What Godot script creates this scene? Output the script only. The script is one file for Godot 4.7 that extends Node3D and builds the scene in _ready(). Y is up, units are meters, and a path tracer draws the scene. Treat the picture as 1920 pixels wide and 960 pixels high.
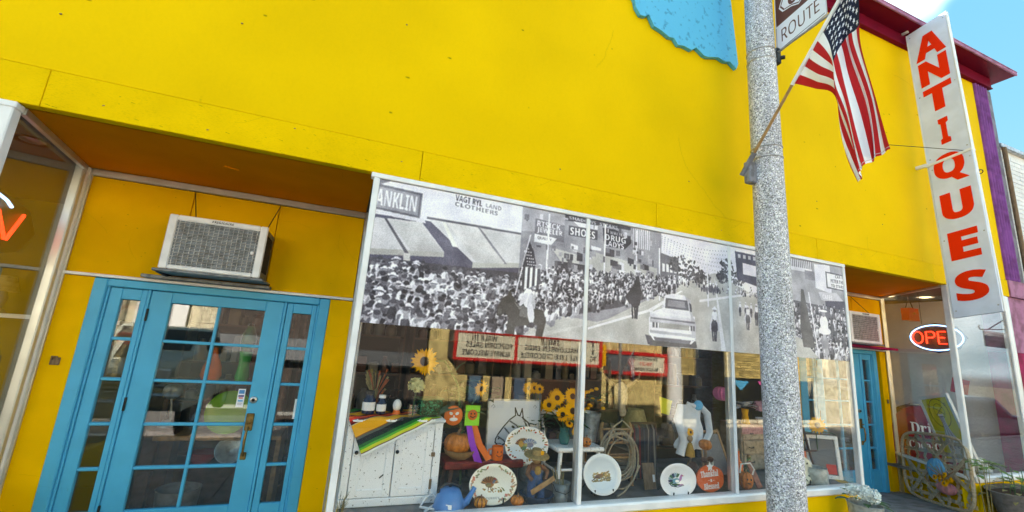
extends Node3D

var used := {}
var mats := {}
var tris_cache := {}
var rng := RandomNumberGenerator.new()

# ---------------------------------------------------------------- mesh builder
class Mb:
	var v := PackedVector3Array()
	var n := PackedVector3Array()
	var u := PackedVector2Array()
	var c := PackedColorArray()
	var xf := Transform3D()
	var col := Color.WHITE
	func tri(a: Vector3, b: Vector3, d: Vector3, na: Vector3, nb: Vector3, nd: Vector3, ua := Vector2.ZERO, ub := Vector2.ZERO, ud := Vector2.ZERO) -> void:
		a = xf * a; b = xf * b; d = xf * d
		var bs := xf.basis.inverse().transposed()
		na = (bs * na).normalized(); nb = (bs * nb).normalized(); nd = (bs * nd).normalized()
		if (d - a).cross(b - a).dot(na + nb + nd) < 0.0:
			var t := b; b = d; d = t
			t = nb; nb = nd; nd = t
			var q := ub; ub = ud; ud = q
		v.append(a); v.append(b); v.append(d)
		n.append(na); n.append(nb); n.append(nd)
		u.append(ua); u.append(ub); u.append(ud)
		c.append(col); c.append(col); c.append(col)
	func flat(a: Vector3, b: Vector3, d: Vector3, out: Vector3, ua := Vector2.ZERO, ub := Vector2.ZERO, ud := Vector2.ZERO) -> void:
		var k := (b - a).cross(d - a)
		if k.length_squared() < 1e-16: return
		k = k.normalized()
		if k.dot(out) < 0.0: k = -k
		tri(a, b, d, k, k, k, ua, ub, ud)
	func quad(a: Vector3, b: Vector3, d: Vector3, e: Vector3, out: Vector3, uv := true) -> void:
		if uv:
			flat(a, b, d, out, Vector2(0, 0), Vector2(1, 0), Vector2(1, 1))
			flat(a, d, e, out, Vector2(0, 0), Vector2(1, 1), Vector2(0, 1))
		else:
			flat(a, b, d, out); flat(a, d, e, out)
	func box(p: Vector3, s: Vector3, bev := 0.0) -> Mb:
		var h := s / 2.0
		bev = minf(bev, minf(h.x, minf(h.y, h.z)) * 0.9)
		for ax in 3:
			for sg in [-1.0, 1.0]:
				var i := (ax + 1) % 3
				var j := (ax + 2) % 3
				var q := []
				for k in [[-1, -1], [1, -1], [1, 1], [-1, 1]]:
					var w := Vector3.ZERO
					w[ax] = h[ax] * sg
					w[i] = (h[i] - bev) * k[0]
					w[j] = (h[j] - bev) * k[1]
					q.append(p + w)
				var o := Vector3.ZERO
				o[ax] = sg
				if ax == 2: quad(q[3], q[2], q[1], q[0], o)
				else: quad(q[0], q[1], q[2], q[3], o)
		if bev > 0.0:
			for ax in 3:
				var i := (ax + 1) % 3
				var j := (ax + 2) % 3
				for si in [-1.0, 1.0]:
					for sj in [-1.0, 1.0]:
						var a := Vector3.ZERO
						a[i] = h[i] * si; a[j] = (h[j] - bev) * sj; a[ax] = h[ax] - bev
						var b := a
						b[i] = (h[i] - bev) * si; b[j] = h[j] * sj
						var a2 := a
						a2[ax] = -a[ax]
						var b2 := b
						b2[ax] = -b[ax]
						var o := Vector3.ZERO
						o[i] = si; o[j] = sj
						quad(p + a, p + b, p + b2, p + a2, o, false)
			for sx in [-1.0, 1.0]:
				for sy in [-1.0, 1.0]:
					for sz in [-1.0, 1.0]:
						flat(p + Vector3(h.x * sx, (h.y - bev) * sy, (h.z - bev) * sz), p + Vector3((h.x - bev) * sx, h.y * sy, (h.z - bev) * sz), p + Vector3((h.x - bev) * sx, (h.y - bev) * sy, h.z * sz), Vector3(sx, sy, sz))
		return self
	func span(x0: float, x1: float, y0: float, y1: float, z0: float, z1: float, bev := 0.0) -> Mb:
		return box(Vector3(x0 + x1, y0 + y1, z0 + z1) / 2.0, Vector3(absf(x1 - x0), absf(y1 - y0), absf(z1 - z0)), bev)
	func bar(a: Vector3, b: Vector3, w: float, h: float, up := Vector3.UP, bev := 0.0) -> Mb:
		var keep := xf
		var y := (b - a).normalized()
		if absf(y.dot(up)) > 0.98: up = Vector3.BACK
		var x := y.cross(up).normalized()
		xf = keep * Transform3D(Basis(x, y, x.cross(y)), (a + b) / 2.0)
		box(Vector3.ZERO, Vector3(w, (b - a).length(), h), bev)
		xf = keep
		return self
	func tube(pts: Array, r, sides := 8, caps := true, flat_y := 1.0) -> Mb:
		var m := pts.size()
		var rings := []
		var side := Vector3.ZERO
		for k in m:
			var d: Vector3 = (pts[mini(k + 1, m - 1)] - pts[maxi(k - 1, 0)]).normalized()
			if k == 0:
				side = d.cross(Vector3.UP if absf(d.y) < 0.9 else Vector3.RIGHT).normalized()
			else:
				side = (side - d * side.dot(d)).normalized()
			var up := d.cross(side)
			var rr: float = r[k] if r is Array else r
			var ring := []
			for j in sides:
				var a := TAU * j / sides
				ring.append([pts[k] + (side * cos(a) + up * sin(a) * flat_y) * rr, (side * cos(a) + up * sin(a) / flat_y).normalized()])
			rings.append(ring)
		for k in m - 1:
			for j in sides:
				var j2 := (j + 1) % sides
				var a = rings[k][j]; var b = rings[k][j2]; var d = rings[k + 1][j2]; var e = rings[k + 1][j]
				var u0 := float(j) / sides
				var u1 := float(j + 1) / sides
				var v0 := float(k) / (m - 1)
				var v1 := float(k + 1) / (m - 1)
				tri(a[0], b[0], d[0], a[1], b[1], d[1], Vector2(u0, v0), Vector2(u1, v0), Vector2(u1, v1))
				tri(a[0], d[0], e[0], a[1], d[1], e[1], Vector2(u0, v0), Vector2(u1, v1), Vector2(u0, v1))
		if caps:
			for k in [0, m - 1]:
				var o: Vector3 = (pts[0] - pts[1]) if k == 0 else (pts[m - 1] - pts[m - 2])
				for j in range(1, sides - 1):
					flat(rings[k][0][0], rings[k][j][0], rings[k][j + 1][0], o)
		return self
	func ring(p: Vector3, rad: float, r: float, nx := Vector3.RIGHT, ny := Vector3.UP, seg := 24, sides := 6) -> Mb:
		var pts := []
		for k in seg + 1:
			pts.append(p + (nx * cos(TAU * k / seg) + ny * sin(TAU * k / seg)) * rad)
		return tube(pts, r, sides, false)
	# profile of [radius, height]; planar = uv straight from above (for prints)
	func lathe(prof: Array, seg := 24, planar := 0.0, sx := 1.0, sz := 1.0, ribs := 0, dep := 0.0) -> Mb:
		var m := prof.size()
		var nor := []
		for k in m - 1:
			var d := Vector2(prof[k + 1][0] - prof[k][0], prof[k + 1][1] - prof[k][1]).normalized()
			nor.append(Vector2(d.y, -d.x))
		for k in m - 1:
			var n0: Vector2 = nor[k]
			var n1: Vector2 = nor[k]
			if k > 0 and nor[k - 1].dot(nor[k]) > 0.72: n0 = (nor[k - 1] + nor[k]).normalized()
			if k < m - 2 and nor[k + 1].dot(nor[k]) > 0.72: n1 = (nor[k + 1] + nor[k]).normalized()
			for j in seg:
				var pp := []
				var nn := []
				var uu := []
				for q in [[k, j, n0], [k, j + 1, n0], [k + 1, j + 1, n1], [k + 1, j, n1]]:
					var a: float = TAU * q[1] / seg
					var f := 1.0
					var tilt := 0.0
					if ribs:
						f = 1.0 - dep * pow(absf(cos(a * ribs / 2.0)), 3.0)
						tilt = dep * 1.5 * ribs * pow(cos(a * ribs / 2.0), 2.0) * sin(a * ribs / 2.0) * signf(cos(a * ribs / 2.0))
					var r: float = prof[q[0]][0] * f
					pp.append(Vector3(r * cos(a) * sx, prof[q[0]][1], r * sin(a) * sz))
					var w: Vector2 = q[2]
					nn.append(Vector3((w.x * cos(a) + tilt * w.x * sin(a)) / sx, w.y, (w.x * sin(a) - tilt * w.x * cos(a)) / sz).normalized())
					uu.append(Vector2(0.5 + 0.5 * r * cos(a) / planar, 0.5 + 0.5 * r * sin(a) / planar) if planar > 0.0 else Vector2(float(q[1]) / seg, 1.0 - float(q[0]) / (m - 1)))
				if prof[k][0] > 1e-5: tri(pp[0], pp[1], pp[2], nn[0], nn[1], nn[2], uu[0], uu[1], uu[2])
				if prof[k + 1][0] > 1e-5: tri(pp[0], pp[2], pp[3], nn[0], nn[2], nn[3], uu[0], uu[2], uu[3])
		return self
	func ell(p: Vector3, r: Vector3, seg := 16, rows := 8) -> Mb:
		var keep := xf
		xf = keep * Transform3D(Basis.from_scale(r), p)
		var prof := []
		for k in rows + 1:
			var a := -PI / 2 + PI * k / rows
			prof.append([maxf(cos(a), 0.0), sin(a)])
		prof[0][0] = 0.0; prof[rows][0] = 0.0
		lathe(prof, seg)
		xf = keep
		return self
	func grid(rows: Array) -> Mb:
		var m := rows.size()
		var k: int = rows[0].size()
		var nn := []
		for i in m:
			var line := []
			for j in k:
				var a: Vector3 = rows[mini(i + 1, m - 1)][j] - rows[maxi(i - 1, 0)][j]
				var b: Vector3 = rows[i][mini(j + 1, k - 1)] - rows[i][maxi(j - 1, 0)]
				line.append(a.cross(b).normalized())
			nn.append(line)
		for i in m - 1:
			for j in k - 1:
				var uu := [Vector2(float(j) / (k - 1), float(i) / (m - 1)), Vector2(float(j + 1) / (k - 1), float(i) / (m - 1)), Vector2(float(j + 1) / (k - 1), float(i + 1) / (m - 1)), Vector2(float(j) / (k - 1), float(i + 1) / (m - 1))]
				tri(rows[i][j], rows[i][j + 1], rows[i + 1][j + 1], nn[i][j], nn[i][j + 1], nn[i + 1][j + 1], uu[0], uu[1], uu[2])
				tri(rows[i][j], rows[i + 1][j + 1], rows[i + 1][j], nn[i][j], nn[i + 1][j + 1], nn[i + 1][j], uu[0], uu[2], uu[3])
		return self
	# outline in the xy plane pushed from z0 to z1
	func prism(pts: Array, z0: float, z1: float) -> Mb:
		var pk := PackedVector2Array(pts)
		var lo := pk[0]
		var hi := pk[0]
		for p in pk:
			lo = lo.min(p); hi = hi.max(p)
		var sz := (hi - lo).max(Vector2(1e-5, 1e-5))
		var ix := Geometry2D.triangulate_polygon(pk)
		for i in range(0, ix.size(), 3):
			var q := [pk[ix[i]], pk[ix[i + 1]], pk[ix[i + 2]]]
			var uu := []
			for p in q: uu.append(Vector2((p.x - lo.x) / sz.x, 1.0 - (p.y - lo.y) / sz.y))
			for z in [z0, z1]:
				flat(Vector3(q[0].x, q[0].y, z), Vector3(q[1].x, q[1].y, z), Vector3(q[2].x, q[2].y, z), Vector3(0, 0, signf(z - (z0 + z1) / 2.0)), uu[0], uu[1], uu[2])
		var cw := Geometry2D.is_polygon_clockwise(pk)
		for i in pk.size():
			var a := pk[i]
			var b := pk[(i + 1) % pk.size()]
			var o := Vector3(b.y - a.y, a.x - b.x, 0) * (-1.0 if cw else 1.0)
			quad(Vector3(a.x, a.y, z0), Vector3(b.x, b.y, z0), Vector3(b.x, b.y, z1), Vector3(a.x, a.y, z1), o, false)
		return self
	# an upright printed sheet, facing +z, its lower left corner at the origin
	func quad_up(w: float, h: float, th := 0.002) -> Mb:
		var f := th / 2.0
		flat(Vector3(0, h, f), Vector3(w, h, f), Vector3(w, 0, f), Vector3.BACK, Vector2(0, 0), Vector2(1, 0), Vector2(1, 1))
		flat(Vector3(0, h, f), Vector3(w, 0, f), Vector3(0, 0, f), Vector3.BACK, Vector2(0, 0), Vector2(1, 1), Vector2(0, 1))
		quad(Vector3(0, 0, -f), Vector3(w, 0, -f), Vector3(w, h, -f), Vector3(0, h, -f), Vector3.FORWARD)
		for e in [[Vector3(0, 0, 0), Vector3(w, 0, 0), Vector3.DOWN], [Vector3(0, h, 0), Vector3(w, h, 0), Vector3.UP], [Vector3(0, 0, 0), Vector3(0, h, 0), Vector3.LEFT], [Vector3(w, 0, 0), Vector3(w, h, 0), Vector3.RIGHT]]:
			quad(e[0] + Vector3(0, 0, f), e[1] + Vector3(0, 0, f), e[1] - Vector3(0, 0, f), e[0] - Vector3(0, 0, f), e[2], false)
		return self
	func at(x: float, y: float, z: float, ry := 0.0, rx := 0.0, rz := 0.0) -> Mb:
		xf = Transform3D(Basis.from_euler(Vector3(rx, ry, rz)), Vector3(x, y, z))
		return self
	func mesh() -> ArrayMesh:
		var arr := []
		arr.resize(Mesh.ARRAY_MAX)
		arr[Mesh.ARRAY_VERTEX] = v
		arr[Mesh.ARRAY_NORMAL] = n
		arr[Mesh.ARRAY_TEX_UV] = u
		arr[Mesh.ARRAY_COLOR] = c
		var am := ArrayMesh.new()
		am.add_surface_from_arrays(Mesh.PRIMITIVE_TRIANGLES, arr)
		return am

# ---------------------------------------------------------------- flat print
class Cv:
	var im: Image
	var host: Node3D
	func _init(w: int, h: int, back: Color, owner_: Node3D) -> void:
		im = Image.create(w, h, false, Image.FORMAT_RGB8)
		im.fill(back)
		host = owner_
	func rect(x: float, y: float, w: float, h: float, k: Color) -> void:
		im.fill_rect(Rect2i(roundi(x), roundi(y), maxi(1, roundi(w)), maxi(1, roundi(h))), k)
	func poly(p: Array, k: Color) -> void:
		var lo := INF
		var hi := -INF
		for q in p:
			lo = minf(lo, q.y); hi = maxf(hi, q.y)
		for y in range(maxi(0, floori(lo)), mini(im.get_height(), ceili(hi) + 1)):
			var yy := y + 0.5
			var xs := []
			for i in p.size():
				var a: Vector2 = p[i]
				var b: Vector2 = p[(i + 1) % p.size()]
				if (a.y <= yy) != (b.y <= yy):
					xs.append(a.x + (yy - a.y) / (b.y - a.y) * (b.x - a.x))
			xs.sort()
			for i in range(0, xs.size() - 1, 2):
				var x0 := roundi(xs[i])
				var x1 := roundi(xs[i + 1])
				if x1 > x0: im.fill_rect(Rect2i(x0, y, x1 - x0, 1), k)
	func ell(x: float, y: float, rx: float, ry: float, k: Color, rot := 0.0, a0 := 0.0, a1 := TAU) -> void:
		var p := []
		for i in 20:
			var a := a0 + (a1 - a0) * i / 19.0
			p.append(Vector2(x, y) + Vector2(cos(a) * rx, sin(a) * ry).rotated(rot))
		poly(p, k)
	func line(pts: Array, w: float, k: Color) -> void:
		for i in pts.size() - 1:
			var a: Vector2 = pts[i]
			var b: Vector2 = pts[i + 1]
			var d := (b - a).normalized() * w / 2.0
			var o := Vector2(-d.y, d.x)
			poly([a + o - d, b + o + d, b - o + d, a - o - d], k)
	func text(s: String, x: float, y: float, w: float, h: float, k: Color, shear := 0.0, slope := 0.0, font := "Droid Sans", weight := 700) -> void:
		var t: PackedVector2Array = host.glyphs(s, font, weight)
		for i in range(0, t.size(), 3):
			var q := []
			for j in 3:
				var p := t[i + j]
				q.append(Vector2(x + p.x * w + (p.y - 0.5) * h * shear, y + (1.0 - p.y) * h + p.x * w * slope))
			poly(q, k)
	func tex() -> ImageTexture:
		return ImageTexture.create_from_image(im)

func glyphs(s: String, font := "Droid Sans", weight := 700) -> PackedVector2Array:   # triangles of a word fitted to the unit square
	var key := s + font + str(weight)
	if tris_cache.has(key): return tris_cache[key]
	var m := text_mesh(s, 0.0, font, weight)
	var arr := m.surface_get_arrays(0)
	var vs: PackedVector3Array = arr[Mesh.ARRAY_VERTEX]
	var ix: PackedInt32Array = arr[Mesh.ARRAY_INDEX]
	var lo := Vector3(INF, INF, 0)
	var hi := Vector3(-INF, -INF, 0)
	for p in vs:
		lo = lo.min(p); hi = hi.max(p)
	var out := PackedVector2Array()
	for i in ix: out.append(Vector2((vs[i].x - lo.x) / (hi.x - lo.x), (vs[i].y - lo.y) / (hi.y - lo.y)))
	tris_cache[key] = out
	return out

func text_mesh(s: String, depth := 0.01, font := "Droid Sans", weight := 700, embolden := 0.0) -> TextMesh:
	var f := SystemFont.new()
	f.font_names = PackedStringArray([font])
	f.font_weight = weight
	var m := TextMesh.new()
	m.text = s
	m.font = f
	if embolden > 0.0:
		var fv := FontVariation.new()
		fv.base_font = f
		fv.variation_embolden = embolden
		m.font = fv
	m.font_size = 64
	m.depth = depth
	m.pixel_size = 0.01
	m.curve_step = 2.0
	return m

# solid lettering fitted to w x h, standing in the xy plane from z=0 to z=depth
func word(b: Mb, s: String, w: float, h: float, depth: float, font := "Droid Sans", weight := 700, embolden := 0.0) -> Mb:
	var arr := text_mesh(s, 1.0, font, weight, embolden).surface_get_arrays(0)
	var vs: PackedVector3Array = arr[Mesh.ARRAY_VERTEX]
	var ns: PackedVector3Array = arr[Mesh.ARRAY_NORMAL]
	var ix: PackedInt32Array = arr[Mesh.ARRAY_INDEX]
	var lo := vs[0]
	var hi := vs[0]
	for p in vs:
		lo = lo.min(p); hi = hi.max(p)
	var sc := Vector3(w, h, depth) / (hi - lo)
	for i in range(0, ix.size(), 3):
		b.tri((vs[ix[i]] - lo) * sc, (vs[ix[i + 1]] - lo) * sc, (vs[ix[i + 2]] - lo) * sc, ns[ix[i]], ns[ix[i + 1]], ns[ix[i + 2]])
	return b

# ---------------------------------------------------------------- naming
func numbered(called: String) -> String:
	var k: int = used.get(called, 0)
	used[called] = k + 1
	return called if k == 0 else "%s_%03d" % [called, k]

func T(called: String, label: String, category: String, at := Vector3.ZERO, ry := 0.0, group := "") -> Node3D:
	var o := Node3D.new()
	o.name = numbered(called)
	add_child(o)
	o.position = at
	o.rotation.y = ry
	o.set_meta("label", label)
	o.set_meta("category", category)
	if group: o.set_meta("group", group)
	return o

func P(root: Node3D, called: String, b, m: Material, label := "") -> MeshInstance3D:
	var o := MeshInstance3D.new()
	o.name = called
	o.mesh = b.mesh() if b is Mb else b
	o.material_override = m
	root.add_child(o, true)
	if label: o.set_meta("label", label)
	return o

func S(called: String, label: String, category: String, b, m: Material, at := Vector3.ZERO, ry := 0.0, group := "") -> MeshInstance3D:
	var o := MeshInstance3D.new()
	o.name = numbered(called)
	o.mesh = b.mesh() if b is Mb else b
	o.material_override = m
	add_child(o)
	o.position = at
	o.rotation.y = ry
	o.set_meta("label", label)
	o.set_meta("category", category)
	if group: o.set_meta("group", group)
	return o

func K(called: String, b, m: Material) -> MeshInstance3D:
	var o := MeshInstance3D.new()
	o.name = numbered(called)
	o.mesh = b.mesh() if b is Mb else b
	o.material_override = m
	add_child(o)
	o.set_meta("kind", "structure")
	return o

func dup(o: Node3D, label: String, at: Vector3, ry := 0.0) -> Node3D:
	var r: Node3D = o.duplicate()
	r.name = numbered(str(o.name).rstrip("0123456789_"))
	add_child(r)
	r.position = at
	r.rotation.y = ry
	r.set_meta("label", label)
	return r

# ---------------------------------------------------------------- materials
func lin(r: float, g: float, b: float, a := 1.0) -> Color:
	var c := Color(r, g, b).linear_to_srgb()
	c.a = a
	return c

func noise_tex(seed_: int, freq: float, lo: Color, hi: Color, type := FastNoiseLite.TYPE_SIMPLEX_SMOOTH, size := 512, octaves := 4, p0 := 0.3, p1 := 0.7) -> NoiseTexture2D:
	var f := FastNoiseLite.new()
	f.seed = seed_
	f.noise_type = type
	f.frequency = freq
	f.fractal_octaves = octaves
	if type == FastNoiseLite.TYPE_CELLULAR:
		f.cellular_return_type = FastNoiseLite.RETURN_CELL_VALUE
		f.fractal_type = FastNoiseLite.FRACTAL_NONE
	var g := Gradient.new()
	g.offsets = PackedFloat32Array([p0, p1])
	g.colors = PackedColorArray([lo, hi])
	var t := NoiseTexture2D.new()
	t.width = size
	t.height = size
	t.seamless = true
	t.noise = f
	t.color_ramp = g
	return t

func mat(key: String, c: Color, rough := 0.6, metal := 0.0) -> StandardMaterial3D:
	if mats.has(key): return mats[key]
	var m := StandardMaterial3D.new()
	m.resource_name = key
	m.albedo_color = c
	m.roughness = rough
	m.metallic = metal
	mats[key] = m
	return m

# paint or stone with mottling, grain and fine relief, laid in world space
func worn(key: String, c: Color, rough: float, tex: Texture2D, scale: float, relief: Texture2D = null, height := 0.0, metal := 0.0, stretch := Vector3.ONE) -> StandardMaterial3D:
	if mats.has(key): return mats[key]
	var m := mat(key, c, rough, metal)
	m.albedo_texture = tex
	m.uv1_triplanar = true
	m.uv1_world_triplanar = true
	m.uv1_scale = stretch * scale
	if relief:
		m.heightmap_enabled = true
		m.heightmap_texture = relief
		m.heightmap_scale = height
	return m

func printed(key: String, t: Texture2D, rough := 0.5) -> StandardMaterial3D:
	var m := mat(key, Color.WHITE, rough)
	m.albedo_texture = t
	return m

# ================================================================ scene
func _ready() -> void:
	rng.seed = 66
	# ---- camera
	var cam := Camera3D.new()
	cam.name = "camera"
	cam.transform = Transform3D(Basis(Vector3(0.93130, 0.07008, 0.35745), Vector3(-0.13719, 0.97654, 0.16598), Vector3(-0.33743, -0.20362, 0.91906)), Vector3(0, 1.82, 3.15)).orthonormalized()
	cam.fov = 62.64
	cam.near = 0.05
	cam.far = 900.0
	add_child(cam)
	cam.current = true
	# ---- sky, sun, exposure
	var env := Environment.new()
	env.background_mode = Environment.BG_SKY
	env.tonemap_mode = Environment.TONE_MAPPER_LINEAR
	env.tonemap_exposure = EXPOSURE
	env.sdfgi_enabled = true
	env.ssao_enabled = true
	env.ssil_enabled = true
	var sk := ProceduralSkyMaterial.new()
	sk.sky_top_color = lin(0.115, 0.32, 0.46)
	sk.sky_horizon_color = lin(0.36, 0.55, 0.62)
	sk.sky_curve = 0.16
	sk.ground_bottom_color = lin(0.2, 0.2, 0.2)
	sk.ground_horizon_color = lin(0.4, 0.45, 0.45)
	sk.sky_cover = cloud_cover()
	sk.sky_cover_modulate = Color(1, 1, 1, 1.7)
	var sky := Sky.new()
	sky.sky_material = sk
	env.sky = sky
	env.background_energy_multiplier = SKY
	var we := WorldEnvironment.new()
	we.name = "world_environment"
	we.environment = env
	add_child(we)
	var sun := DirectionalLight3D.new()
	sun.name = "sun"
	sun.light_energy = SUN
	sun.light_color = Color(1.0, 0.95, 0.86)
	sun.light_angular_distance = 0.5
	sun.shadow_enabled = true
	add_child(sun)
	sun.look_at_from_position(Vector3.ZERO, Vector3(0.42, -0.46, 1.0))
	# ---- large structure, then the things
	make_materials()
	street()
	shop()
	far_side()
	street_things()
	mural()
	window_display()
	shop_inside()
	right_corner()
	vehicles()

const EXPOSURE := 4.85
const SKY := 0.45
const SUN := 1.6

func cloud_cover() -> ImageTexture:
	var f := FastNoiseLite.new()
	f.seed = 13
	f.frequency = 2.0
	f.fractal_octaves = 5
	var im := Image.create(768, 384, false, Image.FORMAT_RGBA8)
	for y in 384:
		var e := PI / 2 - PI * (y + 0.5) / 384
		for x in 768:
			var a := TAU * ((x + 0.5) / 768 - 0.5)
			var d := f.get_noise_3dv(Vector3(sin(a) * cos(e), sin(e) * 2.4, -cos(a) * cos(e) * 1.9))
			im.set_pixel(x, y, Color(0.95, 0.96, 0.95, clampf((d + 0.05) * 1.4, 0.0, 0.7)))
	return ImageTexture.create_from_image(im)

var tx := {}

func make_materials() -> void:
	tx.mottle = noise_tex(3, 0.006, Color(0.955, 0.955, 0.955), Color.WHITE, FastNoiseLite.TYPE_SIMPLEX_SMOOTH, 512, 5)
	tx.dirt = noise_tex(5, 0.012, Color(0.80, 0.79, 0.77), Color.WHITE, FastNoiseLite.TYPE_SIMPLEX_SMOOTH, 512, 6, 0.2, 0.6)
	tx.scuff = noise_tex(14, 0.02, Color(0.72, 0.80, 0.85), Color.WHITE, FastNoiseLite.TYPE_SIMPLEX_SMOOTH, 512, 7, 0.15, 0.34)
	tx.fine = noise_tex(8, 0.05, Color(0.2, 0.2, 0.2), Color.WHITE, FastNoiseLite.TYPE_SIMPLEX_SMOOTH, 512, 4)
	tx.chips = noise_tex(12, 0.04, Color(0.30, 0.26, 0.24), Color.WHITE, FastNoiseLite.TYPE_SIMPLEX_SMOOTH, 512, 6, 0.15, 0.21)
	tx.aggregate = aggregate()
	tx.fascia = noise_tex(31, 0.05, Color(0.86, 0.83, 0.68), Color.WHITE, FastNoiseLite.TYPE_SIMPLEX_SMOOTH, 512, 7, 0.12, 0.62)
	tx.wall = plaster(false)
	tx.board = plaster(true)
	var y := lin(0.93, 0.605, 0.0)
	worn("yellow paint", y, 0.62, tx.wall, 0.125)
	worn("yellow board", y, 0.7, tx.board, 0.45)
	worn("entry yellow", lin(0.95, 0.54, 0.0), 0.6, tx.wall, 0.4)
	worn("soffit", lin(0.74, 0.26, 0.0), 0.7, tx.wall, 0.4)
	worn("teal", lin(0.075, 0.47, 0.80), 0.45, tx.wall, 0.6)
	worn("white frame", lin(0.86, 0.86, 0.88), 0.4, tx.mottle, 0.9)
	worn("aluminium", lin(0.62, 0.63, 0.62), 0.34, tx.mottle, 1.0, null, 0.0, 0.75)
	worn("maroon", lin(0.18, 0.008, 0.03), 0.45, tx.mottle, 0.5)
	worn("purple", lin(0.27, 0.095, 0.35), 0.5, tx.dirt, 0.6)
	worn("mauve", lin(0.42, 0.19, 0.33), 0.5, tx.dirt, 0.6)
	worn("crimson", lin(0.36, 0.02, 0.10), 0.5, tx.dirt, 0.6)
	worn("white brick", lin(0.86, 0.86, 0.88), 0.75, tx.mottle, 0.6, tx.fine, 0.4)
	worn("concrete", lin(0.27, 0.26, 0.27), 0.85, tx.dirt, 0.7, tx.fine, 0.3)
	worn("asphalt", lin(0.055, 0.055, 0.058), 0.9, tx.dirt, 0.4, tx.fine, 0.5)
	worn("ground", lin(0.16, 0.14, 0.10), 0.95, tx.dirt, 0.1)
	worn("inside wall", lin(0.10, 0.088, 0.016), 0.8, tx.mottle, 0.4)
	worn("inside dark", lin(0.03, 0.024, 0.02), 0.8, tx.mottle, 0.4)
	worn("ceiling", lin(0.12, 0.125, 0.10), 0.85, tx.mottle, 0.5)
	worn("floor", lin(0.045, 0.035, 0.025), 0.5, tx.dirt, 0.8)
	worn("deck", lin(0.16, 0.15, 0.15), 0.5, tx.dirt, 0.8)
	worn("old white", lin(0.92, 0.92, 0.93), 0.55, tx.chips, 1.6, tx.chips, 0.1)
	worn("weathered wood", lin(0.24, 0.15, 0.08), 0.7, tx.dirt, 2.5, tx.fine, 0.1, 0.0, Vector3(3, 0.5, 3))
	worn("dark wood", lin(0.07, 0.030, 0.018), 0.45, tx.dirt, 2.0)
	worn("tan wood", lin(0.42, 0.25, 0.10), 0.5, tx.dirt, 2.0)
	worn("grey cloth", lin(0.10, 0.11, 0.13), 0.9, tx.mottle, 3.0, tx.fine, 0.1)
	worn("galvanised", lin(0.46, 0.52, 0.55), 0.38, tx.dirt, 3.0, null, 0.0, 0.7)
	worn("iron", lin(0.02, 0.02, 0.022), 0.5, tx.mottle, 3.0, null, 0.0, 0.4)
	worn("steel", lin(0.5, 0.5, 0.52), 0.35, tx.dirt, 2.0, null, 0.0, 0.9)
	worn("cream wall", lin(0.74, 0.60, 0.25), 0.8, tx.dirt, 0.3)
	worn("cream block", lin(0.74, 0.68, 0.50), 0.85, tx.dirt, 0.4, tx.fine, 0.3)
	worn("stone", lin(0.52, 0.37, 0.15), 0.85, tx.dirt, 1.2, tx.fine, 0.6)
	worn("dark brick", lin(0.07, 0.055, 0.05), 0.85, tx.dirt, 0.6)
	worn("basket", lin(0.58, 0.47, 0.33), 0.8, tx.dirt, 4.0, tx.fine, 0.1)
	worn("leaf", lin(0.06, 0.14, 0.045), 0.55, tx.dirt, 6.0)
	worn("dry grass", lin(0.30, 0.25, 0.10), 0.8, tx.dirt, 4.0)
	mat("red", lin(0.60, 0.012, 0.01), 0.4)
	mat("black", lin(0.012, 0.012, 0.014), 0.45)
	mat("white", lin(0.86, 0.87, 0.88), 0.5)
	mat("orange", lin(0.80, 0.16, 0.008), 0.4)
	mat("petal", lin(0.88, 0.43, 0.0), 0.7)
	mats["petal"].metallic_specular = 0.2
	mat("seed", lin(0.05, 0.022, 0.008), 0.9)
	for k in ["yellow paint", "yellow board", "entry yellow", "soffit", "maroon", "purple", "mauve", "crimson"]: mats[k].metallic_specular = 0.12
	var g := mat("glass", Color(0.30, 0.33, 0.32, 0.03), 0.0)
	g.transparency = BaseMaterial3D.TRANSPARENCY_ALPHA
	g.metallic_specular = 0.5
	var bg := mat("bottle glass", Color(0.1, 0.15, 0.3, 0.35), 0.05)
	bg.transparency = BaseMaterial3D.TRANSPARENCY_ALPHA
	var gg := mat("green glass", Color(0.08, 0.5, 0.10, 0.5), 0.08)
	gg.transparency = BaseMaterial3D.TRANSPARENCY_ALPHA
	var og := mat("orange glass", lin(0.85, 0.16, 0.01), 0.12)
	og.backlight_enabled = true
	og.backlight = Color(0.6, 0.2, 0.05)

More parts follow.
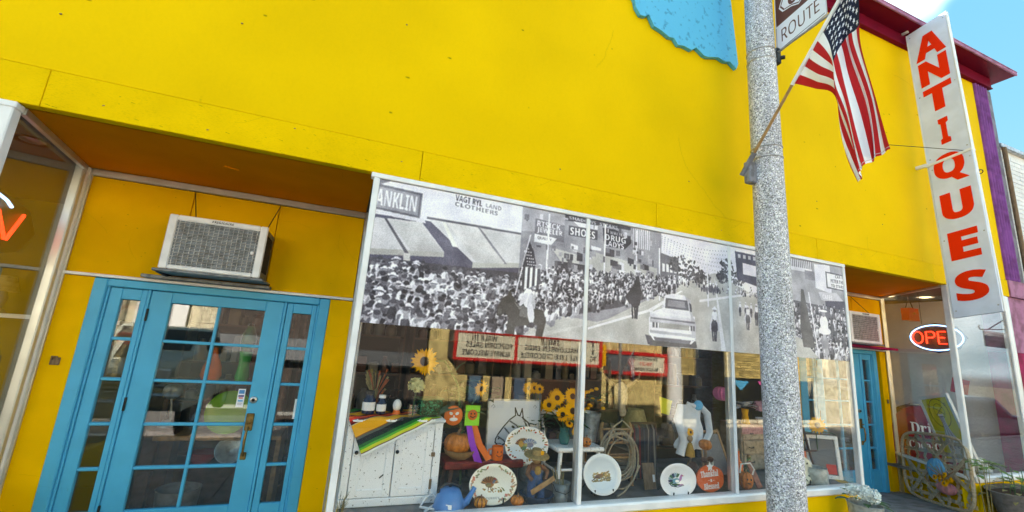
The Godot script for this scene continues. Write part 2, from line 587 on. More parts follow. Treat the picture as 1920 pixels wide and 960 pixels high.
# painted render with pits, drips and hairlines; or a painted board with grain, nicks and knots
func aggregate() -> ImageTexture:   # exposed stone chips with weather streaks
	var r := RandomNumberGenerator.new()
	r.seed = 91
	var f := FastNoiseLite.new()
	f.frequency = 0.008
	f.fractal_octaves = 4
	var low := f.get_seamless_image(512, 1024)
	var im := Image.create(512, 1024, false, Image.FORMAT_RGB8)
	im.fill(Color(0.70, 0.71, 0.76))
	for q in 34000:
		var w := r.randi_range(3, 8)
		var h := r.randi_range(3, 8)
		var k: float = [0.44, 0.58, 0.70, 0.80, 0.90, 0.98][r.randi() % 6] + r.randf_range(-0.05, 0.05)
		var c := Color(k, k * r.randf_range(0.98, 1.02), minf(1.0, k * r.randf_range(1.0, 1.1)))
		var x := r.randi() % 512
		var y := r.randi() % 1024
		im.fill_rect(Rect2i(x, y + 1, w, maxi(1, h - 2)), c)
		im.fill_rect(Rect2i(x + 1, y, maxi(1, w - 2), h), c)
	for y in 1024:
		for x in 512:
			var c := im.get_pixel(x, y)
			var v := 0.90 + 0.2 * low.get_pixel(x, (y / 4) % 1024).r - 0.10 * maxf(0.0, low.get_pixel((x * 5) % 512, y / 8).r - 0.55)
			im.set_pixel(x, y, Color(minf(1, c.r * v), minf(1, c.g * v), minf(1, c.b * v)))
	return ImageTexture.create_from_image(im)

func plaster(board: bool) -> ImageTexture:
	var r := RandomNumberGenerator.new()
	r.seed = 77 if board else 78
	var f := FastNoiseLite.new()
	f.seed = 4
	f.frequency = 0.006
	f.fractal_octaves = 3
	var n := 768
	var low := f.get_seamless_image(n, n)
	f.frequency = 0.05
	var mid := f.get_seamless_image(n, n)
	var im := Image.create(n, n, false, Image.FORMAT_RGB8)
	for y in n:
		for x in n:
			var v := 1.0 - 0.07 * (1.0 - low.get_pixel(x, y).r)
			if board: v -= 0.16 * maxf(0.0, mid.get_pixel((x * 2) % n, (y * 24) % n).r - 0.55) * (0.3 + 1.6 * low.get_pixel((x * 3) % n, (y * 2) % n).r)
			else: v -= 0.03 * maxf(0.0, mid.get_pixel((x * 8) % n, y).r - 0.6)
			v -= r.randf() * 0.012
			im.set_pixel(x, y, Color(v, v, v * (0.98 if board else 1.0)))
	var dark := func(x: int, y: int, k: float) -> void:
		x = posmod(x, n); y = posmod(y, n)
		var c := im.get_pixel(x, y)
		im.set_pixel(x, y, Color(c.r * k, c.g * k, c.b * k))
	for q in (260 if board else 90):   # pits and nicks
		var x := r.randi() % n
		var y := r.randi() % n
		var l := r.randi_range(1, 9 if board else 3)
		for j in l: dark.call(x + j, y + (j / 4), r.randf_range(0.55, 0.85))
	for q in (5 if board else 16):   # hairline cracks, drips
		var x := float(r.randi() % n)
		var y := float(r.randi() % n)
		var d := Vector2(1, 0.05) if board or q % 2 else Vector2(0.06, 1)
		for j in r.randi_range(40, 150):
			d = d.rotated(r.randf_range(-0.12, 0.12))
			x += d.x; y += d.y
			dark.call(int(x), int(y), 0.90 if board else 0.945)
	return ImageTexture.create_from_image(im)

func m(k: String) -> StandardMaterial3D:
	return mats[k]

# ---------------------------------------------------------------- ground
func pave(x: float) -> float:   # the pavement climbs gently to the right
	return maxf(0.0, 0.027 * x)

func street() -> void:
	var b := Mb.new()
	b.span(-300, 300, -2.75, -2.65, -300, 300)
	K("ground", b, m("ground"))
	b = Mb.new()
	var far := -2.3
	b.quad(Vector3(-60, -0.14, 2.9), Vector3(60, -0.14, 2.9), Vector3(60, far, 14.0), Vector3(-60, far, 14.0), Vector3.UP)
	b.quad(Vector3(-60, -0.14, 2.9), Vector3(60, -0.14, 2.9), Vector3(60, -2.7, 2.9), Vector3(-60, -2.7, 2.9), Vector3.FORWARD)
	K("road", b, m("asphalt"))
	b = Mb.new()
	for k in 9:
		var x := -26.0 + k * 6.5
		var d := Vector3(0, (far + 0.14) / 11.1, 1.0)
		var p := Vector3(x, -0.136, 2.9)
		b.quad(p + d * 0.2, p + d * 0.2 + Vector3(0.1, 0, 0), p + d * 4.2 + Vector3(0.1, 0, 0), p + d * 4.2, Vector3.UP)
	K("road_marking", b, m("white"))
	b = Mb.new()
	for k in 13:   # the walk itself in pours, following the slope
		var x0 := -12.0 + k * 3.0
		var x1 := x0 + 3.0
		b.quad(Vector3(x0, pave(x0) - 0.02, -0.02), Vector3(x1, pave(x1) - 0.02, -0.02), Vector3(x1, pave(x1) - 0.02, 2.75), Vector3(x0, pave(x0) - 0.02, 2.75), Vector3.UP)
		b.quad(Vector3(x0, pave(x0) - 0.02, 2.9), Vector3(x1, pave(x1) - 0.02, 2.9), Vector3(x1, -0.6, 2.9), Vector3(x0, -0.6, 2.9), Vector3.BACK)
	var walk := K("pavement", b, m("concrete"))
	for i in 14:
		for j in 2:
			var x0 := -5.0 + i * 1.3
			var s := Mb.new()
			var z0 := 0.004 + j * 1.37
			s.xf = Transform3D(Basis(Vector3(1, (pave(x0 + 1.29) - pave(x0)) / 1.29, 0), Vector3.UP, Vector3.BACK), Vector3(x0, pave(x0), z0))
			s.span(0, 1.288, -0.02, 0.0, 0, 1.36, 0.006)
			P(walk, "slab", s, m("concrete"))
	b = Mb.new()
	for k in 13:
		var x0 := -12.0 + k * 3.0
		b.xf = Transform3D(Basis(Vector3(1, (pave(x0 + 3) - pave(x0)) / 3.0, 0), Vector3.UP, Vector3.BACK), Vector3(x0, pave(x0), 2.75))
		b.span(0, 2.99, -0.2, 0.004, 0, 0.15, 0.02)
	K("kerb", b, m("concrete"))
	b = Mb.new()   # the two recessed entries
	var e := 0.042
	b.quad(Vector3(-1.99, 0.0, 0), Vector3(0.02, 0.0, 0), Vector3(0.0, e, -1.2), Vector3(-2.18, e, -1.2), Vector3.UP)
	b.quad(Vector3(5.25, pave(5.25), 0), Vector3(7.33, pave(7.33), 0), Vector3(8.1, 0.06, -1.2), Vector3(5.9, 0.05, -1.2), Vector3.UP)
	K("entry_floor", b, m("concrete"))
	b = Mb.new()
	b.span(-60, 60, -2.5, -2.16, 14.0, 17.2, 0.02)
	K("far_pavement", b, m("concrete"))

# ---------------------------------------------------------------- the shop front
var shop_root: Node3D

func frame_bars(called: String, list: Array, mt: Material) -> void:
	for s in list:
		P(shop_root, called, Mb.new().span(s[0], s[1], s[2], s[3], s[4], s[5], 0.006), mt)

func pane(x0: float, x1: float, y0: float, y1: float, z: float) -> void:
	var b := Mb.new()
	b.span(x0, x1, y0, y1, z - 0.005, z + 0.005)
	P(shop_root, "window_pane", b, m("glass"))

func slant(a: Vector3, b: Vector3, y0: float, y1: float, w: float, d: float) -> Mb:   # a bar-like slab standing over the line a-b
	var r := Mb.new()
	var t := (b - a)
	t.y = 0
	r.xf = Transform3D(Basis(t.normalized(), Vector3.UP, t.normalized().cross(Vector3.UP)), Vector3(a.x, 0, a.z))
	r.span(0, t.length(), y0, y1, -d - w, -d)
	return r

func shop() -> void:
	shop_root = T("shop_building", "bright yellow shop front with maroon cornice, two teal doors and large white framed windows", "shop")
	var y := m("yellow paint")
	var hx := 9.38
	P(shop_root, "upper_wall", Mb.new().span(-7, 8.90, 3.246, 6.68, -0.3, 0.0), y)
	P(shop_root, "side_wall", Mb.new().span(9.08, hx, 0.0, 6.67, -9.6, -0.3), m("white brick"))
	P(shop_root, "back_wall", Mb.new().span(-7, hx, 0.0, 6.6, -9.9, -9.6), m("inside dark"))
	P(shop_root, "left_wall", Mb.new().span(-7.3, -7, -0.5, 6.67, -9.9, 0.0), y)
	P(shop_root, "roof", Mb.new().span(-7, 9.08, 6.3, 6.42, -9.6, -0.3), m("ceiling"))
	for k in 7:
		var x0 := -6.36 + k * 2.237
		P(shop_root, "fascia_board", Mb.new().span(x0 + 0.002, minf(x0 + 2.235, 8.898), 2.996, 3.239, -0.06, 0.012, 0.003), m("yellow board"))
	P(shop_root, "fascia_end", Mb.new().span(8.90, 9.42, 2.996, 3.243, -0.06, 0.03, 0.003), m("mauve"))
	# soffits over the entries, ceiling inside
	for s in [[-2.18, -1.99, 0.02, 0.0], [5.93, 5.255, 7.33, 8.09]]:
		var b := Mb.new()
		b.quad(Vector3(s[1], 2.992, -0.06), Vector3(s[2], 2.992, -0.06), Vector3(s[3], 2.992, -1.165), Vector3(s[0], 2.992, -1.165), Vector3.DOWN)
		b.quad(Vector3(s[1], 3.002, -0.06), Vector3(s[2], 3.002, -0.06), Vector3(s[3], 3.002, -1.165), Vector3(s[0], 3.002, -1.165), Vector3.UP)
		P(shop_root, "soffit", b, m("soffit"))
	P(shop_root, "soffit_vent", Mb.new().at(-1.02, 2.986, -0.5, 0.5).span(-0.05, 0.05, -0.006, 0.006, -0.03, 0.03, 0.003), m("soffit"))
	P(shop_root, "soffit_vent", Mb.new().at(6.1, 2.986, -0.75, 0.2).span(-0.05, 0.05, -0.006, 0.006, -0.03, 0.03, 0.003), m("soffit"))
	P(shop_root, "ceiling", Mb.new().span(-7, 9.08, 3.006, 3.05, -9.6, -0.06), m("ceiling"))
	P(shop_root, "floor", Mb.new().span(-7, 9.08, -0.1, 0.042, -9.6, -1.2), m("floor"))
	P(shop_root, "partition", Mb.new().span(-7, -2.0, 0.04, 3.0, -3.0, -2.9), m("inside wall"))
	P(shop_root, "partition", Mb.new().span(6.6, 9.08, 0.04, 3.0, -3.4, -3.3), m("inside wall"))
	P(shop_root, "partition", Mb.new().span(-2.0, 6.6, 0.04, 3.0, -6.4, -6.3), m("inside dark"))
	# cornice and frieze
	P(shop_root, "frieze", Mb.new().span(-7, 9.36, 6.5, 6.68, 0.0, 0.05, 0.004), m("maroon"))
	P(shop_root, "frieze_bead", Mb.new().span(-7, 9.37, 6.485, 6.505, 0.0, 0.062, 0.004), m("maroon"))
	P(shop_root, "cornice_soffit", Mb.new().span(-7, 9.6, 6.68, 6.695, -0.3, 0.25), m("maroon"))
	P(shop_root, "cornice", Mb.new().span(-7, 9.62, 6.678, 6.732, 0.25, 0.272, 0.006), m("mauve"))
	P(shop_root, "cornice_cap", Mb.new().span(-7, 9.62, 6.732, 6.748, -0.3, 0.276, 0.004), m("mauve"))
	# fluted pilaster
	var pl := P(shop_root, "pilaster", Mb.new().span(8.90, 9.27, 3.25, 6.485, -0.3, 0.01), m("purple"))
	for k in 5:
		P(pl, "flute", Mb.new().tube([Vector3(8.935 + k * 0.075, 3.25, 0.008), Vector3(8.935 + k * 0.075, 6.48, 0.008)], 0.025, 8), m("purple"))
	P(shop_root, "corner_strip", Mb.new().span(9.271, 9.42, 3.25, 6.48, -0.3, 0.004), worn("corner grey", lin(0.20, 0.20, 0.26), 0.7, tx.dirt, 1.0))
	P(shop_root, "pilaster_foot", Mb.new().span(8.86, 9.42, 2.2, 2.99, -0.3, 0.0), m("mauve"))
	P(shop_root, "pilaster_foot", Mb.new().span(8.86, 9.42, -0.1, 2.195, -0.3, 0.004), m("crimson"))
	# bulkheads, sills, display floor
	var fr := m("white frame")
	for s in [[0.02, 5.265, 0.02, 5.265], [7.33, 8.86, 7.33, 8.86], [-7.0, -1.99, -7, -2.0]]:
		P(shop_root, "bulkhead", Mb.new().span(s[0], s[1], -0.15, 0.565, -0.12, 0.01), y)
		P(shop_root, "sill", Mb.new().span(s[2] - 0.01, s[3] + 0.01, 0.565, 0.632, -0.07, 0.045, 0.012), fr)
	P(shop_root, "bulkhead", slant(Vector3(5.265, 0, -0.12), Vector3(5.94, 0, -1.2), -0.1, 0.6, 0.1, 0.0), y)
	P(shop_root, "bulkhead", Mb.new().span(0.02, 0.1, -0.1, 0.6, -1.2, -0.12), y)
	P(shop_root, "bulkhead", slant(Vector3(7.34, 0, -0.02), Vector3(8.09, 0, -1.165), -0.1, 0.59, 0.08, -0.09), y)
	P(shop_root, "bulkhead", slant(Vector3(-2.0, 0, -0.12), Vector3(-2.18, 0, -1.165), -0.1, 0.6, -0.08, 0.08), y)
	var dk := Mb.new()
	dk.prism([Vector2(0.1, 0.07), Vector2(5.26, 0.07), Vector2(5.93, 1.25), Vector2(0.1, 1.25)], 0, 0.04)
	dk.xf = Transform3D()
	var d := P(shop_root, "display_floor", dk, m("deck"))
	d.rotation.x = -PI / 2
	d.position.y = 0.56
	P(shop_root, "display_back", Mb.new().span(0.1, 5.93, 0.04, 0.56, -1.25, -1.22), m("dark wood"))
	P(shop_root, "display_floor", Mb.new().span(7.9, 9.05, 0.42, 0.46, -1.3, -0.1), m("deck"))
	P(shop_root, "display_floor", Mb.new().span(-6.9, -2.2, 0.56, 0.6, -1.3, -0.1), m("deck"))
	# window frames and glass
	frame_bars("window_frame", [[0.0, 5.275, 2.955, 2.994, -0.045, 0.02], [0.02, 0.065, 0.632, 2.955, -0.045, 0.02], [5.228, 5.268, 0.632, 2.955, -0.045, 0.02], [1.833, 1.872, 0.632, 2.955, -0.04, 0.014], [3.480, 3.518, 0.632, 2.955, -0.04, 0.014]], fr)
	frame_bars("window_bead", [[0.068, 0.084, 0.632, 2.955, -0.075, -0.03], [0.066, 5.228, 2.935, 2.955, -0.06, -0.03], [1.836, 1.869, 0.632, 2.95, -0.09, -0.042], [3.484, 3.515, 0.632, 2.95, -0.09, -0.042]], m("aluminium"))
	pane(0.065, 1.833, 0.632, 2.955, 0.0)
	pane(1.872, 3.48, 0.632, 2.955, 0.0)
	pane(3.518, 5.228, 0.632, 2.955, 0.0)
	P(shop_root, "window_pane", Mb.new().span(0.03, 0.036, 0.6, 2.96, -1.12, -0.05), m("glass"))
	P(shop_root, "window_pane", slant(Vector3(5.255, 0, -0.06), Vector3(5.92, 0, -1.12), 0.6, 2.98, 0.006, 0.02), m("glass"))
	frame_bars("window_post", [[0.0, 0.055, 0.042, 2.99, -1.165, -1.115]], m("aluminium"))
	P(shop_root, "window_post", Mb.new().at(5.93, 0, -1.14, 0.57).span(-0.025, 0.025, 0.05, 2.99, -0.025, 0.025), m("weathered wood"))
	# right corner window
	frame_bars("window_frame", [[7.30, 7.352, 0.632, 2.99, -0.045, 0.02], [8.70, 8.79, 0.632, 2.99, -0.045, 0.02], [7.352, 8.70, 2.955, 2.99, -0.045, 0.018]], fr)
	frame_bars("window_frame", [[8.79, 8.86, 0.632, 2.99, -0.045, 0.006]], m("aluminium"))
	pane(7.352, 8.70, 0.632, 2.955, 0.0)
	P(shop_root, "window_pane", slant(Vector3(7.34, 0, -0.04), Vector3(8.08, 0, -1.15), 0.6, 2.97, 0.006, 0.02), m("glass"))
	P(shop_root, "window_frame", slant(Vector3(7.34, 0, -0.04), Vector3(8.08, 0, -1.15), 0.59, 0.625, 0.04, 0.004), fr)
	P(shop_root, "window_frame", slant(Vector3(7.34, 0, -0.04), Vector3(8.08, 0, -1.15), 2.965, 2.99, 0.04, 0.004), m("aluminium"))
	P(shop_root, "window_post", Mb.new().at(8.07, 0, -1.15, -0.6).span(-0.03, 0.03, 0.05, 2.99, -0.03, 0.03, 0.006), m("aluminium"))
	# left storefront
	frame_bars("window_frame", [[-2.075, -1.985, 0.632, 2.96, -0.05, 0.02], [-7.0, -1.975, 2.955, 2.994, -0.05, 0.025]], fr)
	pane(-6.9, -2.075, 0.632, 2.955, 0.0)
	P(shop_root, "window_pane", slant(Vector3(-2.02, 0, -0.05), Vector3(-2.20, 0, -1.1), 0.6, 2.97, -0.006, 0.0), m("glass"))
	P(shop_root, "window_frame", slant(Vector3(-2.0, 0, -0.05), Vector3(-2.18, 0, -1.1), 2.95, 2.99, -0.03, 0.0), m("aluminium"))
	P(shop_root, "window_post", Mb.new().at(-2.185, 0, -1.09).span(-0.03, 0.03, 0.04, 2.99, -0.025, 0.025, 0.008), m("aluminium"))
	P(shop_root, "window_post", Mb.new().at(-2.172, 0, -1.135).span(-0.022, 0.022, 0.04, 2.99, -0.016, 0.016, 0.006), m("white frame"))
	P(shop_root, "window_post", Mb.new().at(-2.150, 0, -1.152).span(-0.03, 0.018, 0.04, 2.99, -0.012, 0.012, 0.004), m("aluminium"))
	# entry walls round the doors
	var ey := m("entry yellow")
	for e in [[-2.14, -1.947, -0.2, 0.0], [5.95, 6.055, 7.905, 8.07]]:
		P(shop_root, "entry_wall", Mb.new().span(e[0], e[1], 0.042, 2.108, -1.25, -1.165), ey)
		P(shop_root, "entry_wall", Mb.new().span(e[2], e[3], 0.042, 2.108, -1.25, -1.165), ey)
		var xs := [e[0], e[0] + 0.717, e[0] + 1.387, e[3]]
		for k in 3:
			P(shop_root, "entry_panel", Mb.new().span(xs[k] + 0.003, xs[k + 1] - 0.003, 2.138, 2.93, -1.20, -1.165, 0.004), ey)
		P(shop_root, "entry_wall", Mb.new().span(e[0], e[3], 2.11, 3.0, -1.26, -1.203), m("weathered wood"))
		P(shop_root, "head_rail", Mb.new().span(e[0], e[3], 2.932, 2.99, -1.17, -1.135, 0.006), m("aluminium"))
		P(shop_root, "head_rail", Mb.new().span(e[0], e[3], 2.112, 2.136, -1.20, -1.135, 0.004), fr)
	P(shop_root, "drip_flashing", Mb.new().span(-1.62, -0.70, 2.138, 2.165, -1.165, -1.05, 0.004), worn("flashing", lin(0.24, 0.25, 0.26), 0.5, tx.dirt, 2.0, null, 0.0, 0.4))
	P(shop_root, "drip_flashing", Mb.new().span(6.55, 7.95, 2.13, 2.165, -1.165, -0.93, 0.006), m("crimson"))
	P(shop_root, "wall_plate", Mb.new().at(-2.045, 1.448, -1.163).span(-0.03, 0.03, -0.028, 0.028, 0, 0.008, 0.003).tube([Vector3(-0.02, 0.01, 0.008), Vector3(-0.018, 0.035, 0.02), Vector3(0.012, 0.035, 0.02), Vector3(0.016, 0.01, 0.008)], 0.006, 6), m("weathered wood"), "small rusty hasp plate")
	P(shop_root, "wall_plate", Mb.new().at(7.985, 1.35, -1.163).span(-0.022, 0.022, -0.03, 0.03, 0, 0.01, 0.003), m("weathered wood"))
	for q in [[-1.41, 0.0, 5.95], [-0.75, 0.0, 5.95]]:   # stays that hold the coolers back to the wall
		pass
	door(-1.945, 0.042, false)
	door(6.057, 0.05, true)
	# marks and small fixings on the big wall
	for p in [[-1.93, 3.62], [0.1, 4.3], [0.75, 4.9], [-1.0, 3.9], [3.0, 3.55], [4.9, 3.7], [6.1, 3.62], [1.55, 3.36]]:
		P(shop_root, "wall_fixing", Mb.new().at(p[0], p[1], 0.004).ell(Vector3.ZERO, Vector3(0.008, 0.006, 0.004), 8, 4), m("weathered wood"))
	for p in [[-1.6, 3.08], [-1.05, 3.06], [-0.55, 3.2], [0.2, 3.12], [3.4, 3.1], [5.6, 3.16], [6.5, 3.07]]:
		P(shop_root, "wall_fixing", Mb.new().at(p[0], p[1], 0.014, 0, 0, 0.3).ell(Vector3.ZERO, Vector3(0.008, 0.004, 0.003), 8, 4), m("tan wood"))

func door(x: float, y0: float, handed: bool) -> void:
	var t := m("teal")
	var b := Mb.new()
	var z := -1.165
	var top := 2.108 - y0
	b.at(x, y0, z)
	b.span(0, 0.088, 0, top, -0.1, 0.012, 0.008)
	b.span(1.660, 1.748, 0, top, -0.1, 0.012, 0.008)
	b.span(0.088, 1.66, top - 0.062, top, -0.1, 0.012, 0.008)
	for q in [[0.088, 0.105], [1.643, 1.66], [0.358, 0.378], [1.372, 1.392]]:
		b.span(q[0], q[1], 0, top - 0.062, -0.1, -0.008, 0.004)
	var d := P(shop_root, "entrance_door", b, t, "teal entrance with glazed sidelights" if not handed else "teal entrance in the far recess")
	var rows := [1.911, 1.597, 1.284, 0.948, 0.623, 0.322]
	# leaf and sidelight stiles and rails
	for s in [[0.105, 0.186, 0.315, 0.358], [0.378, 0.526, 1.225, 1.372], [1.392, 1.446, 1.604, 1.643]]:
		P(d, "stile", Mb.new().at(x, y0, z).span(s[0] + 0.002, s[1], 0.008, top - 0.066, -0.065, -0.02, 0.005), t)
		P(d, "stile", Mb.new().at(x, y0, z).span(s[2], s[3] - 0.002, 0.008, top - 0.066, -0.065, -0.02, 0.005), t)
		P(d, "rail", Mb.new().at(x, y0, z).span(s[1], s[2], rows[0], top - 0.066, -0.064, -0.021, 0.005), t)
		P(d, "rail", Mb.new().at(x, y0, z).span(s[1], s[2], 0.008, rows[5], -0.064, -0.021, 0.005), t)
		for k in range(1, 5):
			P(d, "muntin", Mb.new().at(x, y0, z).span(s[1], s[2], rows[k] - 0.012, rows[k] + 0.012, -0.06, -0.024, 0.006), t)
		var cols := [s[1], s[2]]
		if s[0] == 0.378:
			cols = [s[1], 0.863, 0.887, s[2]]
			P(d, "muntin", Mb.new().at(x, y0, z).span(0.863, 0.887, rows[5], rows[0], -0.061, -0.023, 0.006), t)
		for c in range(0, cols.size(), 2):
			for k in 5:
				var wob := rng.randf_range(-0.012, 0.012)
				P(d, "pane", Mb.new().at(x + (cols[c] + cols[c + 1]) / 2.0, y0, z - 0.043, wob, rng.randf_range(-0.012, 0.012)).span(-(cols[c + 1] - cols[c]) / 2.0, (cols[c + 1] - cols[c]) / 2.0, rows[k + 1] + 0.006, rows[k] - 0.006, -0.003, 0.003).span(-(cols[c + 1] - cols[c]) / 2.0, (cols[c + 1] - cols[c]) / 2.0, rows[k + 1] + 0.006, rows[k] - 0.006, -0.016, -0.010), m("glass"))
	for yy in [1.80, 1.10, 0.32]:
		P(d, "hinge", Mb.new().at(x, y0, z).tube([Vector3(0.382, yy - 0.05, -0.012), Vector3(0.382, yy + 0.05, -0.012)], 0.009, 8), m("iron"))
	P(d, "threshold", Mb.new().at(x, y0, z).span(0.09, 1.66, -0.03, 0.006, -0.1, 0.0), m("aluminium"))
	# lock side
	var k := Mb.new()
	k.at(x + 1.264, y0 + 1.150, z - 0.02, 0, PI / 2).lathe([[0.0, 0.018], [0.012, 0.018], [0.026, 0.012], [0.03, 0.0]], 20)
	P(d, "deadbolt", k, m("steel"))
	k = Mb.new()
	k.at(x + 1.264, y0 + 1.150, z, 0, PI / 2).lathe([[0.0, 0.004], [0.012, 0.004], [0.014, -0.004]], 14)
	P(d, "keyhole", k, m("iron"))
	k = Mb.new()
	k.at(x + 1.264, y0, z - 0.02)
	k.span(-0.03, 0.03, 0.90, 1.04, 0, 0.012, 0.006)
	k.span(-0.022, 0.022, 0.67, 0.73, 0, 0.012, 0.006)
	k.tube([Vector3(0, 0.93, 0.012), Vector3(-0.002, 0.91, 0.045), Vector3(-0.004, 0.83, 0.055), Vector3(-0.002, 0.74, 0.045), Vector3(0, 0.70, 0.012)], [0.008, 0.009, 0.011, 0.009, 0.007], 8)
	k.span(-0.018, 0.018, 0.955, 0.968, 0.012, 0.045, 0.005)
	var brass := worn("brass", lin(0.30, 0.20, 0.07), 0.4, tx.dirt, 4.0, null, 0.0, 0.8)
	P(d, "handle", k, brass)
	if not handed:
		var cv := Cv.new(64, 128, Color(0.93, 0.94, 0.97), self)
		cv.rect(8, 8, 48, 26, Color(0.3, 0.55, 0.8)); cv.rect(8, 44, 48, 12, Color(0.25, 0.2, 0.5)); cv.rect(14, 60, 36, 8, Color(0.8, 0.2, 0.2)); cv.rect(10, 78, 44, 12, Color(0.45, 0.7, 0.9)); cv.rect(10, 98, 44, 3, Color(0.5, 0.5, 0.6)); cv.rect(10, 106, 38, 3, Color(0.5, 0.5, 0.6))
		P(d, "card_sticker", Mb.new().at(x + 1.135, y0 + 1.085, z - 0.039).quad_up(0.055, 0.15), printed("sticker print", cv.tex()))
		P(d, "notice", Mb.new().at(x + 1.585, y0 + 0.99, z - 0.05).quad_up(0.03, 0.17), m("white"))

# ---------------------------------------------------------------- across the street (seen in the shop's glass)
func far_side() -> void:
	var z := 17.0
	# theatre
	var o := T("theatre_building", "cream theatre across the street with a red framed marquee, seen mirrored in the big window", "theatre", Vector3(0, -2.2, z))
	P(o, "wall", Mb.new().span(3.6, 17.0, -0.2, 8.5, 0, 6), m("cream wall"))
	P(o, "parapet", Mb.new().span(3.5, 17.1, 8.5, 8.8, -0.15, 6, 0.05), m("cream block"))
	P(o, "recess", Mb.new().span(8.9, 13.0, 0.0, 2.9, -0.03, 0.06), m("inside dark"))
	for k in 3:
		var w := P(o, "poster_case", Mb.new().span(5.55 + k * 1.15, 6.35 + k * 1.15, 0.95, 2.5, -0.08, 0.0, 0.02), m("black"))
		P(w, "poster", Mb.new().span(5.67 + k * 1.15, 6.23 + k * 1.15, 1.1, 2.4, -0.09, -0.08), mat("case print %d" % k, [lin(0.12, 0.2, 0.3), lin(0.45, 0.36, 0.26), lin(0.08, 0.13, 0.22)][k], 0.3))
	for k in 2:
		P(o, "door", Mb.new().span(9.5 + k * 1.5, 10.6 + k * 1.5, 0.0, 2.4, -0.06, -0.03, 0.01), m("dark wood"))
	o = T("theatre_marquee", "red framed theatre marquee with rows of black letters, mirrored in the window above the sunflowers", "marquee", Vector3(0, 0, z))
	P(o, "canopy", Mb.new().span(4.5, 11.95, 0.98, 2.30, -1.5, -0.02), m("dark brick"))
	P(o, "frame", Mb.new().span(4.4, 12.0, 2.16, 2.30, -1.62, -1.5, 0.02).span(4.4, 12.0, 0.95, 1.09, -1.62, -1.5, 0.02).span(4.4, 4.55, 1.09, 2.16, -1.62, -1.5, 0.02).span(7.28, 7.42, 1.09, 2.16, -1.62, -1.5, 0.02).span(11.82, 12.0, 1.09, 2.16, -1.62, -1.5, 0.02), m("red"))
	var face := mat("marquee face", lin(0.78, 0.74, 0.58), 0.35)
	P(o, "letter_board", Mb.new().span(4.55, 7.28, 1.09, 2.16, -1.56, -1.5), face)
	P(o, "letter_board", Mb.new().span(7.42, 11.82, 1.09, 2.16, -1.56, -1.5), face)
	for t in [["WALK IN", 6.4, 1.2, 1.86], ["POPCORN SALES", 7.15, 2.2, 1.55], ["ALWAYS WELCOME", 7.1, 2.3, 1.2], ["SMILE", 9.6, 1.0, 1.88], ["HALLOWEEN ENDS", 10.6, 2.8, 1.57], ["LYLE LYLE CROCODILE", 10.8, 3.2, 1.22], ["R", 11.5, 0.13, 1.88], ["R", 11.5, 0.13, 1.57], ["PG", 11.6, 0.3, 1.22]]:
		P(o, "lettering", word(Mb.new().at(t[1], t[3], -1.565, PI), t[0], t[2], 0.25, 0.01), m("black"))
	for k in 22:
		P(o, "dentil", Mb.new().span(4.9 + k * 0.31, 5.05 + k * 0.31, 2.32, 2.52, -1.5, -1.4), m("black"))
	P(o, "canopy_top", Mb.new().span(4.5, 11.95, 2.30, 2.62, -1.4, -0.02), m("cream block"))
	P(o, "end_panel", Mb.new().span(12.0, 12.25, 1.05, 2.1, -1.55, -1.45), m("petal"))
	o = T("theatre_side_board", "smaller marquee board with a dark end, mirrored in the middle pane beside the flag", "marquee", Vector3(0, 0, z))
	P(o, "board", Mb.new().span(14.5, 16.75, 0.80, 1.66, -0.5, -0.02), face)
	P(o, "frame", Mb.new().span(13.1, 16.9, 1.66, 1.86, -0.6, -0.02, 0.02).span(13.1, 16.9, 0.62, 0.80, -0.6, -0.02, 0.02).span(16.75, 16.9, 0.8, 1.66, -0.6, -0.02), m("red"))
	P(o, "end_panel", Mb.new().span(13.1, 14.5, 0.8, 1.66, -0.5, -0.02), mat("slate", lin(0.13, 0.14, 0.16), 0.5))
	for t in [["THURSDAYS", 16.3, 1.6, 1.42], ["10-21", 15.9, 0.8, 1.15], ["BLACK ADAM", 16.3, 1.6, 0.87]]:
		P(o, "lettering", word(Mb.new().at(t[1], t[2 + 1], -0.505, PI), t[0], t[2], 0.18, 0.01), m("black") if t[0] != "10-21" else m("red"))
	# stone front with its dark shop window
	o = T("stone_building", "tan stone shop front with a dark window, mirrored in the right of the big window", "building", Vector3(0, -2.2, z))
	P(o, "wall", Mb.new().span(17.9, 44, -0.2, 5.6, 0.1, 6), m("cream block"))
	var st := Mb.new()
	var yy := 2.95
	while yy < 5.2:
		var h := rng.randf_range(0.11, 0.19)
		var x := 17.9
		while x < 30.0:
			var w := rng.randf_range(0.22, 0.55)
			var f := rng.randf_range(0.55, 1.15)
			st.col = Color(0.60 * f, 0.46 * f, 0.17 * f)
			st.span(x, x + w - 0.02, yy, yy + h - 0.02, rng.randf_range(-0.06, 0.0), 0.12)
			x += w
		yy += h
	var sm := mat("stone pieces", Color.WHITE, 0.85)
	sm.vertex_color_use_as_albedo = true
	P(o, "stonework", st, sm).set_meta("kind", "stuff")
	P(o, "shop_window", Mb.new().span(18.6, 29.5, 0.5, 2.9, 0.02, 0.1), m("black"))
	P(o, "window_sill", Mb.new().span(18.4, 29.7, 0.3, 0.5, -0.1, 0.1), m("cream block"))
	for k in 4:
		P(o, "bunting", Mb.new().prism([Vector2(20.2 + k * 2.1, 2.8), Vector2(21.6 + k * 2.1, 2.75), Vector2(20.9 + k * 2.1, 2.2)], -0.02, 0.01), mat("bunting %d" % k, [lin(0.75, 0.75, 0.05), lin(0.08, 0.4, 0.7), lin(0.75, 0.1, 0.4), lin(0.1, 0.5, 0.3)][k], 0.6))
	o = T("white_column", "round white painted column between the theatre and the stone front", "column", Vector3(17.35, -2.2, z - 0.6))
	P(o, "shaft", Mb.new().lathe([[0.42, 0.3], [0.40, 2.0], [0.36, 5.2]], 24), m("white"))
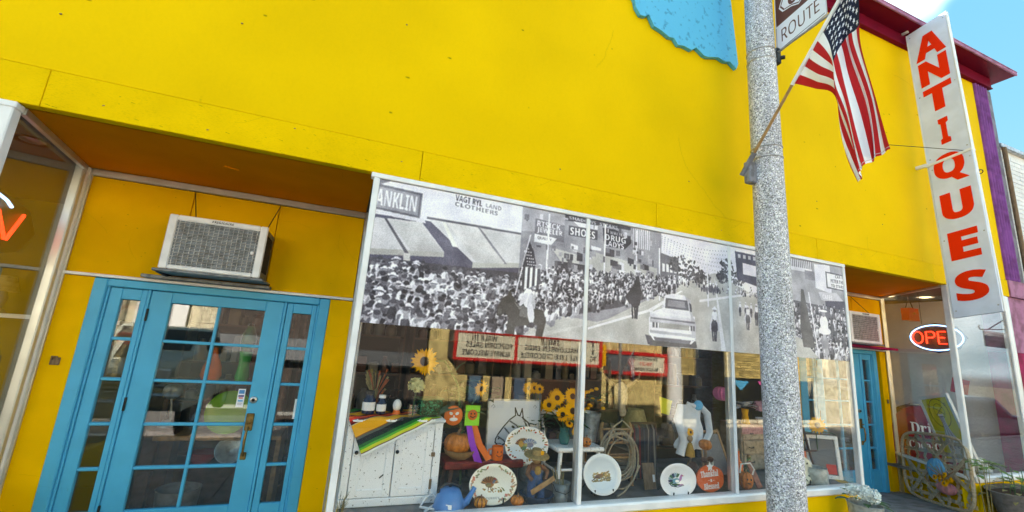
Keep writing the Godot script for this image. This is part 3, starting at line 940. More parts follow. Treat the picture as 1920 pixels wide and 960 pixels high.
	P(o, "base", Mb.new().span(-0.5, 0.5, 0, 0.3, -0.5, 0.5, 0.03), m("white"))
	# dark brick store and cream block store to the left
	o = T("brick_building", "dark brick store across the street left of the theatre", "building", Vector3(0, -2.2, z))
	P(o, "wall", Mb.new().span(-5.6, 3.5, -0.2, 6.6, 0, 6), m("dark brick"))
	for k in 3:
		var w := P(o, "window", Mb.new().span(-5.0 + k * 2.8, -2.9 + k * 2.8, 0.5, 2.6, -0.02, 0.0), m("black"))
		P(w, "frame", Mb.new().span(-5.1 + k * 2.8, -2.8 + k * 2.8, 2.6, 2.75, -0.06, 0.0).span(-5.1 + k * 2.8, -2.8 + k * 2.8, 0.35, 0.5, -0.06, 0.0), m("aluminium"))
	P(o, "awning", Mb.new().prism([Vector2(-5.3, 2.75), Vector2(3.3, 2.75), Vector2(3.3, 3.3), Vector2(-5.3, 3.3)], -0.9, -0.02), mat("slate", lin(0.13, 0.14, 0.16), 0.5))
	o = T("block_building", "cream block building across the street, mirrored in the left teal door", "building", Vector3(0, -2.2, z))
	P(o, "wall", Mb.new().span(-26, -5.7, -0.2, 7.5, 0.1, 6), m("cream block"))
	for k in 18:
		for q in [[-6.6, -5.75], [-9.6, -8.9]]:
			P(o, "block", Mb.new().span(q[0], q[1], k * 0.4, k * 0.4 + 0.385, -0.12, 0.1, 0.015), m("cream block"))
	P(o, "doorway", Mb.new().span(-8.6, -6.9, 0.0, 3.4, 0.05, 0.12), m("dark brick"))
	P(o, "sign_board", Mb.new().span(-8.5, -7.0, 3.0, 5.0, -0.05, 0.05, 0.02), m("white"))
	P(o, "window", Mb.new().span(-14.0, -10.2, 0.6, 3.4, 0.05, 0.12), m("black"))

# ---------------------------------------------------------------- pole, flag, signs
func star(cv, x: float, y: float, r: float) -> void:
	var p := []
	for k in 10:
		var a := PI + TAU * k / 10.0
		p.append(Vector2(x, y) + Vector2(cos(a), sin(a)) * (r if k % 2 == 0 else r * 0.42))
	cv.poly(p, Color(0.93, 0.93, 0.97))

func smooth_grid(ctrl: Array, m_: int, k_: int) -> Array:
	var cm := func(a: Vector3, b: Vector3, c: Vector3, d: Vector3, t: float) -> Vector3:
		return b.cubic_interpolate(c, a, d, t)
	var mid := []
	for row in ctrl:
		var line := []
		for j in k_ + 1:
			var t: float = float(j) / k_ * (row.size() - 1)
			var i := mini(int(t), row.size() - 2)
			line.append(cm.call(row[maxi(i - 1, 0)], row[i], row[i + 1], row[mini(i + 2, row.size() - 1)], t - i))
		mid.append(line)
	var out := []
	for q in m_ + 1:
		var t: float = float(q) / m_ * (mid.size() - 1)
		var i := mini(int(t), mid.size() - 2)
		var line := []
		for j in k_ + 1:
			line.append(cm.call(mid[maxi(i - 1, 0)][j], mid[i][j], mid[i + 1][j], mid[mini(i + 2, mid.size() - 1)][j], t - i))
		out.append(line)
	return out

func street_things() -> void:
	# concrete lamp pole
	var base := Vector3(3.615, pave(3.615), 0.39)
	var ag := mat("aggregate", Color.WHITE, 0.8)
	ag.albedo_texture = tx.aggregate
	ag.uv1_scale = Vector3(1.0, 4.0, 1)
	ag.heightmap_enabled = true
	ag.heightmap_texture = tx.aggregate
	ag.heightmap_scale = 0.12
	var o := T("lamp_pole", "thick speckled concrete street pole in front of the big window", "pole", base)
	var pts := []
	var rr := []
	for k in 15:
		pts.append(Vector3(0, k * 0.5, 0)); rr.append(lerpf(0.149, 0.122, k / 14.0))
	P(o, "shaft", Mb.new().tube(pts, rr, 40), ag)
	P(o, "footing", Mb.new().lathe([[0.0, 0.12], [0.19, 0.11], [0.21, 0.0]], 24), m("concrete"))
	for yy in [4.955, 4.846, 3.875, 3.765]:
		P(o, "strap", Mb.new().at(0, yy - base.y, 0, 0, 0.04, 0.05).ring(Vector3.ZERO, 0.1365 if yy < 4.2 else 0.1325, 0.006, Vector3.RIGHT, Vector3.BACK, 28, 6), m("steel"))
	P(o, "clamp", Mb.new().at(0.11, 4.90 - base.y, 0.09).span(-0.03, 0.03, -0.09, 0.09, -0.03, 0.03, 0.01).tube([Vector3(0.0, -0.02, 0.0), Vector3(0.05, -0.02, 0.05)], 0.02, 8), m("iron"))
	P(o, "conduit", Mb.new().tube([Vector3(0.135, 5.0 - base.y, 0.03), Vector3(0.128, 7.0, 0.03)], 0.014, 8), m("steel"))
	# flag on its staff
	var c := [
		[Vector3(3.387, 4.256, 0.862), Vector3(3.387, 4.422, 1.005), Vector3(3.387, 4.566, 1.139), Vector3(3.387, 4.739, 1.271), Vector3(3.387, 4.941, 1.429)],
		[Vector3(3.406, 4.119, 1.015), Vector3(3.368, 4.263, 1.111), Vector3(3.350, 4.393, 1.193), Vector3(3.406, 4.610, 1.288), Vector3(3.387, 4.751, 1.420)],
		[Vector3(3.425, 3.987, 1.160), Vector3(3.350, 4.098, 1.213), Vector3(3.312, 4.201, 1.242), Vector3(3.425, 4.433, 1.270), Vector3(3.387, 4.438, 1.399)],
		[Vector3(3.425, 3.694, 1.169), Vector3(3.350, 3.867, 1.222), Vector3(3.312, 3.989, 1.248), Vector3(3.425, 4.260, 1.295), Vector3(3.387, 4.188, 1.406)],
		[Vector3(3.425, 3.431, 1.193), Vector3(3.350, 3.561, 1.258), Vector3(3.312, 3.669, 1.305), Vector3(3.425, 3.813, 1.359), Vector3(3.387, 3.763, 1.459)],
		[Vector3(3.425, 3.172, 1.259), Vector3(3.350, 3.194, 1.320), Vector3(3.312, 3.254, 1.357), Vector3(3.425, 3.332, 1.371), Vector3(3.387, 3.342, 1.503)]]
	# even stripe spacing: the five columns stand at stripes 0, 3, 6, 9, 13
	for i in c.size():
		var r: Array = c[i]
		var even := []
		for k in 14:
			var at_ := [0, 3, 6, 9, 13]
			var s := 0
			while s < 3 and k > at_[s + 1]: s += 1
			even.append(r[s].lerp(r[s + 1], float(k - at_[s]) / (at_[s + 1] - at_[s])))
		c[i] = even
	var foot := Vector3(3.387, 3.638, 0.33)
	var g := smooth_grid(c, 34, 52)
	for i in g.size():
		for j in g[i].size():
			var s: float = float(i) / (g.size() - 1)
			g[i][j] += Vector3(0.016 * sin(j * 0.55 + s * 2.0) * s + 0.01 * sin(s * 14.0 + j * 0.2), 0, 0.006 * sin(s * 11.0 + j * 0.3)) - foot
	var cv := Cv.new(390, 500, Color(0.96, 0.96, 0.98), self)
	for k in 13:
		if k % 2 == 0: cv.rect(k * 30, 0, 30, 500, Color(0.74, 0.02, 0.07))
	cv.rect(180, 0, 210, 200, Color(0.035, 0.07, 0.20))
	for a in 9:
		for b in 11:
			if (a + b) % 2 == 0: star(cv, 180 + 210 * (a + 1) / 10.0, 200 * (b + 1) / 12.0, 11.0)
	cv.rect(0, 492, 390, 2, Color(0.75, 0.72, 0.75))
	var fm := printed("flag cloth", cv.tex(), 0.8)
	fm.backlight_enabled = true
	fm.backlight = Color(0.18, 0.18, 0.18)
	o = T("flag", "stars and stripes flag hanging from a wooden staff on the speckled pole", "flag", foot)
	P(o, "cloth", Mb.new().grid(g), fm)
	var dir := (Vector3(3.387, 4.946, 1.428) - foot).normalized()
	P(o, "staff", Mb.new().tube([dir * 0.05, dir * 1.85], [0.014, 0.012], 10), m("tan wood"))
	P(o, "finial", Mb.new().at(dir.x * 1.87, dir.y * 1.87, dir.z * 1.87).ell(Vector3.ZERO, Vector3(0.022, 0.026, 0.022), 12, 8), m("brass"))
	P(o, "sleeve", Mb.new().tube([dir * 0.80, dir * 1.80], 0.017, 10), m("white"))
	P(o, "socket", Mb.new().tube([dir * -0.06, dir * 0.17], [0.024, 0.026], 12).span(0.0, 0.1, -0.14, 0.08, -0.02, 0.05, 0.01), worn("grey paint", lin(0.22, 0.23, 0.28), 0.5, tx.dirt, 2.0))
	var f2 := dup(o, "second stars and stripes flag across the street, mirrored in the middle pane", Vector3(12.2, 0.9, 14.0), PI)
	f2.scale = Vector3.ONE * 0.8
	o = T("flag_post", "thin grey post across the street that holds the mirrored flag", "pole", Vector3(12.2, -2.3, 14.2))
	P(o, "shaft", Mb.new().tube([Vector3.ZERO, Vector3(0, 4.6, 0)], 0.07, 12), m("steel"))
	# historic route sign
	var ex := Vector3(0.02, 0.19, 1.0).normalized()
	var ey := Vector3(0, 1, 0.02).normalized()
	o = T("route_sign", "brown and white historic route sign with a highway shield, strapped high on the pole", "sign", Vector3(3.763, 4.955, 0.45))
	var rs := Transform3D(Basis(ex, ey, Vector3.LEFT), Vector3.ZERO)
	var b := Mb.new()
	b.xf = rs
	b.span(0, 0.515, 0, 0.98, -0.006, 0.0)
	P(o, "plate", b, worn("sign back", lin(0.55, 0.55, 0.58), 0.4, tx.mottle, 2.0))
	cv = Cv.new(420, 800, Color(0.94, 0.94, 0.97), self)
	var brown := Color(0.40, 0.24, 0.20)
	cv.rect(8, 8, 404, 540, brown)
	cv.line([Vector2(12, 784), Vector2(408, 784)], 6, Color(0.3, 0.22, 0.25))
	cv.line([Vector2(8, 560), Vector2(8, 784)], 4, Color(0.3, 0.22, 0.25))
	var sh := func(k: float) -> Array:
		var p := []
		for q in [[-0.42, -0.8], [-0.9, -0.62], [-0.78, -0.2], [-0.98, 0.28], [-0.8, 0.62], [-0.36, 0.74], [0, 0.96], [0.36, 0.74], [0.8, 0.62], [0.98, 0.28], [0.78, -0.2], [0.9, -0.62], [0.42, -0.8], [0, -0.66]]:
			p.append(Vector2(212 + q[0] * 178 * k, 338 + q[1] * 178 * k))
		return p
	cv.poly(sh.call(1.0), Color(0.95, 0.95, 0.97))
	cv.poly(sh.call(0.93), brown)
	cv.poly(sh.call(0.87), Color(0.95, 0.95, 0.97))
	cv.text("US", 170, 222, 84, 56, brown)
	cv.text("66", 122, 300, 180, 150, brown)
	cv.text("HISTORIC", 40, 60, 340, 84, Color(0.94, 0.94, 0.97), 0, 0, "Droid Sans", 400)
	cv.text("ROUTE", 52, 606, 322, 122, brown, 0, 0, "Droid Sans", 400)
	b = Mb.new()
	b.xf = rs.translated_local(Vector3(0.005, 0.004, 0.003))
	b.quad_up(0.505, 0.965)
	P(o, "face", b, printed("route sign print", cv.tex(), 0.35))
	P(o, "arm", Mb.new().tube([Vector3(-0.06, -0.035, -0.02), ex * 0.56 + Vector3(0, -0.03, 0)], 0.011, 8), m("steel"))
	P(o, "arm", Mb.new().tube([Vector3(-0.06, 0.99, -0.02), ex * 0.56 + Vector3(0, 0.99, 0)], 0.011, 8), m("steel"))
	# projecting letter sign
	o = T("projecting_sign", "tall white sign with red capital letters standing out from the yellow wall", "sign", Vector3(7.0, 2.514, 0.17))
	ex = Vector3(0, 0.066, 0.435).normalized()
	ey = Vector3(0, 4.1, -0.075).normalized()
	rs = Transform3D(Basis(ex, ey, Vector3.LEFT), Vector3.ZERO)
	var wht := worn("sign white", lin(0.74, 0.80, 0.98), 0.45, tx.mottle, 0.8)
	for q in [[0.0, 2.035], [2.045, 4.1]]:
		b = Mb.new()
		b.xf = rs
		if q[0] < 1.0: b.xf = rs.translated_local(Vector3(0.012, 0, 0.018))
		b.span(0, 0.44, q[0], q[1], -0.05, 0.0, 0.004)
		P(o, "panel", b, wht)
		b = Mb.new()
		b.xf = rs
		b.span(-0.012, 0.0, q[0], q[1], -0.056, 0.006, 0.003).span(0.44, 0.452, q[0], q[1], -0.056, 0.006, 0.003)
		P(o, "edge_trim", b, m("white frame"))
	b = Mb.new()
	b.xf = rs
	b.span(-0.016, 0.456, 2.022, 2.058, -0.06, 0.030, 0.006)
	P(o, "joint_bar", b, m("white frame"))
	for q in [0.08, 0.98, 1.96, 2.12, 3.06, 4.03]:
		for x in [0.03, 0.41]:
			b = Mb.new()
			b.xf = rs.translated_local(Vector3(x + (0.012 if q < 2.04 else 0.0), q, 0.0 if q > 2.04 else 0.018))
			P(o, "bolt", b.ell(Vector3.ZERO, Vector3(0.009, 0.009, 0.005), 8, 4), m("steel"))
	var ltr := mat("sign red", lin(0.85, 0.028, 0.0), 0.5)
	ltr.metallic_specular = 0.25
	var spots := [[0.34, 0.33], [0.74, 0.31], [1.16, 0.30], [1.66, 0.10], [2.21, 0.33], [2.70, 0.31], [3.22, 0.285], [3.74, 0.30]]
	for k in 8:
		b = Mb.new()
		var w: float = spots[k][1]
		b.xf = rs.translated_local(Vector3(0.225 - w / 2, 4.1 - spots[k][0] - 0.18, 0.0 if k < 4 else 0.018))
		P(o, "letter", capital_n(b, w, 0.36, 0.006) if k == 1 else word(b, "ANTIQUES"[k], w, 0.36 if k != 4 else 0.40, 0.006, "Droid Sans", 700, 0.9), ltr)
		b = Mb.new()
		b.xf = rs.translated_local(Vector3(0.225 + w / 2, 4.1 - spots[k][0] - 0.18, -0.05)) * Transform3D(Basis(Vector3.UP, PI), Vector3.ZERO)
		P(o, "letter", capital_n(b, w, 0.36, 0.006) if k == 1 else word(b, "ANTIQUES"[k], w, 0.36 if k != 4 else 0.40, 0.006, "Droid Sans", 700, 0.9), ltr)
	P(o, "bracket", Mb.new().span(-0.02, 0.02, 4.14, 4.18, -0.17, -0.05, 0.004), m("white frame"))
	P(o, "bracket", Mb.new().span(-0.02, 0.02, 2.04, 2.085, -0.17, -0.05, 0.004), m("white frame"))
	P(o, "guy_wire", Mb.new().tube([Vector3(0, 2.12, 0.33), Vector3(1.636, 2.367, -0.165)], 0.006, 6).tube([Vector3(1.50, 2.35, -0.12), Vector3(1.46, 2.33, -0.11)], 0.02, 8).tube([Vector3(0, 2.12, 0.33), Vector3(-0.61, 2.27, -0.165)], 0.004, 6), m("iron"))
	P(o, "wall_eye", Mb.new().ring(Vector3(1.636, 2.367, -0.15), 0.03, 0.007, Vector3.BACK, Vector3.UP, 14, 6), m("iron"))
	# state shaped board
	b = Mb.new()
	b.prism([Vector2(2.286, 5.379), Vector2(2.303, 5.305), Vector2(2.359, 5.231), Vector2(2.420, 5.236), Vector2(2.465, 5.277), Vector2(2.533, 5.163), Vector2(2.625, 5.143), Vector2(2.729, 5.100), Vector2(2.790, 5.111), Vector2(2.846, 5.045), Vector2(2.917, 5.062), Vector2(3.028, 5.046), Vector2(3.090, 5.101), Vector2(3.198, 5.038), Vector2(3.248, 5.035), Vector2(3.402, 5.085), Vector2(3.505, 5.063), Vector2(3.571, 5.086), Vector2(3.668, 5.023), Vector2(3.698, 5.096), Vector2(3.624, 5.917), Vector2(3.66, 6.42), Vector2(1.0, 6.42), Vector2(1.0, 6.16), Vector2(1.93, 6.16), Vector2(1.93, 5.62), Vector2(2.1, 5.56), Vector2(2.2, 5.50)], 0.004, 0.045)
	var mp := worn("board blue", lin(0.10, 0.50, 0.82), 0.55, tx.scuff, 0.9, tx.fine, 0.1)
	S("state_board", "sky blue cutout board in the shape of a state, high on the yellow wall", "board", b, mp)
	# window air conditioners
	o = air_conditioner()
	o.position = Vector3(-1.09, 2.2, -0.8)
	o = dup(o, "white air conditioner with a grey grille over the teal door in the far recess", Vector3(6.98, 2.19, -0.79))
	o = T("potted_flowers", "white cloth hydrangeas in a tapered grey pot at the foot of the big window", "flower pot", Vector3(4.87, pave(4.87), 0.24))
	P(o, "pot", Mb.new().lathe([[0.0, 0.0], [0.10, 0.0], [0.14, 0.50], [0.15, 0.53], [0.135, 0.53], [0.13, 0.46], [0.0, 0.45]].map(func(q): return [q[0], q[1] * 0.80]), 24), worn("pot grey", lin(0.42, 0.45, 0.46), 0.6, tx.dirt, 3.0))
	flower_heads(o, Vector3(0, 0.425, 0), 0.105, 8, lin(0.80, 0.84, 0.82), 0.05)
	leaves(o, "leaf", Vector3(0, 0.41, 0), 0.16, 14, 0.10, m("leaf"))

func flower_heads(o: Node3D, at_: Vector3, spread: float, count: int, k: Color, size: float) -> void:
	var pm := mat("bloom %s" % str(k), k, 0.7)
	for i in count:
		var a := i * 2.4
		var r := spread * sqrt((i + 0.5) / count)
		var p := at_ + Vector3(cos(a) * r, 0.10 - r * 0.35 + rng.randf_range(-0.01, 0.03), sin(a) * r)
		var b := Mb.new()
		for q in 26:   # each head a ball of small four-petalled florets
			var d := Vector3(rng.randfn(), rng.randfn() + 0.35, rng.randfn()).normalized()
			var s := size * rng.randf_range(0.8, 1.05)
			var e1 := d.cross(Vector3(0.3, 0.9, 0.2)).normalized()
			var e2 := d.cross(e1)
			for t in 4:
				var w := e1 * cos(t * PI / 2 + q) + e2 * sin(t * PI / 2 + q)
				var w2 := d.cross(w)
				var c0 := p + d * s
				b.flat(c0, c0 + w * 0.020 + w2 * 0.012 + d * 0.010, c0 + w * 0.024 - w2 * 0.010 - d * 0.004, d)
		P(o, "flower_head", b, pm)

func leaves(o: Node3D, called: String, at_: Vector3, reach: float, count: int, size: float, mt: Material, rise := 0.3) -> void:
	for i in count:
		var a := i * 2.4 + rng.randf() * 0.4
		var d := Vector3(cos(a), rise + rng.randf_range(-0.3, 0.4), sin(a)).normalized()
		P(o, called, leaf(at_ + d * reach * rng.randf_range(0.45, 1.0), d, size * rng.randf_range(0.7, 1.2)), mt)

func leaf(p: Vector3, d: Vector3, s: float) -> Mb:
	var side := d.cross(Vector3.UP)
	if side.length() < 0.05: side = Vector3.RIGHT
	side = side.normalized()
	var up := side.cross(d).normalized()
	var b := Mb.new()
	var rows := []
	for k in 6:
		var t := k / 5.0
		var w := sin(PI * pow(t, 0.75)) * 0.32 + 0.005
		var c0 := p + d * s * t - Vector3(0, s * 0.35 * t * t, 0)
		rows.append([c0 - side * w * s + up * 0.06 * s, c0, c0 + side * w * s + up * 0.06 * s])
	return b.grid(rows)

func capital_n(b: Mb, w: float, h: float, depth: float) -> Mb:
	var t := w * 0.30
	return b.prism([Vector2(0, 0), Vector2(t, 0), Vector2(t, h * 0.56), Vector2(w - t, 0), Vector2(w, 0), Vector2(w, h), Vector2(w - t, h), Vector2(w - t, h * 0.44), Vector2(t, h), Vector2(0, h)], 0, depth)

func air_conditioner() -> Node3D:
	var o := T("air_conditioner", "white air conditioner with a grey grille on the ledge over the left teal door", "air conditioner")
	var wm := worn("cooler white", lin(0.88, 0.88, 0.92), 0.4, tx.mottle, 1.6)
	var w := 0.345
	var gr := worn("cooler grey", lin(0.20, 0.22, 0.25), 0.5, tx.dirt, 2.0, null, 0.0, 0.3)
	P(o, "case", Mb.new().span(-w + 0.01, w - 0.01, 0.012, 0.428, -0.37, -0.012, 0.008), gr)
	P(o, "front_frame", Mb.new().span(-w, -w + 0.058, 0.0, 0.435, -0.03, 0.0, 0.008).span(w - 0.058, w, 0.0, 0.435, -0.03, 0.0, 0.008).span(-w + 0.058, w - 0.058, 0.39, 0.435, -0.03, 0.0, 0.008).span(-w + 0.058, w - 0.058, 0.0, 0.035, -0.03, 0.0, 0.008), wm)
	P(o, "coil", Mb.new().span(-w + 0.05, w - 0.05, 0.03, 0.395, -0.026, -0.018), worn("coil", lin(0.13, 0.13, 0.135), 0.7, tx.dirt, 8.0))
	var b := Mb.new()
	for k in 17:
		var x := -w + 0.058 + (k + 0.5) * (2 * w - 0.116) / 17.0
		b.tube([Vector3(x, 0.035, -0.008), Vector3(x, 0.39, -0.008)], 0.0032, 5, false)
	for k in 13:
		var y := 0.035 + (k + 0.5) * 0.355 / 13.0
		b.tube([Vector3(-w + 0.058, y, -0.004), Vector3(w - 0.058, y, -0.004)], 0.0034, 5, false)
	P(o, "grille", b, m("steel"))
	P(o, "name_plate", word(Mb.new().at(-0.055, 0.404, 0.0), "FRIGIDAIRE", 0.15, 0.018, 0.002), m("black"))
	P(o, "badge", Mb.new().at(w - 0.085, 0.20, 0.0, 0, PI / 2).lathe([[0.0, 0.004], [0.013, 0.002], [0.014, 0.0]], 14), wm)
	for k in 7:
		P(o, "side_louvre", Mb.new().span(w - 0.012, w - 0.002, 0.06, 0.37, -0.07 - k * 0.035, -0.056 - k * 0.035, 0.002), m("iron"))
	P(o, "drip_tray", Mb.new().span(-w - 0.03, w + 0.03, -0.024, -0.002, -0.36, 0.01, 0.006), gr)
	P(o, "strut", Mb.new().bar(Vector3(-w - 0.01, -0.02, -0.05), Vector3(-w - 0.01, -0.04, -0.36), 0.02, 0.02), m("iron"))
	P(o, "stay_wire", Mb.new().tube([Vector3(-0.2, 0.43, -0.1), Vector3(-0.33, 0.72, -0.36)], 0.004, 5), m("iron"))
	P(o, "stay_wire", Mb.new().tube([Vector3(w - 0.03, 0.43, -0.1), Vector3(0.34, 0.72, -0.36)], 0.004, 5), m("iron"))
	return o

# ---------------------------------------------------------------- parade print on the upper window
const MX := 0.05
const MS := 300.0
func q2(x: float, y: float) -> Vector2:
	return Vector2((x - MX) * MS, (2.958 - y) * MS)

func mpoly(cv, pts: Array, k: float, tint := 0.02) -> void:
	var p := []
	for a in pts: p.append(q2(a[0], a[1]))
	cv.poly(p, tone(k, tint))

func tone(k: float, tint := 0.02) -> Color:
	return Color(clampf(k, 0, 1), clampf(k - 0.006, 0, 1), clampf(k + tint, 0, 1))

func mtext(cv, s: String, x: float, y: float, w: float, h: float, k: float, slope := 0.0, font := "Droid Sans") -> void:
	var p := q2(x, y)
	cv.text(s, p.x, p.y, w * MS, h * MS, tone(k), 0.0, slope, font)

func person_mark(cv, x: float, y: float, s: float) -> void:   # one onlooker: shirt, arm, face, hat
	if rng.randf() < 0.2: return
	s *= rng.randf_range(0.65, 1.35)
	var p := q2(x + rng.randf_range(-0.5, 0.5) * s, y + rng.randf_range(-0.5, 0.5) * s)
	var z := s * MS
	var light := rng.randf() < 0.62
	var k := rng.randf_range(0.78, 0.99) if light else rng.randf_range(0.10, 0.42)
	var lean := rng.randf_range(-0.25, 0.25)
	cv.ell(p.x, p.y + z * 0.9, z * rng.randf_range(0.42, 0.6), z * 0.95, tone(k), lean)
	cv.ell(p.x + z * rng.randf_range(-0.5, 0.5), p.y + z * 1.2, z * 0.16, z * 0.55, tone(k * 0.8), lean * 3.0)
	cv.ell(p.x + z * 0.2, p.y + z * 1.35, z * 0.18, z * 0.5, tone(k * 0.72), -lean)
	cv.ell(p.x + z * 0.26, p.y + z * 1.0, z * 0.2, z * 0.8, tone(k * 0.66), lean)
	cv.ell(p.x - z * 0.1, p.y + z * 1.65, z * 0.42, z * 0.35, tone(k * rng.randf_range(0.25, 0.8)), lean)
	var f := rng.randf_range(0.3, 0.62)
	cv.ell(p.x, p.y - z * 0.22, z * 0.29, z * 0.36, tone(f))
	var r := rng.randf()
	if r < 0.24:
		var hk := rng.randf_range(0.80, 0.98)
		cv.ell(p.x, p.y - z * 0.44, z * 0.52, z * 0.14, tone(hk), lean * 0.5)
		cv.ell(p.x, p.y - z * 0.56, z * 0.27, z * 0.2, tone(hk))
		cv.ell(p.x, p.y - z * 0.39, z * 0.40, z * 0.06, tone(0.25), lean * 0.5)
	elif r < 0.85:
		cv.ell(p.x + z * 0.03, p.y - z * 0.42, z * 0.31, z * 0.22, tone(rng.randf_range(0.08, 0.28)))

func horse_mark(cv, x: float, y: float, s: float, k: float, rider := true) -> void:   # a mounted rider seen head on
	var p := q2(x, y)
	var z := s * MS
	var o := func(a: float, b: float) -> Vector2: return p + Vector2(a, b) * z
	for l in [[-0.22, 0.02], [0.2, -0.05], [-0.08, 0.06], [0.1, 0.0]]:
		cv.line([o.call(l[0], 0.3), o.call(l[0] + l[1], 0.75), o.call(l[0] * 0.8 + l[1], 1.15)], z * 0.11, tone(k + 0.05))
	cv.ell(p.x, p.y + z * 0.15, z * 0.36, z * 0.42, tone(k))
	cv.poly([o.call(-0.2, 0.1), o.call(0.2, 0.1), o.call(0.14, -0.42), o.call(0.04, -0.62), o.call(-0.06, -0.62), o.call(-0.14, -0.42)], tone(k + 0.06))
	cv.ell(p.x, p.y - z * 0.30, z * 0.11, z * 0.28, tone(k + 0.12))
	if rider:
		cv.ell(p.x + z * 0.04, p.y - z * 0.62, z * 0.26, z * 0.34, tone(0.92))
		cv.ell(p.x + z * 0.05, p.y - z * 1.0, z * 0.12, z * 0.14, tone(0.5))
		cv.ell(p.x + z * 0.05, p.y - z * 1.1, z * 0.26, z * 0.06, tone(0.9))
		cv.ell(p.x + z * 0.05, p.y - z * 1.17, z * 0.12, z * 0.1, tone(0.9))
		for sgn in [-1, 1]:
			cv.line([o.call(0.04 + sgn * 0.2, -0.5), o.call(sgn * 0.36, 0.0), o.call(sgn * 0.38, 0.45)], z * 0.13, tone(0.8 if k < 0.3 else 0.3))

func mural() -> void:
	var cv := Cv.new(1560, 324, tone(0.55), self)
	# sky, far street, road
	mpoly(cv, [[2.3, 2.96], [4.0, 2.96], [4.0, 2.5], [2.3, 2.5]], 0.93, 0.04)
	mpoly(cv, [[0.05, 2.2], [2.0, 2.05], [2.9, 2.5], [3.29, 2.64], [3.34, 2.64], [3.75, 2.5], [5.3, 2.1], [5.3, 1.87], [0.05, 1.87]], 0.735, -0.03)
	mpoly(cv, [[1.2, 1.87], [2.2, 2.1], [2.9, 2.47], [3.25, 2.62], [2.95, 2.5], [2.3, 2.16], [1.5, 1.9]], 0.80, -0.03)
	for k in 70:   # pavement grain
		var y := 1.88 + 0.5 * pow(rng.randf(), 1.6)
		var x := rng.randf_range(1.7, 4.8)
		var p := q2(x, y)
		cv.rect(p.x, p.y, rng.randf_range(10, 60), 1, tone(rng.randf_range(0.68, 0.80), -0.03))
	mpoly(cv, [[1.88, 1.98], [2.55, 2.20], [2.9, 2.42], [2.87, 2.42], [2.5, 2.21], [1.88, 2.0]], 0.93, 0)
	mpoly(cv, [[3.30, 2.60], [3.42, 1.87], [3.36, 1.87], [3.295, 2.60]], 0.90, 0)
	mpoly(cv, [[3.1, 2.36], [3.9, 2.52], [3.9, 2.50], [3.1, 2.335]], 0.9, 0)
	# left: white store fascia, awnings
	mpoly(cv, [[0.05, 2.96], [1.22, 2.96], [1.22, 2.68], [0.05, 2.68]], 0.945, 0.035)
	mpoly(cv, [[0.05, 2.96], [0.16, 2.96], [0.05, 2.90]], 0.5)
	mpoly(cv, [[0.05, 2.915], [0.385, 2.90], [0.385, 2.70], [0.05, 2.715]], 0.42)
	mpoly(cv, [[0.05, 2.895], [0.365, 2.882], [0.365, 2.72], [0.05, 2.735]], 0.62)
	mtext(cv, "ANKLIN", 0.055, 2.878, 0.295, 0.125, 0.96, 0.03)
	mtext(cv, "VAGT RYL", 0.645, 2.945, 0.22, 0.05, 0.22, 0.05)
	mtext(cv, "CLOTHIERS", 0.645, 2.885, 0.36, 0.035, 0.45, 0.05)
	mtext(cv, "LAND", 0.90, 2.92, 0.13, 0.035, 0.5, 0.05)
	mpoly(cv, [[0.05, 2.68], [1.22, 2.71], [1.22, 2.30], [0.05, 2.30]], 0.30, 0.06)
	mpoly(cv, [[0.05, 2.72], [0.42, 2.70], [0.44, 2.67], [0.05, 2.685]], 0.9)
	mpoly(cv, [[0.05, 2.655], [0.41, 2.672], [0.60, 2.47], [0.05, 2.42]], 0.80, 0.0)
	mpoly(cv, [[0.05, 2.42], [0.60, 2.47], [0.60, 2.43], [0.05, 2.375]], 0.68, -0.03)
	mpoly(cv, [[0.13, 2.66], [0.15, 2.66], [0.34, 2.42], [0.31, 2.42]], 0.3)
	mpoly(cv, [[0.44, 2.715], [1.24, 2.715], [1.50, 2.50], [0.83, 2.42]], 0.83, 0.0)
	mpoly(cv, [[0.83, 2.42], [1.50, 2.50], [1.50, 2.465], [0.83, 2.375]], 0.72, -0.03)
	mpoly(cv, [[0.56, 2.705], [0.585, 2.705], [0.70, 2.52], [0.66, 2.52]], 0.92, -0.04)
	mpoly(cv, [[0.84, 2.715], [0.86, 2.715], [1.12, 2.44], [1.09, 2.44]], 0.5)
	mpoly(cv, [[0.30, 2.42], [0.35, 2.42], [0.36, 2.2], [0.31, 2.2]], 0.80, -0.02)
	mpoly(cv, [[0.44, 2.725], [1.22, 2.722], [1.22, 2.705], [0.44, 2.708]], 0.35)
	# middle block: brick, jeweller, shoes, drug signs
	mpoly(cv, [[1.22, 2.96], [2.65, 2.96], [2.65, 2.35], [1.22, 2.35]], 0.58, 0.02)
	mpoly(cv, [[1.22, 2.96], [1.62, 2.96], [1.62, 2.78], [1.22, 2.74]], 0.70)
	mpoly(cv, [[1.34, 2.87], [1.62, 2.85], [1.62, 2.70], [1.34, 2.70]], 0.46)
	mtext(cv, "RTSICK", 1.36, 2.855, 0.22, 0.05, 0.93, 0.02)
	mtext(cv, "JEWELER", 1.36, 2.80, 0.24, 0.055, 0.95, 0.02)
	mpoly(cv, [[1.34, 2.735], [1.55, 2.725], [1.50, 2.66], [1.34, 2.665]], 0.94)
	mtext(cv, "QUALITY", 1.37, 2.72, 0.13, 0.03, 0.4, 0.03)
	mpoly(cv, [[1.62, 2.96], [2.3, 2.96], [2.3, 2.92], [1.62, 2.90]], 0.2)
	mtext(cv, "SHADOWS  STEAKS", 1.66, 2.945, 0.5, 0.028, 0.8, 0.02)
	mpoly(cv, [[1.66, 2.86], [1.95, 2.86], [1.95, 2.77], [1.66, 2.77]], 0.28)
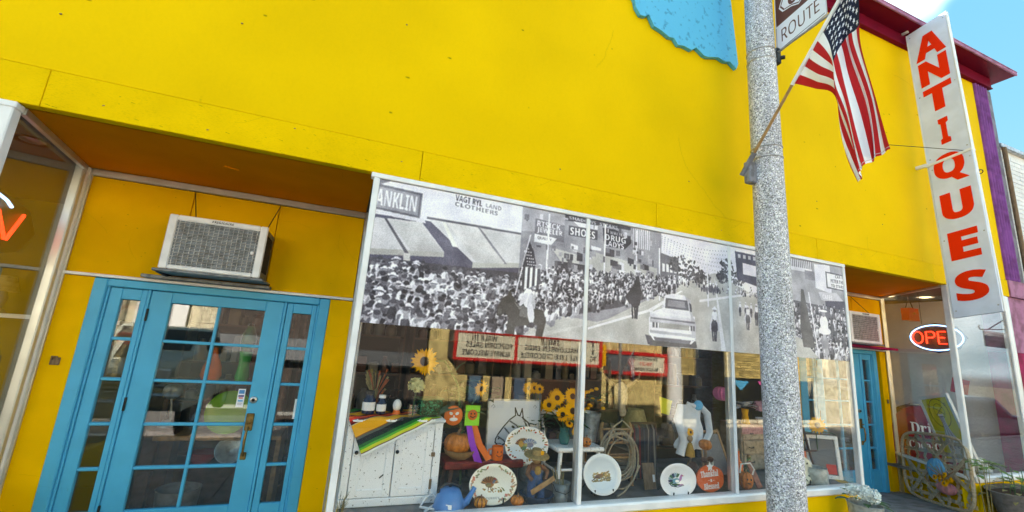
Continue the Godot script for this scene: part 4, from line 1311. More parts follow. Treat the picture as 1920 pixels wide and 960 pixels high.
	mpoly(cv, [[1.70, 2.905], [1.95, 2.905], [1.95, 2.865], [1.76, 2.865]], 0.9)
	mtext(cv, "SHOES", 1.675, 2.85, 0.25, 0.068, 0.96, 0.02)
	mpoly(cv, [[2.0, 2.895], [2.12, 2.90], [2.31, 2.86], [2.31, 2.80], [2.24, 2.73], [2.02, 2.73]], 0.17)
	mtext(cv, "WALTER", 2.08, 2.878, 0.16, 0.028, 0.85, 0.03)
	mtext(cv, "DRUG", 2.03, 2.845, 0.22, 0.055, 0.96, 0.03)
	mtext(cv, "LADYS", 2.03, 2.785, 0.20, 0.05, 0.93, 0.03)
	for k in 9:
		mpoly(cv, [[2.33 + k * 0.022, 2.95], [2.341 + k * 0.022, 2.95], [2.341 + k * 0.022, 2.76], [2.33 + k * 0.022, 2.76]], 0.88)
	mpoly(cv, [[1.50, 2.64], [1.95, 2.59], [2.06, 2.50], [1.60, 2.53]], 0.78, -0.02)
	mpoly(cv, [[1.55, 2.53], [1.90, 2.53], [1.86, 2.38], [1.55, 2.36]], 0.2)
	mpoly(cv, [[1.90, 2.66], [2.6, 2.60], [2.6, 2.44], [1.9, 2.44]], 0.74, -0.02)
	for k in 26:
		var x := rng.randf_range(1.65, 2.62)
		var y := rng.randf_range(2.44, 2.74)
		var w := rng.randf_range(0.03, 0.11)
		var h := rng.randf_range(0.03, 0.10)
		mpoly(cv, [[x, y], [x + w, y - 0.01], [x + w, y - h], [x, y - h]], [0.2, 0.35, 0.85, 0.93, 0.6][k % 5])
	mpoly(cv, [[2.63, 2.76], [2.85, 2.72], [2.85, 2.52], [2.63, 2.5]], 0.42)
	for k in 4:
		mpoly(cv, [[2.66 + k * 0.045, 2.66], [2.69 + k * 0.045, 2.655], [2.69 + k * 0.045, 2.58], [2.66 + k * 0.045, 2.58]], 0.95)
	# strings of pennants and trees at the end of the street
	for r in 7:
		for k in 26:
			var t := k / 25.0
			var p := q2(lerpf(2.58, 3.5 - r * 0.02, t), lerpf(2.94, 2.90 - r * 0.03, t) - 0.05 * sin(PI * t) - r * 0.016)
			cv.rect(p.x, p.y, 3, 3, tone(0.55 + 0.03 * r))
	for c in [[2.93, 2.66, 0.15, 0.11], [3.05, 2.60, 0.13, 0.08], [3.15, 2.57, 0.10, 0.06], [2.80, 2.67, 0.06, 0.07], [3.46, 2.70, 0.09, 0.12], [3.40, 2.62, 0.07, 0.06], [3.60, 2.62, 0.10, 0.07]]:
		for k in 60:
			var a := rng.randf() * TAU
			var d := sqrt(rng.randf())
			var p := q2(c[0] + cos(a) * c[2] * d, c[1] + sin(a) * c[3] * d)
			cv.ell(p.x, p.y, rng.randf_range(2, 6), rng.randf_range(2, 5), tone(rng.randf_range(0.18, 0.42), 0.0))
	mpoly(cv, [[3.58, 2.91], [3.95, 2.90], [3.95, 2.56], [3.60, 2.62]], 0.22, 0.08)
	for k in 5:
		mpoly(cv, [[3.62 + k * 0.07, 2.885], [3.655 + k * 0.07, 2.885], [3.655 + k * 0.07, 2.845], [3.62 + k * 0.07, 2.845]], 0.72)
	mpoly(cv, [[3.68, 2.80], [3.95, 2.78], [3.95, 2.67], [3.68, 2.68]], 0.9, 0.05)
	for x in [1.46, 2.02, 2.36, 2.62, 3.20]:   # lamp posts
		var hh := 2.93 if x < 2.5 else 2.8
		mpoly(cv, [[x, hh], [x + 0.016, hh], [x + 0.016, 2.3], [x, 2.3]], 0.92)
	# right pane: signs and store
	mpoly(cv, [[3.95, 2.96], [5.28, 2.96], [5.28, 2.3], [3.95, 2.5]], 0.63, 0.02)
	mpoly(cv, [[4.30, 2.95], [4.72, 2.95], [4.72, 2.82], [4.30, 2.82]], 0.85)
	for k in 14:
		mpoly(cv, [[4.32 + k * 0.03, 2.95], [4.337 + k * 0.03, 2.95], [4.337 + k * 0.03, 2.86], [4.32 + k * 0.03, 2.86]], 0.45)
	mpoly(cv, [[4.60, 2.84], [4.82, 2.84], [4.82, 2.74], [4.60, 2.74]], 0.5)
	mpoly(cv, [[4.76, 2.93], [5.02, 2.95], [5.02, 2.62], [4.76, 2.66]], 0.9, 0.03)
	mpoly(cv, [[4.94, 2.87], [5.28, 2.86], [5.28, 2.67], [4.94, 2.68]], 0.35)
	mpoly(cv, [[4.96, 2.855], [5.26, 2.845], [5.26, 2.685], [4.96, 2.695]], 0.95)
	mtext(cv, "CAR H", 5.10, 2.845, 0.14, 0.035, 0.35, 0.0)
	mtext(cv, "PETER THE", 5.02, 2.79, 0.22, 0.038, 0.3, 0.0)
	mtext(cv, "TO STARS", 5.02, 2.735, 0.22, 0.035, 0.3, 0.0)
	mpoly(cv, [[4.80, 2.62], [5.1, 2.64], [5.25, 2.52], [4.84, 2.53]], 0.80)
	mtext(cv, "CAFES", 4.86, 2.60, 0.16, 0.05, 0.95)
	mpoly(cv, [[4.9, 2.53], [5.28, 2.56], [5.28, 2.3], [4.9, 2.3]], 0.3, 0.05)
	for k in 90:
		var x := rng.randf_range(1.24, 2.64)
		var yk := rng.randf_range(2.48, 2.93)
		var w := rng.randf_range(0.008, 0.05)
		var h := rng.randf_range(0.01, 0.06)
		if absf(yk - 2.80) < 0.08 and (absf(x - 1.48) < 0.16 or absf(x - 1.8) < 0.15 or absf(x - 2.14) < 0.17): continue
		mpoly(cv, [[x, yk], [x + w, yk], [x + w, yk - h], [x, yk - h]], rng.randf_range(0.2, 0.9))
	# shade on the awnings and store fronts
	for k in 40:
		var t := k / 39.0
		var c := tone(lerpf(0.86, 0.72, t), -0.01)
		mpoly(cv, [[lerpf(0.16, 0.35, t), lerpf(2.665, 2.45, t)], [lerpf(0.40, 0.59, t), lerpf(2.672, 2.475, t)], [lerpf(0.40, 0.59, t), lerpf(2.664, 2.467, t)], [lerpf(0.16, 0.35, t), lerpf(2.657, 2.442, t)]], c.r, -0.01)
		mpoly(cv, [[lerpf(0.60, 0.86, t), lerpf(2.705, 2.43, t)], [lerpf(0.84, 1.09, t), lerpf(2.705, 2.455, t)], [lerpf(0.84, 1.09, t), lerpf(2.695, 2.445, t)], [lerpf(0.60, 0.86, t), lerpf(2.695, 2.42, t)]], lerpf(0.90, 0.76, t), -0.01)
	mpoly(cv, [[0.05, 2.36], [2.0, 2.40], [2.85, 2.52], [2.85, 2.45], [2.2, 2.20], [1.6, 2.06], [1.2, 1.93], [0.05, 1.87]], 0.24, 0.02)
	mpoly(cv, [[4.15, 2.5], [5.3, 2.45], [5.3, 1.95], [4.5, 2.1], [4.12, 2.3]], 0.34, 0.02)
	# the crowd, back rows first
	for row in 15:
		var t := row / 14.0
		for k in 34:
			var x := 0.02 + (k + rng.randf_range(0.1, 0.9)) * 1.28 / 34.0
			var far := x / 1.3
			person_mark(cv, x, lerpf(2.32, 1.92, t) + rng.randf_range(-0.015, 0.015), lerpf(0.058, 0.075, t) * (1.05 - 0.35 * far))
	for row in 12:
		var t := row / 11.0
		for k in 62:
			var x := 1.22 + (k + rng.randf()) * 1.62 / 62.0
			var s := (x - 1.22) / 1.62
			person_mark(cv, x, lerpf(lerpf(2.42, 2.56, s), lerpf(1.98, 2.43, pow(s, 0.8)), t), lerpf(0.042, 0.017, s) * lerpf(0.85, 1.1, t))
	for k in 90:
		var x := rng.randf_range(2.85, 4.1)
		person_mark(cv, x, 2.5 + absf(x - 3.3) * 0.02 + rng.randf_range(-0.02, 0.03), 0.014 + absf(x - 3.3) * 0.01)
	for row in 12:
		var t := row / 11.0
		for k in 30:
			var x := 4.12 + (k + rng.randf()) * 1.2 / 30.0
			person_mark(cv, x, lerpf(2.46, 2.0 - 0.05 * (x - 4.1), t), lerpf(0.026, 0.05, t))
	mpoly(cv, [[3.95, 2.2], [4.5, 2.08], [4.72, 1.9], [3.9, 1.87]], 0.76, -0.03)
	# carriage in the distance, riders, flags
	for k in 5: horse_mark(cv, 3.16 + k * 0.04, 2.50 - 0.02 * (k % 2), 0.05, 0.22 + 0.05 * k)
	for k in 9:
		var cp := q2(3.13 + k * 0.025, 2.465)
		cv.ell(cp.x, cp.y, 3, 7, tone(0.3 + 0.04 * (k % 4)))
	horse_mark(cv, 2.36, 2.30, 0.155, 0.13, false)
	mpoly(cv, [[2.25, 2.30], [2.33, 2.40], [2.41, 2.43], [2.43, 2.36], [2.40, 2.26], [2.30, 2.24]], 0.16)
	mpoly(cv, [[2.34, 2.40], [2.37, 2.50], [2.40, 2.50], [2.42, 2.40]], 0.12)
	var rh := q2(2.385, 2.525)
	cv.ell(rh.x, rh.y, 7, 6, tone(0.4)); cv.ell(rh.x, rh.y - 6, 12, 3, tone(0.85))
	horse_mark(cv, 2.74, 2.44, 0.07, 0.18); horse_mark(cv, 2.80, 2.46, 0.065, 0.22)
	horse_mark(cv, 3.28, 2.14, 0.135, 0.22)
	for k in 4: horse_mark(cv, 3.62 + k * 0.075, 2.32, 0.06, 0.2 + 0.04 * k)
	horse_mark(cv, 3.72, 2.24, 0.10, 0.25)
	horse_mark(cv, 3.84, 2.28, 0.09, 0.2)
	mpoly(cv, [[4.52, 2.62], [4.56, 2.62], [4.68, 2.0], [4.50, 2.0], [4.47, 2.2]], 0.33, -0.01)
	mpoly(cv, [[4.63, 2.6], [4.645, 2.6], [4.74, 1.9], [4.72, 1.9]], 0.9)
	horse_mark(cv, 4.84, 2.10, 0.17, 0.62, false)
	var w0 := q2(4.85, 2.28)
	cv.ell(w0.x, w0.y, 20, 26, tone(0.95)); cv.ell(w0.x, w0.y - 30, 9, 10, tone(0.5)); cv.ell(w0.x, w0.y - 40, 20, 4, tone(0.95)); cv.ell(w0.x, w0.y + 26, 30, 12, tone(0.93))
	# colour bearer on the near horse
	mpoly(cv, [[1.10, 2.17], [1.16, 2.21], [1.19, 2.19], [1.24, 2.12], [1.36, 2.12], [1.46, 2.10], [1.49, 2.02], [1.47, 1.93], [1.46, 1.88], [1.40, 1.88], [1.41, 1.98], [1.30, 1.97], [1.22, 1.95], [1.22, 1.88], [1.15, 1.88], [1.16, 2.02], [1.13, 2.06], [1.09, 2.02], [1.06, 2.03], [1.06, 2.09]], 0.24, -0.02)
	mpoly(cv, [[1.14, 2.20], [1.16, 2.245], [1.18, 2.20]], 0.2, -0.02)
	mpoly(cv, [[1.26, 2.12], [1.36, 2.12], [1.34, 2.03], [1.25, 2.04]], 0.42, -0.02)
	mpoly(cv, [[1.07, 2.08], [1.10, 2.085], [1.10, 2.045], [1.07, 2.04]], 0.34, -0.02)
	mpoly(cv, [[1.19, 2.16], [1.25, 2.11], [1.30, 2.14], [1.25, 2.09]], 0.5, -0.02)
	var cb := q2(1.32, 2.19)
	cv.ell(cb.x, cb.y, 15, 24, tone(0.95)); cv.ell(cb.x - 12, cb.y + 4, 6, 20, tone(0.86), 0.5); cv.ell(cb.x + 13, cb.y + 6, 6, 20, tone(0.74), -0.25)
	cv.ell(cb.x + 4, cb.y + 6, 5, 18, tone(0.82), 0.1); cv.ell(cb.x + 2, cb.y - 31, 8, 9, tone(0.45)); cv.ell(cb.x + 2, cb.y - 39, 18, 3.5, tone(0.93)); cv.ell(cb.x + 2, cb.y - 44, 9, 6, tone(0.9)); cv.ell(cb.x + 9, cb.y + 36, 9, 26, tone(0.9), -0.15); cv.ell(cb.x + 13, cb.y + 64, 8, 7, tone(0.2))
	mpoly(cv, [[1.30, 2.72], [1.312, 2.72], [1.21, 2.2], [1.198, 2.2]], 0.9)
	mpoly(cv, [[1.30, 2.66], [1.345, 2.58], [1.375, 2.46], [1.25, 2.44]], 0.2, 0.03)
	for k in 6:
		for j in 5:
			var s := q2(1.272 + j * 0.018 + k * 0.004, 2.60 - k * 0.026)
			if j < 2 + k / 2.0: cv.rect(s.x, s.y, 3, 3, tone(0.92))
	for k in 7:
		var a := 1.235 + k * 0.022
		mpoly(cv, [[a + 0.02, 2.44], [a + 0.042, 2.445], [a + 0.055, 2.26 + 0.01 * k], [a + 0.02, 2.25 + 0.008 * k]], 0.95 if k % 2 else 0.22)
	# the white sedan driving away
	mpoly(cv, [[2.50, 1.98], [3.05, 1.96], [3.06, 1.90], [2.52, 1.89]], 0.34, -0.01)
	mpoly(cv, [[2.51, 2.14], [2.58, 2.21], [2.66, 2.235], [2.69, 2.36], [2.78, 2.385], [2.92, 2.38], [2.99, 2.34], [3.01, 2.21], [3.05, 2.13], [3.045, 1.975], [2.99, 1.93], [2.56, 1.94], [2.51, 2.0]], 0.93)
	for k in 12:
		var t := k / 11.0
		mpoly(cv, [[2.52, 2.20 - t * 0.09], [3.04, 2.19 - t * 0.09], [3.04, 2.18 - t * 0.09], [2.52, 2.19 - t * 0.09]], lerpf(0.97, 0.72, t))
	mpoly(cv, [[2.92, 2.38], [2.99, 2.34], [3.01, 2.21], [3.05, 2.13], [3.045, 1.975], [3.0, 1.96], [2.99, 2.2]], 0.76)
	mpoly(cv, [[2.70, 2.335], [2.95, 2.335], [2.97, 2.24], [2.69, 2.24]], 0.36)
	mpoly(cv, [[2.73, 2.32], [2.92, 2.32], [2.93, 2.26], [2.72, 2.26]], 0.55)
	mpoly(cv, [[2.975, 2.32], [3.0, 2.30], [3.005, 2.23], [2.985, 2.235]], 0.3)
	mpoly(cv, [[2.53, 2.145], [3.04, 2.14], [3.04, 2.125], [2.53, 2.13]], 0.5)
	mpoly(cv, [[2.62, 2.10], [2.97, 2.10], [2.97, 2.055], [2.62, 2.055]], 0.6, -0.02)
	for x in [2.55, 2.585, 2.985, 3.015]:
		mpoly(cv, [[x, 2.10], [x + 0.022, 2.10], [x + 0.022, 2.055], [x, 2.055]], 0.35)
	mpoly(cv, [[2.52, 2.03], [3.04, 2.02], [3.04, 1.995], [2.52, 2.005]], 0.72)
	mpoly(cv, [[2.52, 2.00], [3.04, 1.99], [3.03, 1.972], [2.53, 1.98]], 0.98)
	mpoly(cv, [[2.56, 1.97], [2.99, 1.965], [2.97, 1.93], [2.58, 1.935]], 0.45)
	mpoly(cv, [[2.47, 1.985], [2.53, 1.975], [2.55, 1.9], [2.5, 1.9]], 0.3)
	mpoly(cv, [[2.65, 2.255], [2.68, 2.27], [2.69, 2.255], [2.66, 2.24]], 0.8)
	# soften, then the grain of an enlarged print
	cv.im.resize(720, 150, Image.INTERPOLATE_LANCZOS)
	cv.im.resize(1560, 324, Image.INTERPOLATE_CUBIC)
	var gr := RandomNumberGenerator.new()
	gr.seed = 5
	var cl := FastNoiseLite.new()
	cl.frequency = 0.012
	cl.fractal_octaves = 5
	for yy in 324:
		for xx in 1560:
			var k: Color = cv.im.get_pixel(xx, yy)
			var d := gr.randf_range(-0.09, 0.09) + cl.get_noise_2d(xx, yy) * 0.16 * (1.15 - absf(k.r - 0.5))
			cv.im.set_pixel(xx, yy, Color(clampf(0.08 + 0.93 * (k.r + d), 0, 1), clampf(0.072 + 0.93 * (k.g + d), 0, 1), clampf(0.105 + 0.93 * (k.b + d), 0, 1)))
	var tex := cv.tex()
	var pm := printed("parade print", tex, 0.45)
	var panels := [[0.066, 1.832, "black and white parade print with store awnings, on the left pane"], [1.873, 3.479, "black and white parade print with a white sedan driving away, on the middle pane"], [3.519, 5.227, "black and white parade print on the right pane, behind the speckled pole"]]
	for a in panels:
		var b := Mb.new()
		var u0: float = (a[0] - MX) * MS / 1560.0
		var u1: float = (a[1] - MX) * MS / 1560.0
		var y0 := 1.892
		var y1 := 2.95
		var v0 := (2.958 - y1) * MS / 324.0
		var v1 := (2.958 - y0) * MS / 324.0
		b.flat(Vector3(a[0], y1, 0.0075), Vector3(a[1], y1, 0.0075), Vector3(a[1], y0, 0.0075), Vector3.BACK, Vector2(u0, v0), Vector2(u1, v0), Vector2(u1, v1))
		b.flat(Vector3(a[0], y1, 0.0075), Vector3(a[1], y0, 0.0075), Vector3(a[0], y0, 0.0075), Vector3.BACK, Vector2(u0, v0), Vector2(u1, v1), Vector2(u0, v1))
		S("parade_print", a[2], "window print", b, pm, Vector3.ZERO, 0.0, "parade prints on the window panes")

# ---------------------------------------------------------------- things in the big window
func pumpkin_mesh(r: float, h: float, ribs := 9) -> Mb:
	var prof := []
	for k in 13:
		var a := -PI / 2 + PI * k / 12.0
		var dip := 0.16 * exp(-pow((PI / 2 - a) / 0.35, 2)) + 0.08 * exp(-pow((PI / 2 + a) / 0.35, 2)) * -1.0
		prof.append([maxf(cos(a), 0.0) * r, (sin(a) * 0.5 + 0.5 - dip) * h])
	prof[0][0] = 0.0; prof[12][0] = 0.0
	return Mb.new().lathe(prof, ribs * 6, 0.0, 1.0, 1.0, ribs, 0.14)

func pumpkin(called: String, label: String, p: Vector3, r: float, h: float, mt: Material, face := false, group := "") -> Node3D:
	var o := T(called, label, "pumpkin", p, rng.randf_range(-0.4, 0.4), group)
	P(o, "body", pumpkin_mesh(r, h), mt)
	P(o, "stem", Mb.new().tube([Vector3(0, h * 0.82, 0), Vector3(0.004, h * 1.0, 0), Vector3(r * 0.2, h * 1.14, 0.0)], [r * 0.15, r * 0.11, r * 0.12], 7), m("weathered wood"))
	if face:
		o.rotation.y = 0
		var b := Mb.new()
		for s in [-1.0, 1.0]:
			b.at(s * r * 0.34, h * 0.6, r * 0.88, s * 0.35).ell(Vector3.ZERO, Vector3(r * 0.13, r * 0.16, 0.006), 10, 6)
		b.xf = Transform3D()
		var pts := []
		for k in 9:
			var a := lerpf(-0.7, 0.7, k / 8.0)
			pts.append(Vector3(sin(a) * r * 0.95, h * (0.30 + 0.10 * a * a), cos(a) * r * 0.97))
		b.tube(pts, r * 0.06, 6)
		P(o, "face", b, m("black"))
	return o

func sunflower_parts(o: Node3D, p: Vector3, face: Vector3, r: float) -> void:
	var z := face.normalized()
	var x := Vector3.UP.cross(z).normalized()
	var t := Transform3D(Basis(x, z.cross(x), z), p)
	var b := Mb.new()
	for ring in 2:
		for k in 17:
			var a := TAU * (k + ring * 0.5) / 17.0 + rng.randf_range(-0.06, 0.06)
			b.xf = t * Transform3D(Basis(Vector3.BACK, a), Vector3.ZERO)
			var l := r * rng.randf_range(0.85, 1.08) * (1.0 - 0.1 * ring)
			var zz := 0.12 * r * (1 - ring) + rng.randf_range(-0.06, 0.06) * r
			b.grid([[Vector3(r * 0.3, -r * 0.05, 0), Vector3(r * 0.3, 0, 0.01), Vector3(r * 0.3, r * 0.05, 0)], [Vector3(l * 0.65, -r * 0.13, zz * 0.5), Vector3(l * 0.65, 0, zz * 0.5 + 0.02 * r), Vector3(l * 0.65, r * 0.13, zz * 0.5)], [Vector3(l, -r * 0.012, zz - 0.08 * r), Vector3(l * 1.02, 0, zz - 0.08 * r), Vector3(l, r * 0.012, zz - 0.08 * r)]])
	P(o, "petals", b, m("petal"))
	b = Mb.new()
	b.xf = t
	b.ell(Vector3(0, 0, 0.02 * r), Vector3(r * 0.37, r * 0.37, r * 0.12), 16, 6)
	P(o, "flower_disc", b, m("seed"))

func plate(called: String, label: String, p: Vector3, rx: float, ry: float, lean: float, t: Texture2D, key: String, ry_turn := 0.0) -> Node3D:
	var o := T(called, label, "plate", p, ry_turn)
	var b := Mb.new()
	b.xf = Transform3D(Basis(Vector3.RIGHT, PI / 2 - lean), Vector3(0, ry * cos(lean), 0))
	b.lathe([[0.0, 0.0], [0.64, 0.0], [0.74, 0.012], [0.97, 0.022], [1.0, 0.020], [0.98, 0.012], [0.72, 0.0], [0.62, -0.012], [0.0, -0.012]], 48, 1.0, rx, ry)
	P(o, "dish", b, printed(key, t, 0.12))
	return o

func easel(o: Node3D, w: float, h: float) -> void:
	var b := Mb.new()
	for s in [-1.0, 1.0]:
		b.tube([Vector3(s * w, 0.05, 0.05), Vector3(s * w, 0.008, 0.045), Vector3(s * w, 0.006, 0.0), Vector3(s * w, h, -0.03 - h * 0.2)], 0.006, 6)
		b.tube([Vector3(s * w, h * 0.6, -0.03 - h * 0.12), Vector3(s * w, 0.006, -0.16)], 0.005, 6)
	b.tube([Vector3(-w, h * 0.5, -0.03 - h * 0.1), Vector3(w, h * 0.5, -0.03 - h * 0.1)], 0.005, 6)
	P(o, "stand", b, m("iron"))

func turkey_print(kind: int) -> Texture2D:
	var wht: Color = [Color(0.93, 0.92, 0.87), Color(0.93, 0.93, 0.92), Color(0.90, 0.94, 0.97), Color(0.95, 0.96, 0.98)][kind]
	var cv := Cv.new(256, 256, wht, self)
	var r := RandomNumberGenerator.new()
	r.seed = 40 + kind
	if kind < 2:   # a wreath of leaves and fruit on the rim, a strutting bird in the middle
		for k in 64 if kind == 0 else 44:
			var a := TAU * k / (64.0 if kind == 0 else 44.0)
			var d := r.randf_range(98, 120)
			var c: Color = [Color(0.35, 0.42, 0.22), Color(0.62, 0.36, 0.18), Color(0.45, 0.38, 0.28), Color(0.70, 0.22, 0.12), Color(0.78, 0.55, 0.18)][r.randi() % (4 if kind == 0 else 5)]
			if kind == 0: c = c.lerp(wht, 0.35)
			if kind == 0 and absf(sin(a)) > 0.96: continue
			cv.ell(128 + cos(a) * d, 128 + sin(a) * d, r.randf_range(5, 12), r.randf_range(3, 7), c, a + r.randf_range(-1, 1))
		for k in 15:
			var a := lerpf(-2.9, -0.2, k / 14.0)
			cv.ell(112 + cos(a) * 34, 128 + sin(a) * 34, 16, 5, [Color(0.36, 0.24, 0.14), Color(0.55, 0.38, 0.2)][k % 2], a)
		cv.ell(112, 128, 24, 22, Color(0.45, 0.27, 0.15)); cv.ell(106, 132, 15, 14, Color(0.28, 0.3, 0.2))
		cv.ell(136, 112, 7, 16, Color(0.35, 0.4, 0.5), 0.5); cv.ell(142, 98, 7, 6, Color(0.6, 0.2, 0.15))
		cv.line([Vector2(106, 150), Vector2(104, 168)], 4, Color(0.4, 0.3, 0.2)); cv.line([Vector2(118, 150), Vector2(120, 168)], 4, Color(0.4, 0.3, 0.2))
		for k in 26:
			cv.ell(r.randf_range(70, 190), r.randf_range(150, 180), r.randf_range(3, 9), r.randf_range(2, 4), [Color(0.4, 0.45, 0.2), Color(0.5, 0.35, 0.2), Color(0.7, 0.5, 0.2)][k % 3], r.randf())
		if kind == 1:
			for k in 12:
				var a := lerpf(-2.6, -0.3, k / 11.0)
				cv.ell(150 + cos(a) * 30, 128 + sin(a) * 30, 15, 6, [Color(0.3, 0.42, 0.6), Color(0.6, 0.66, 0.7)][k % 2], a)
			cv.ell(150, 130, 22, 16, Color(0.25, 0.35, 0.52)); cv.ell(120, 140, 12, 26, Color(0.3, 0.42, 0.25), 0.4); cv.ell(98, 120, 14, 22, Color(0.72, 0.55, 0.2))
		else:
			cv.text("TURKEY", 92, 208, 72, 12, Color(0.6, 0.6, 0.6))
	elif kind == 2:   # game bird in a field, plain blue-white rim
		for k in 120:
			cv.ell(r.randf_range(72, 184), r.randf_range(118, 170), r.randf_range(4, 13), r.randf_range(2, 5), [Color(0.55, 0.47, 0.28), Color(0.42, 0.38, 0.22), Color(0.7, 0.6, 0.4)][k % 3], r.randf_range(-0.6, 0.6))
		cv.ell(112, 138, 30, 12, Color(0.36, 0.22, 0.14), -0.25); cv.ell(146, 128, 7, 12, Color(0.25, 0.3, 0.25), 0.5); cv.line([Vector2(84, 150), Vector2(60, 166)], 5, Color(0.4, 0.28, 0.16))
		cv.ell(165, 120, 22, 6, Color(0.5, 0.42, 0.3), -0.5); cv.ell(176, 140, 10, 18, Color(0.5, 0.45, 0.3), 0.3)
		for k in 60:
			var a := TAU * k / 60.0
			cv.ell(128 + cos(a) * 92, 128 + sin(a) * 92, 2, 1.2, Color(0.78, 0.84, 0.9), a)
	else:   # bold painted turkey in navy, green and pink
		for k in 9:
			var a := lerpf(1.7, 5.2, k / 8.0)
			cv.ell(118 + cos(a) * 42, 128 + sin(a) * 42, 24, 9, [Color(0.15, 0.2, 0.35), Color(0.55, 0.66, 0.72), Color(0.25, 0.4, 0.3)][k % 3], a)
			cv.ell(118 + cos(a) * 58, 128 + sin(a) * 58, 7, 7, wht)
		cv.ell(122, 134, 26, 20, Color(0.4, 0.62, 0.7)); cv.ell(128, 138, 14, 10, wht); cv.ell(154, 118, 9, 22, Color(0.7, 0.5, 0.72), 0.3); cv.ell(163, 98, 9, 8, Color(0.7, 0.45, 0.65))
		cv.poly([Vector2(170, 96), Vector2(182, 102), Vector2(169, 104)], Color(0.85, 0.6, 0.3))
		cv.ell(120, 164, 34, 8, Color(0.2, 0.35, 0.2), 0.1); cv.ell(150, 168, 22, 5, Color(0.5, 0.3, 0.55), -0.2)
		cv.line([Vector2(70, 150), Vector2(86, 172), Vector2(130, 182), Vector2(172, 172)], 5, Color(0.15, 0.2, 0.3))
	return cv.tex()

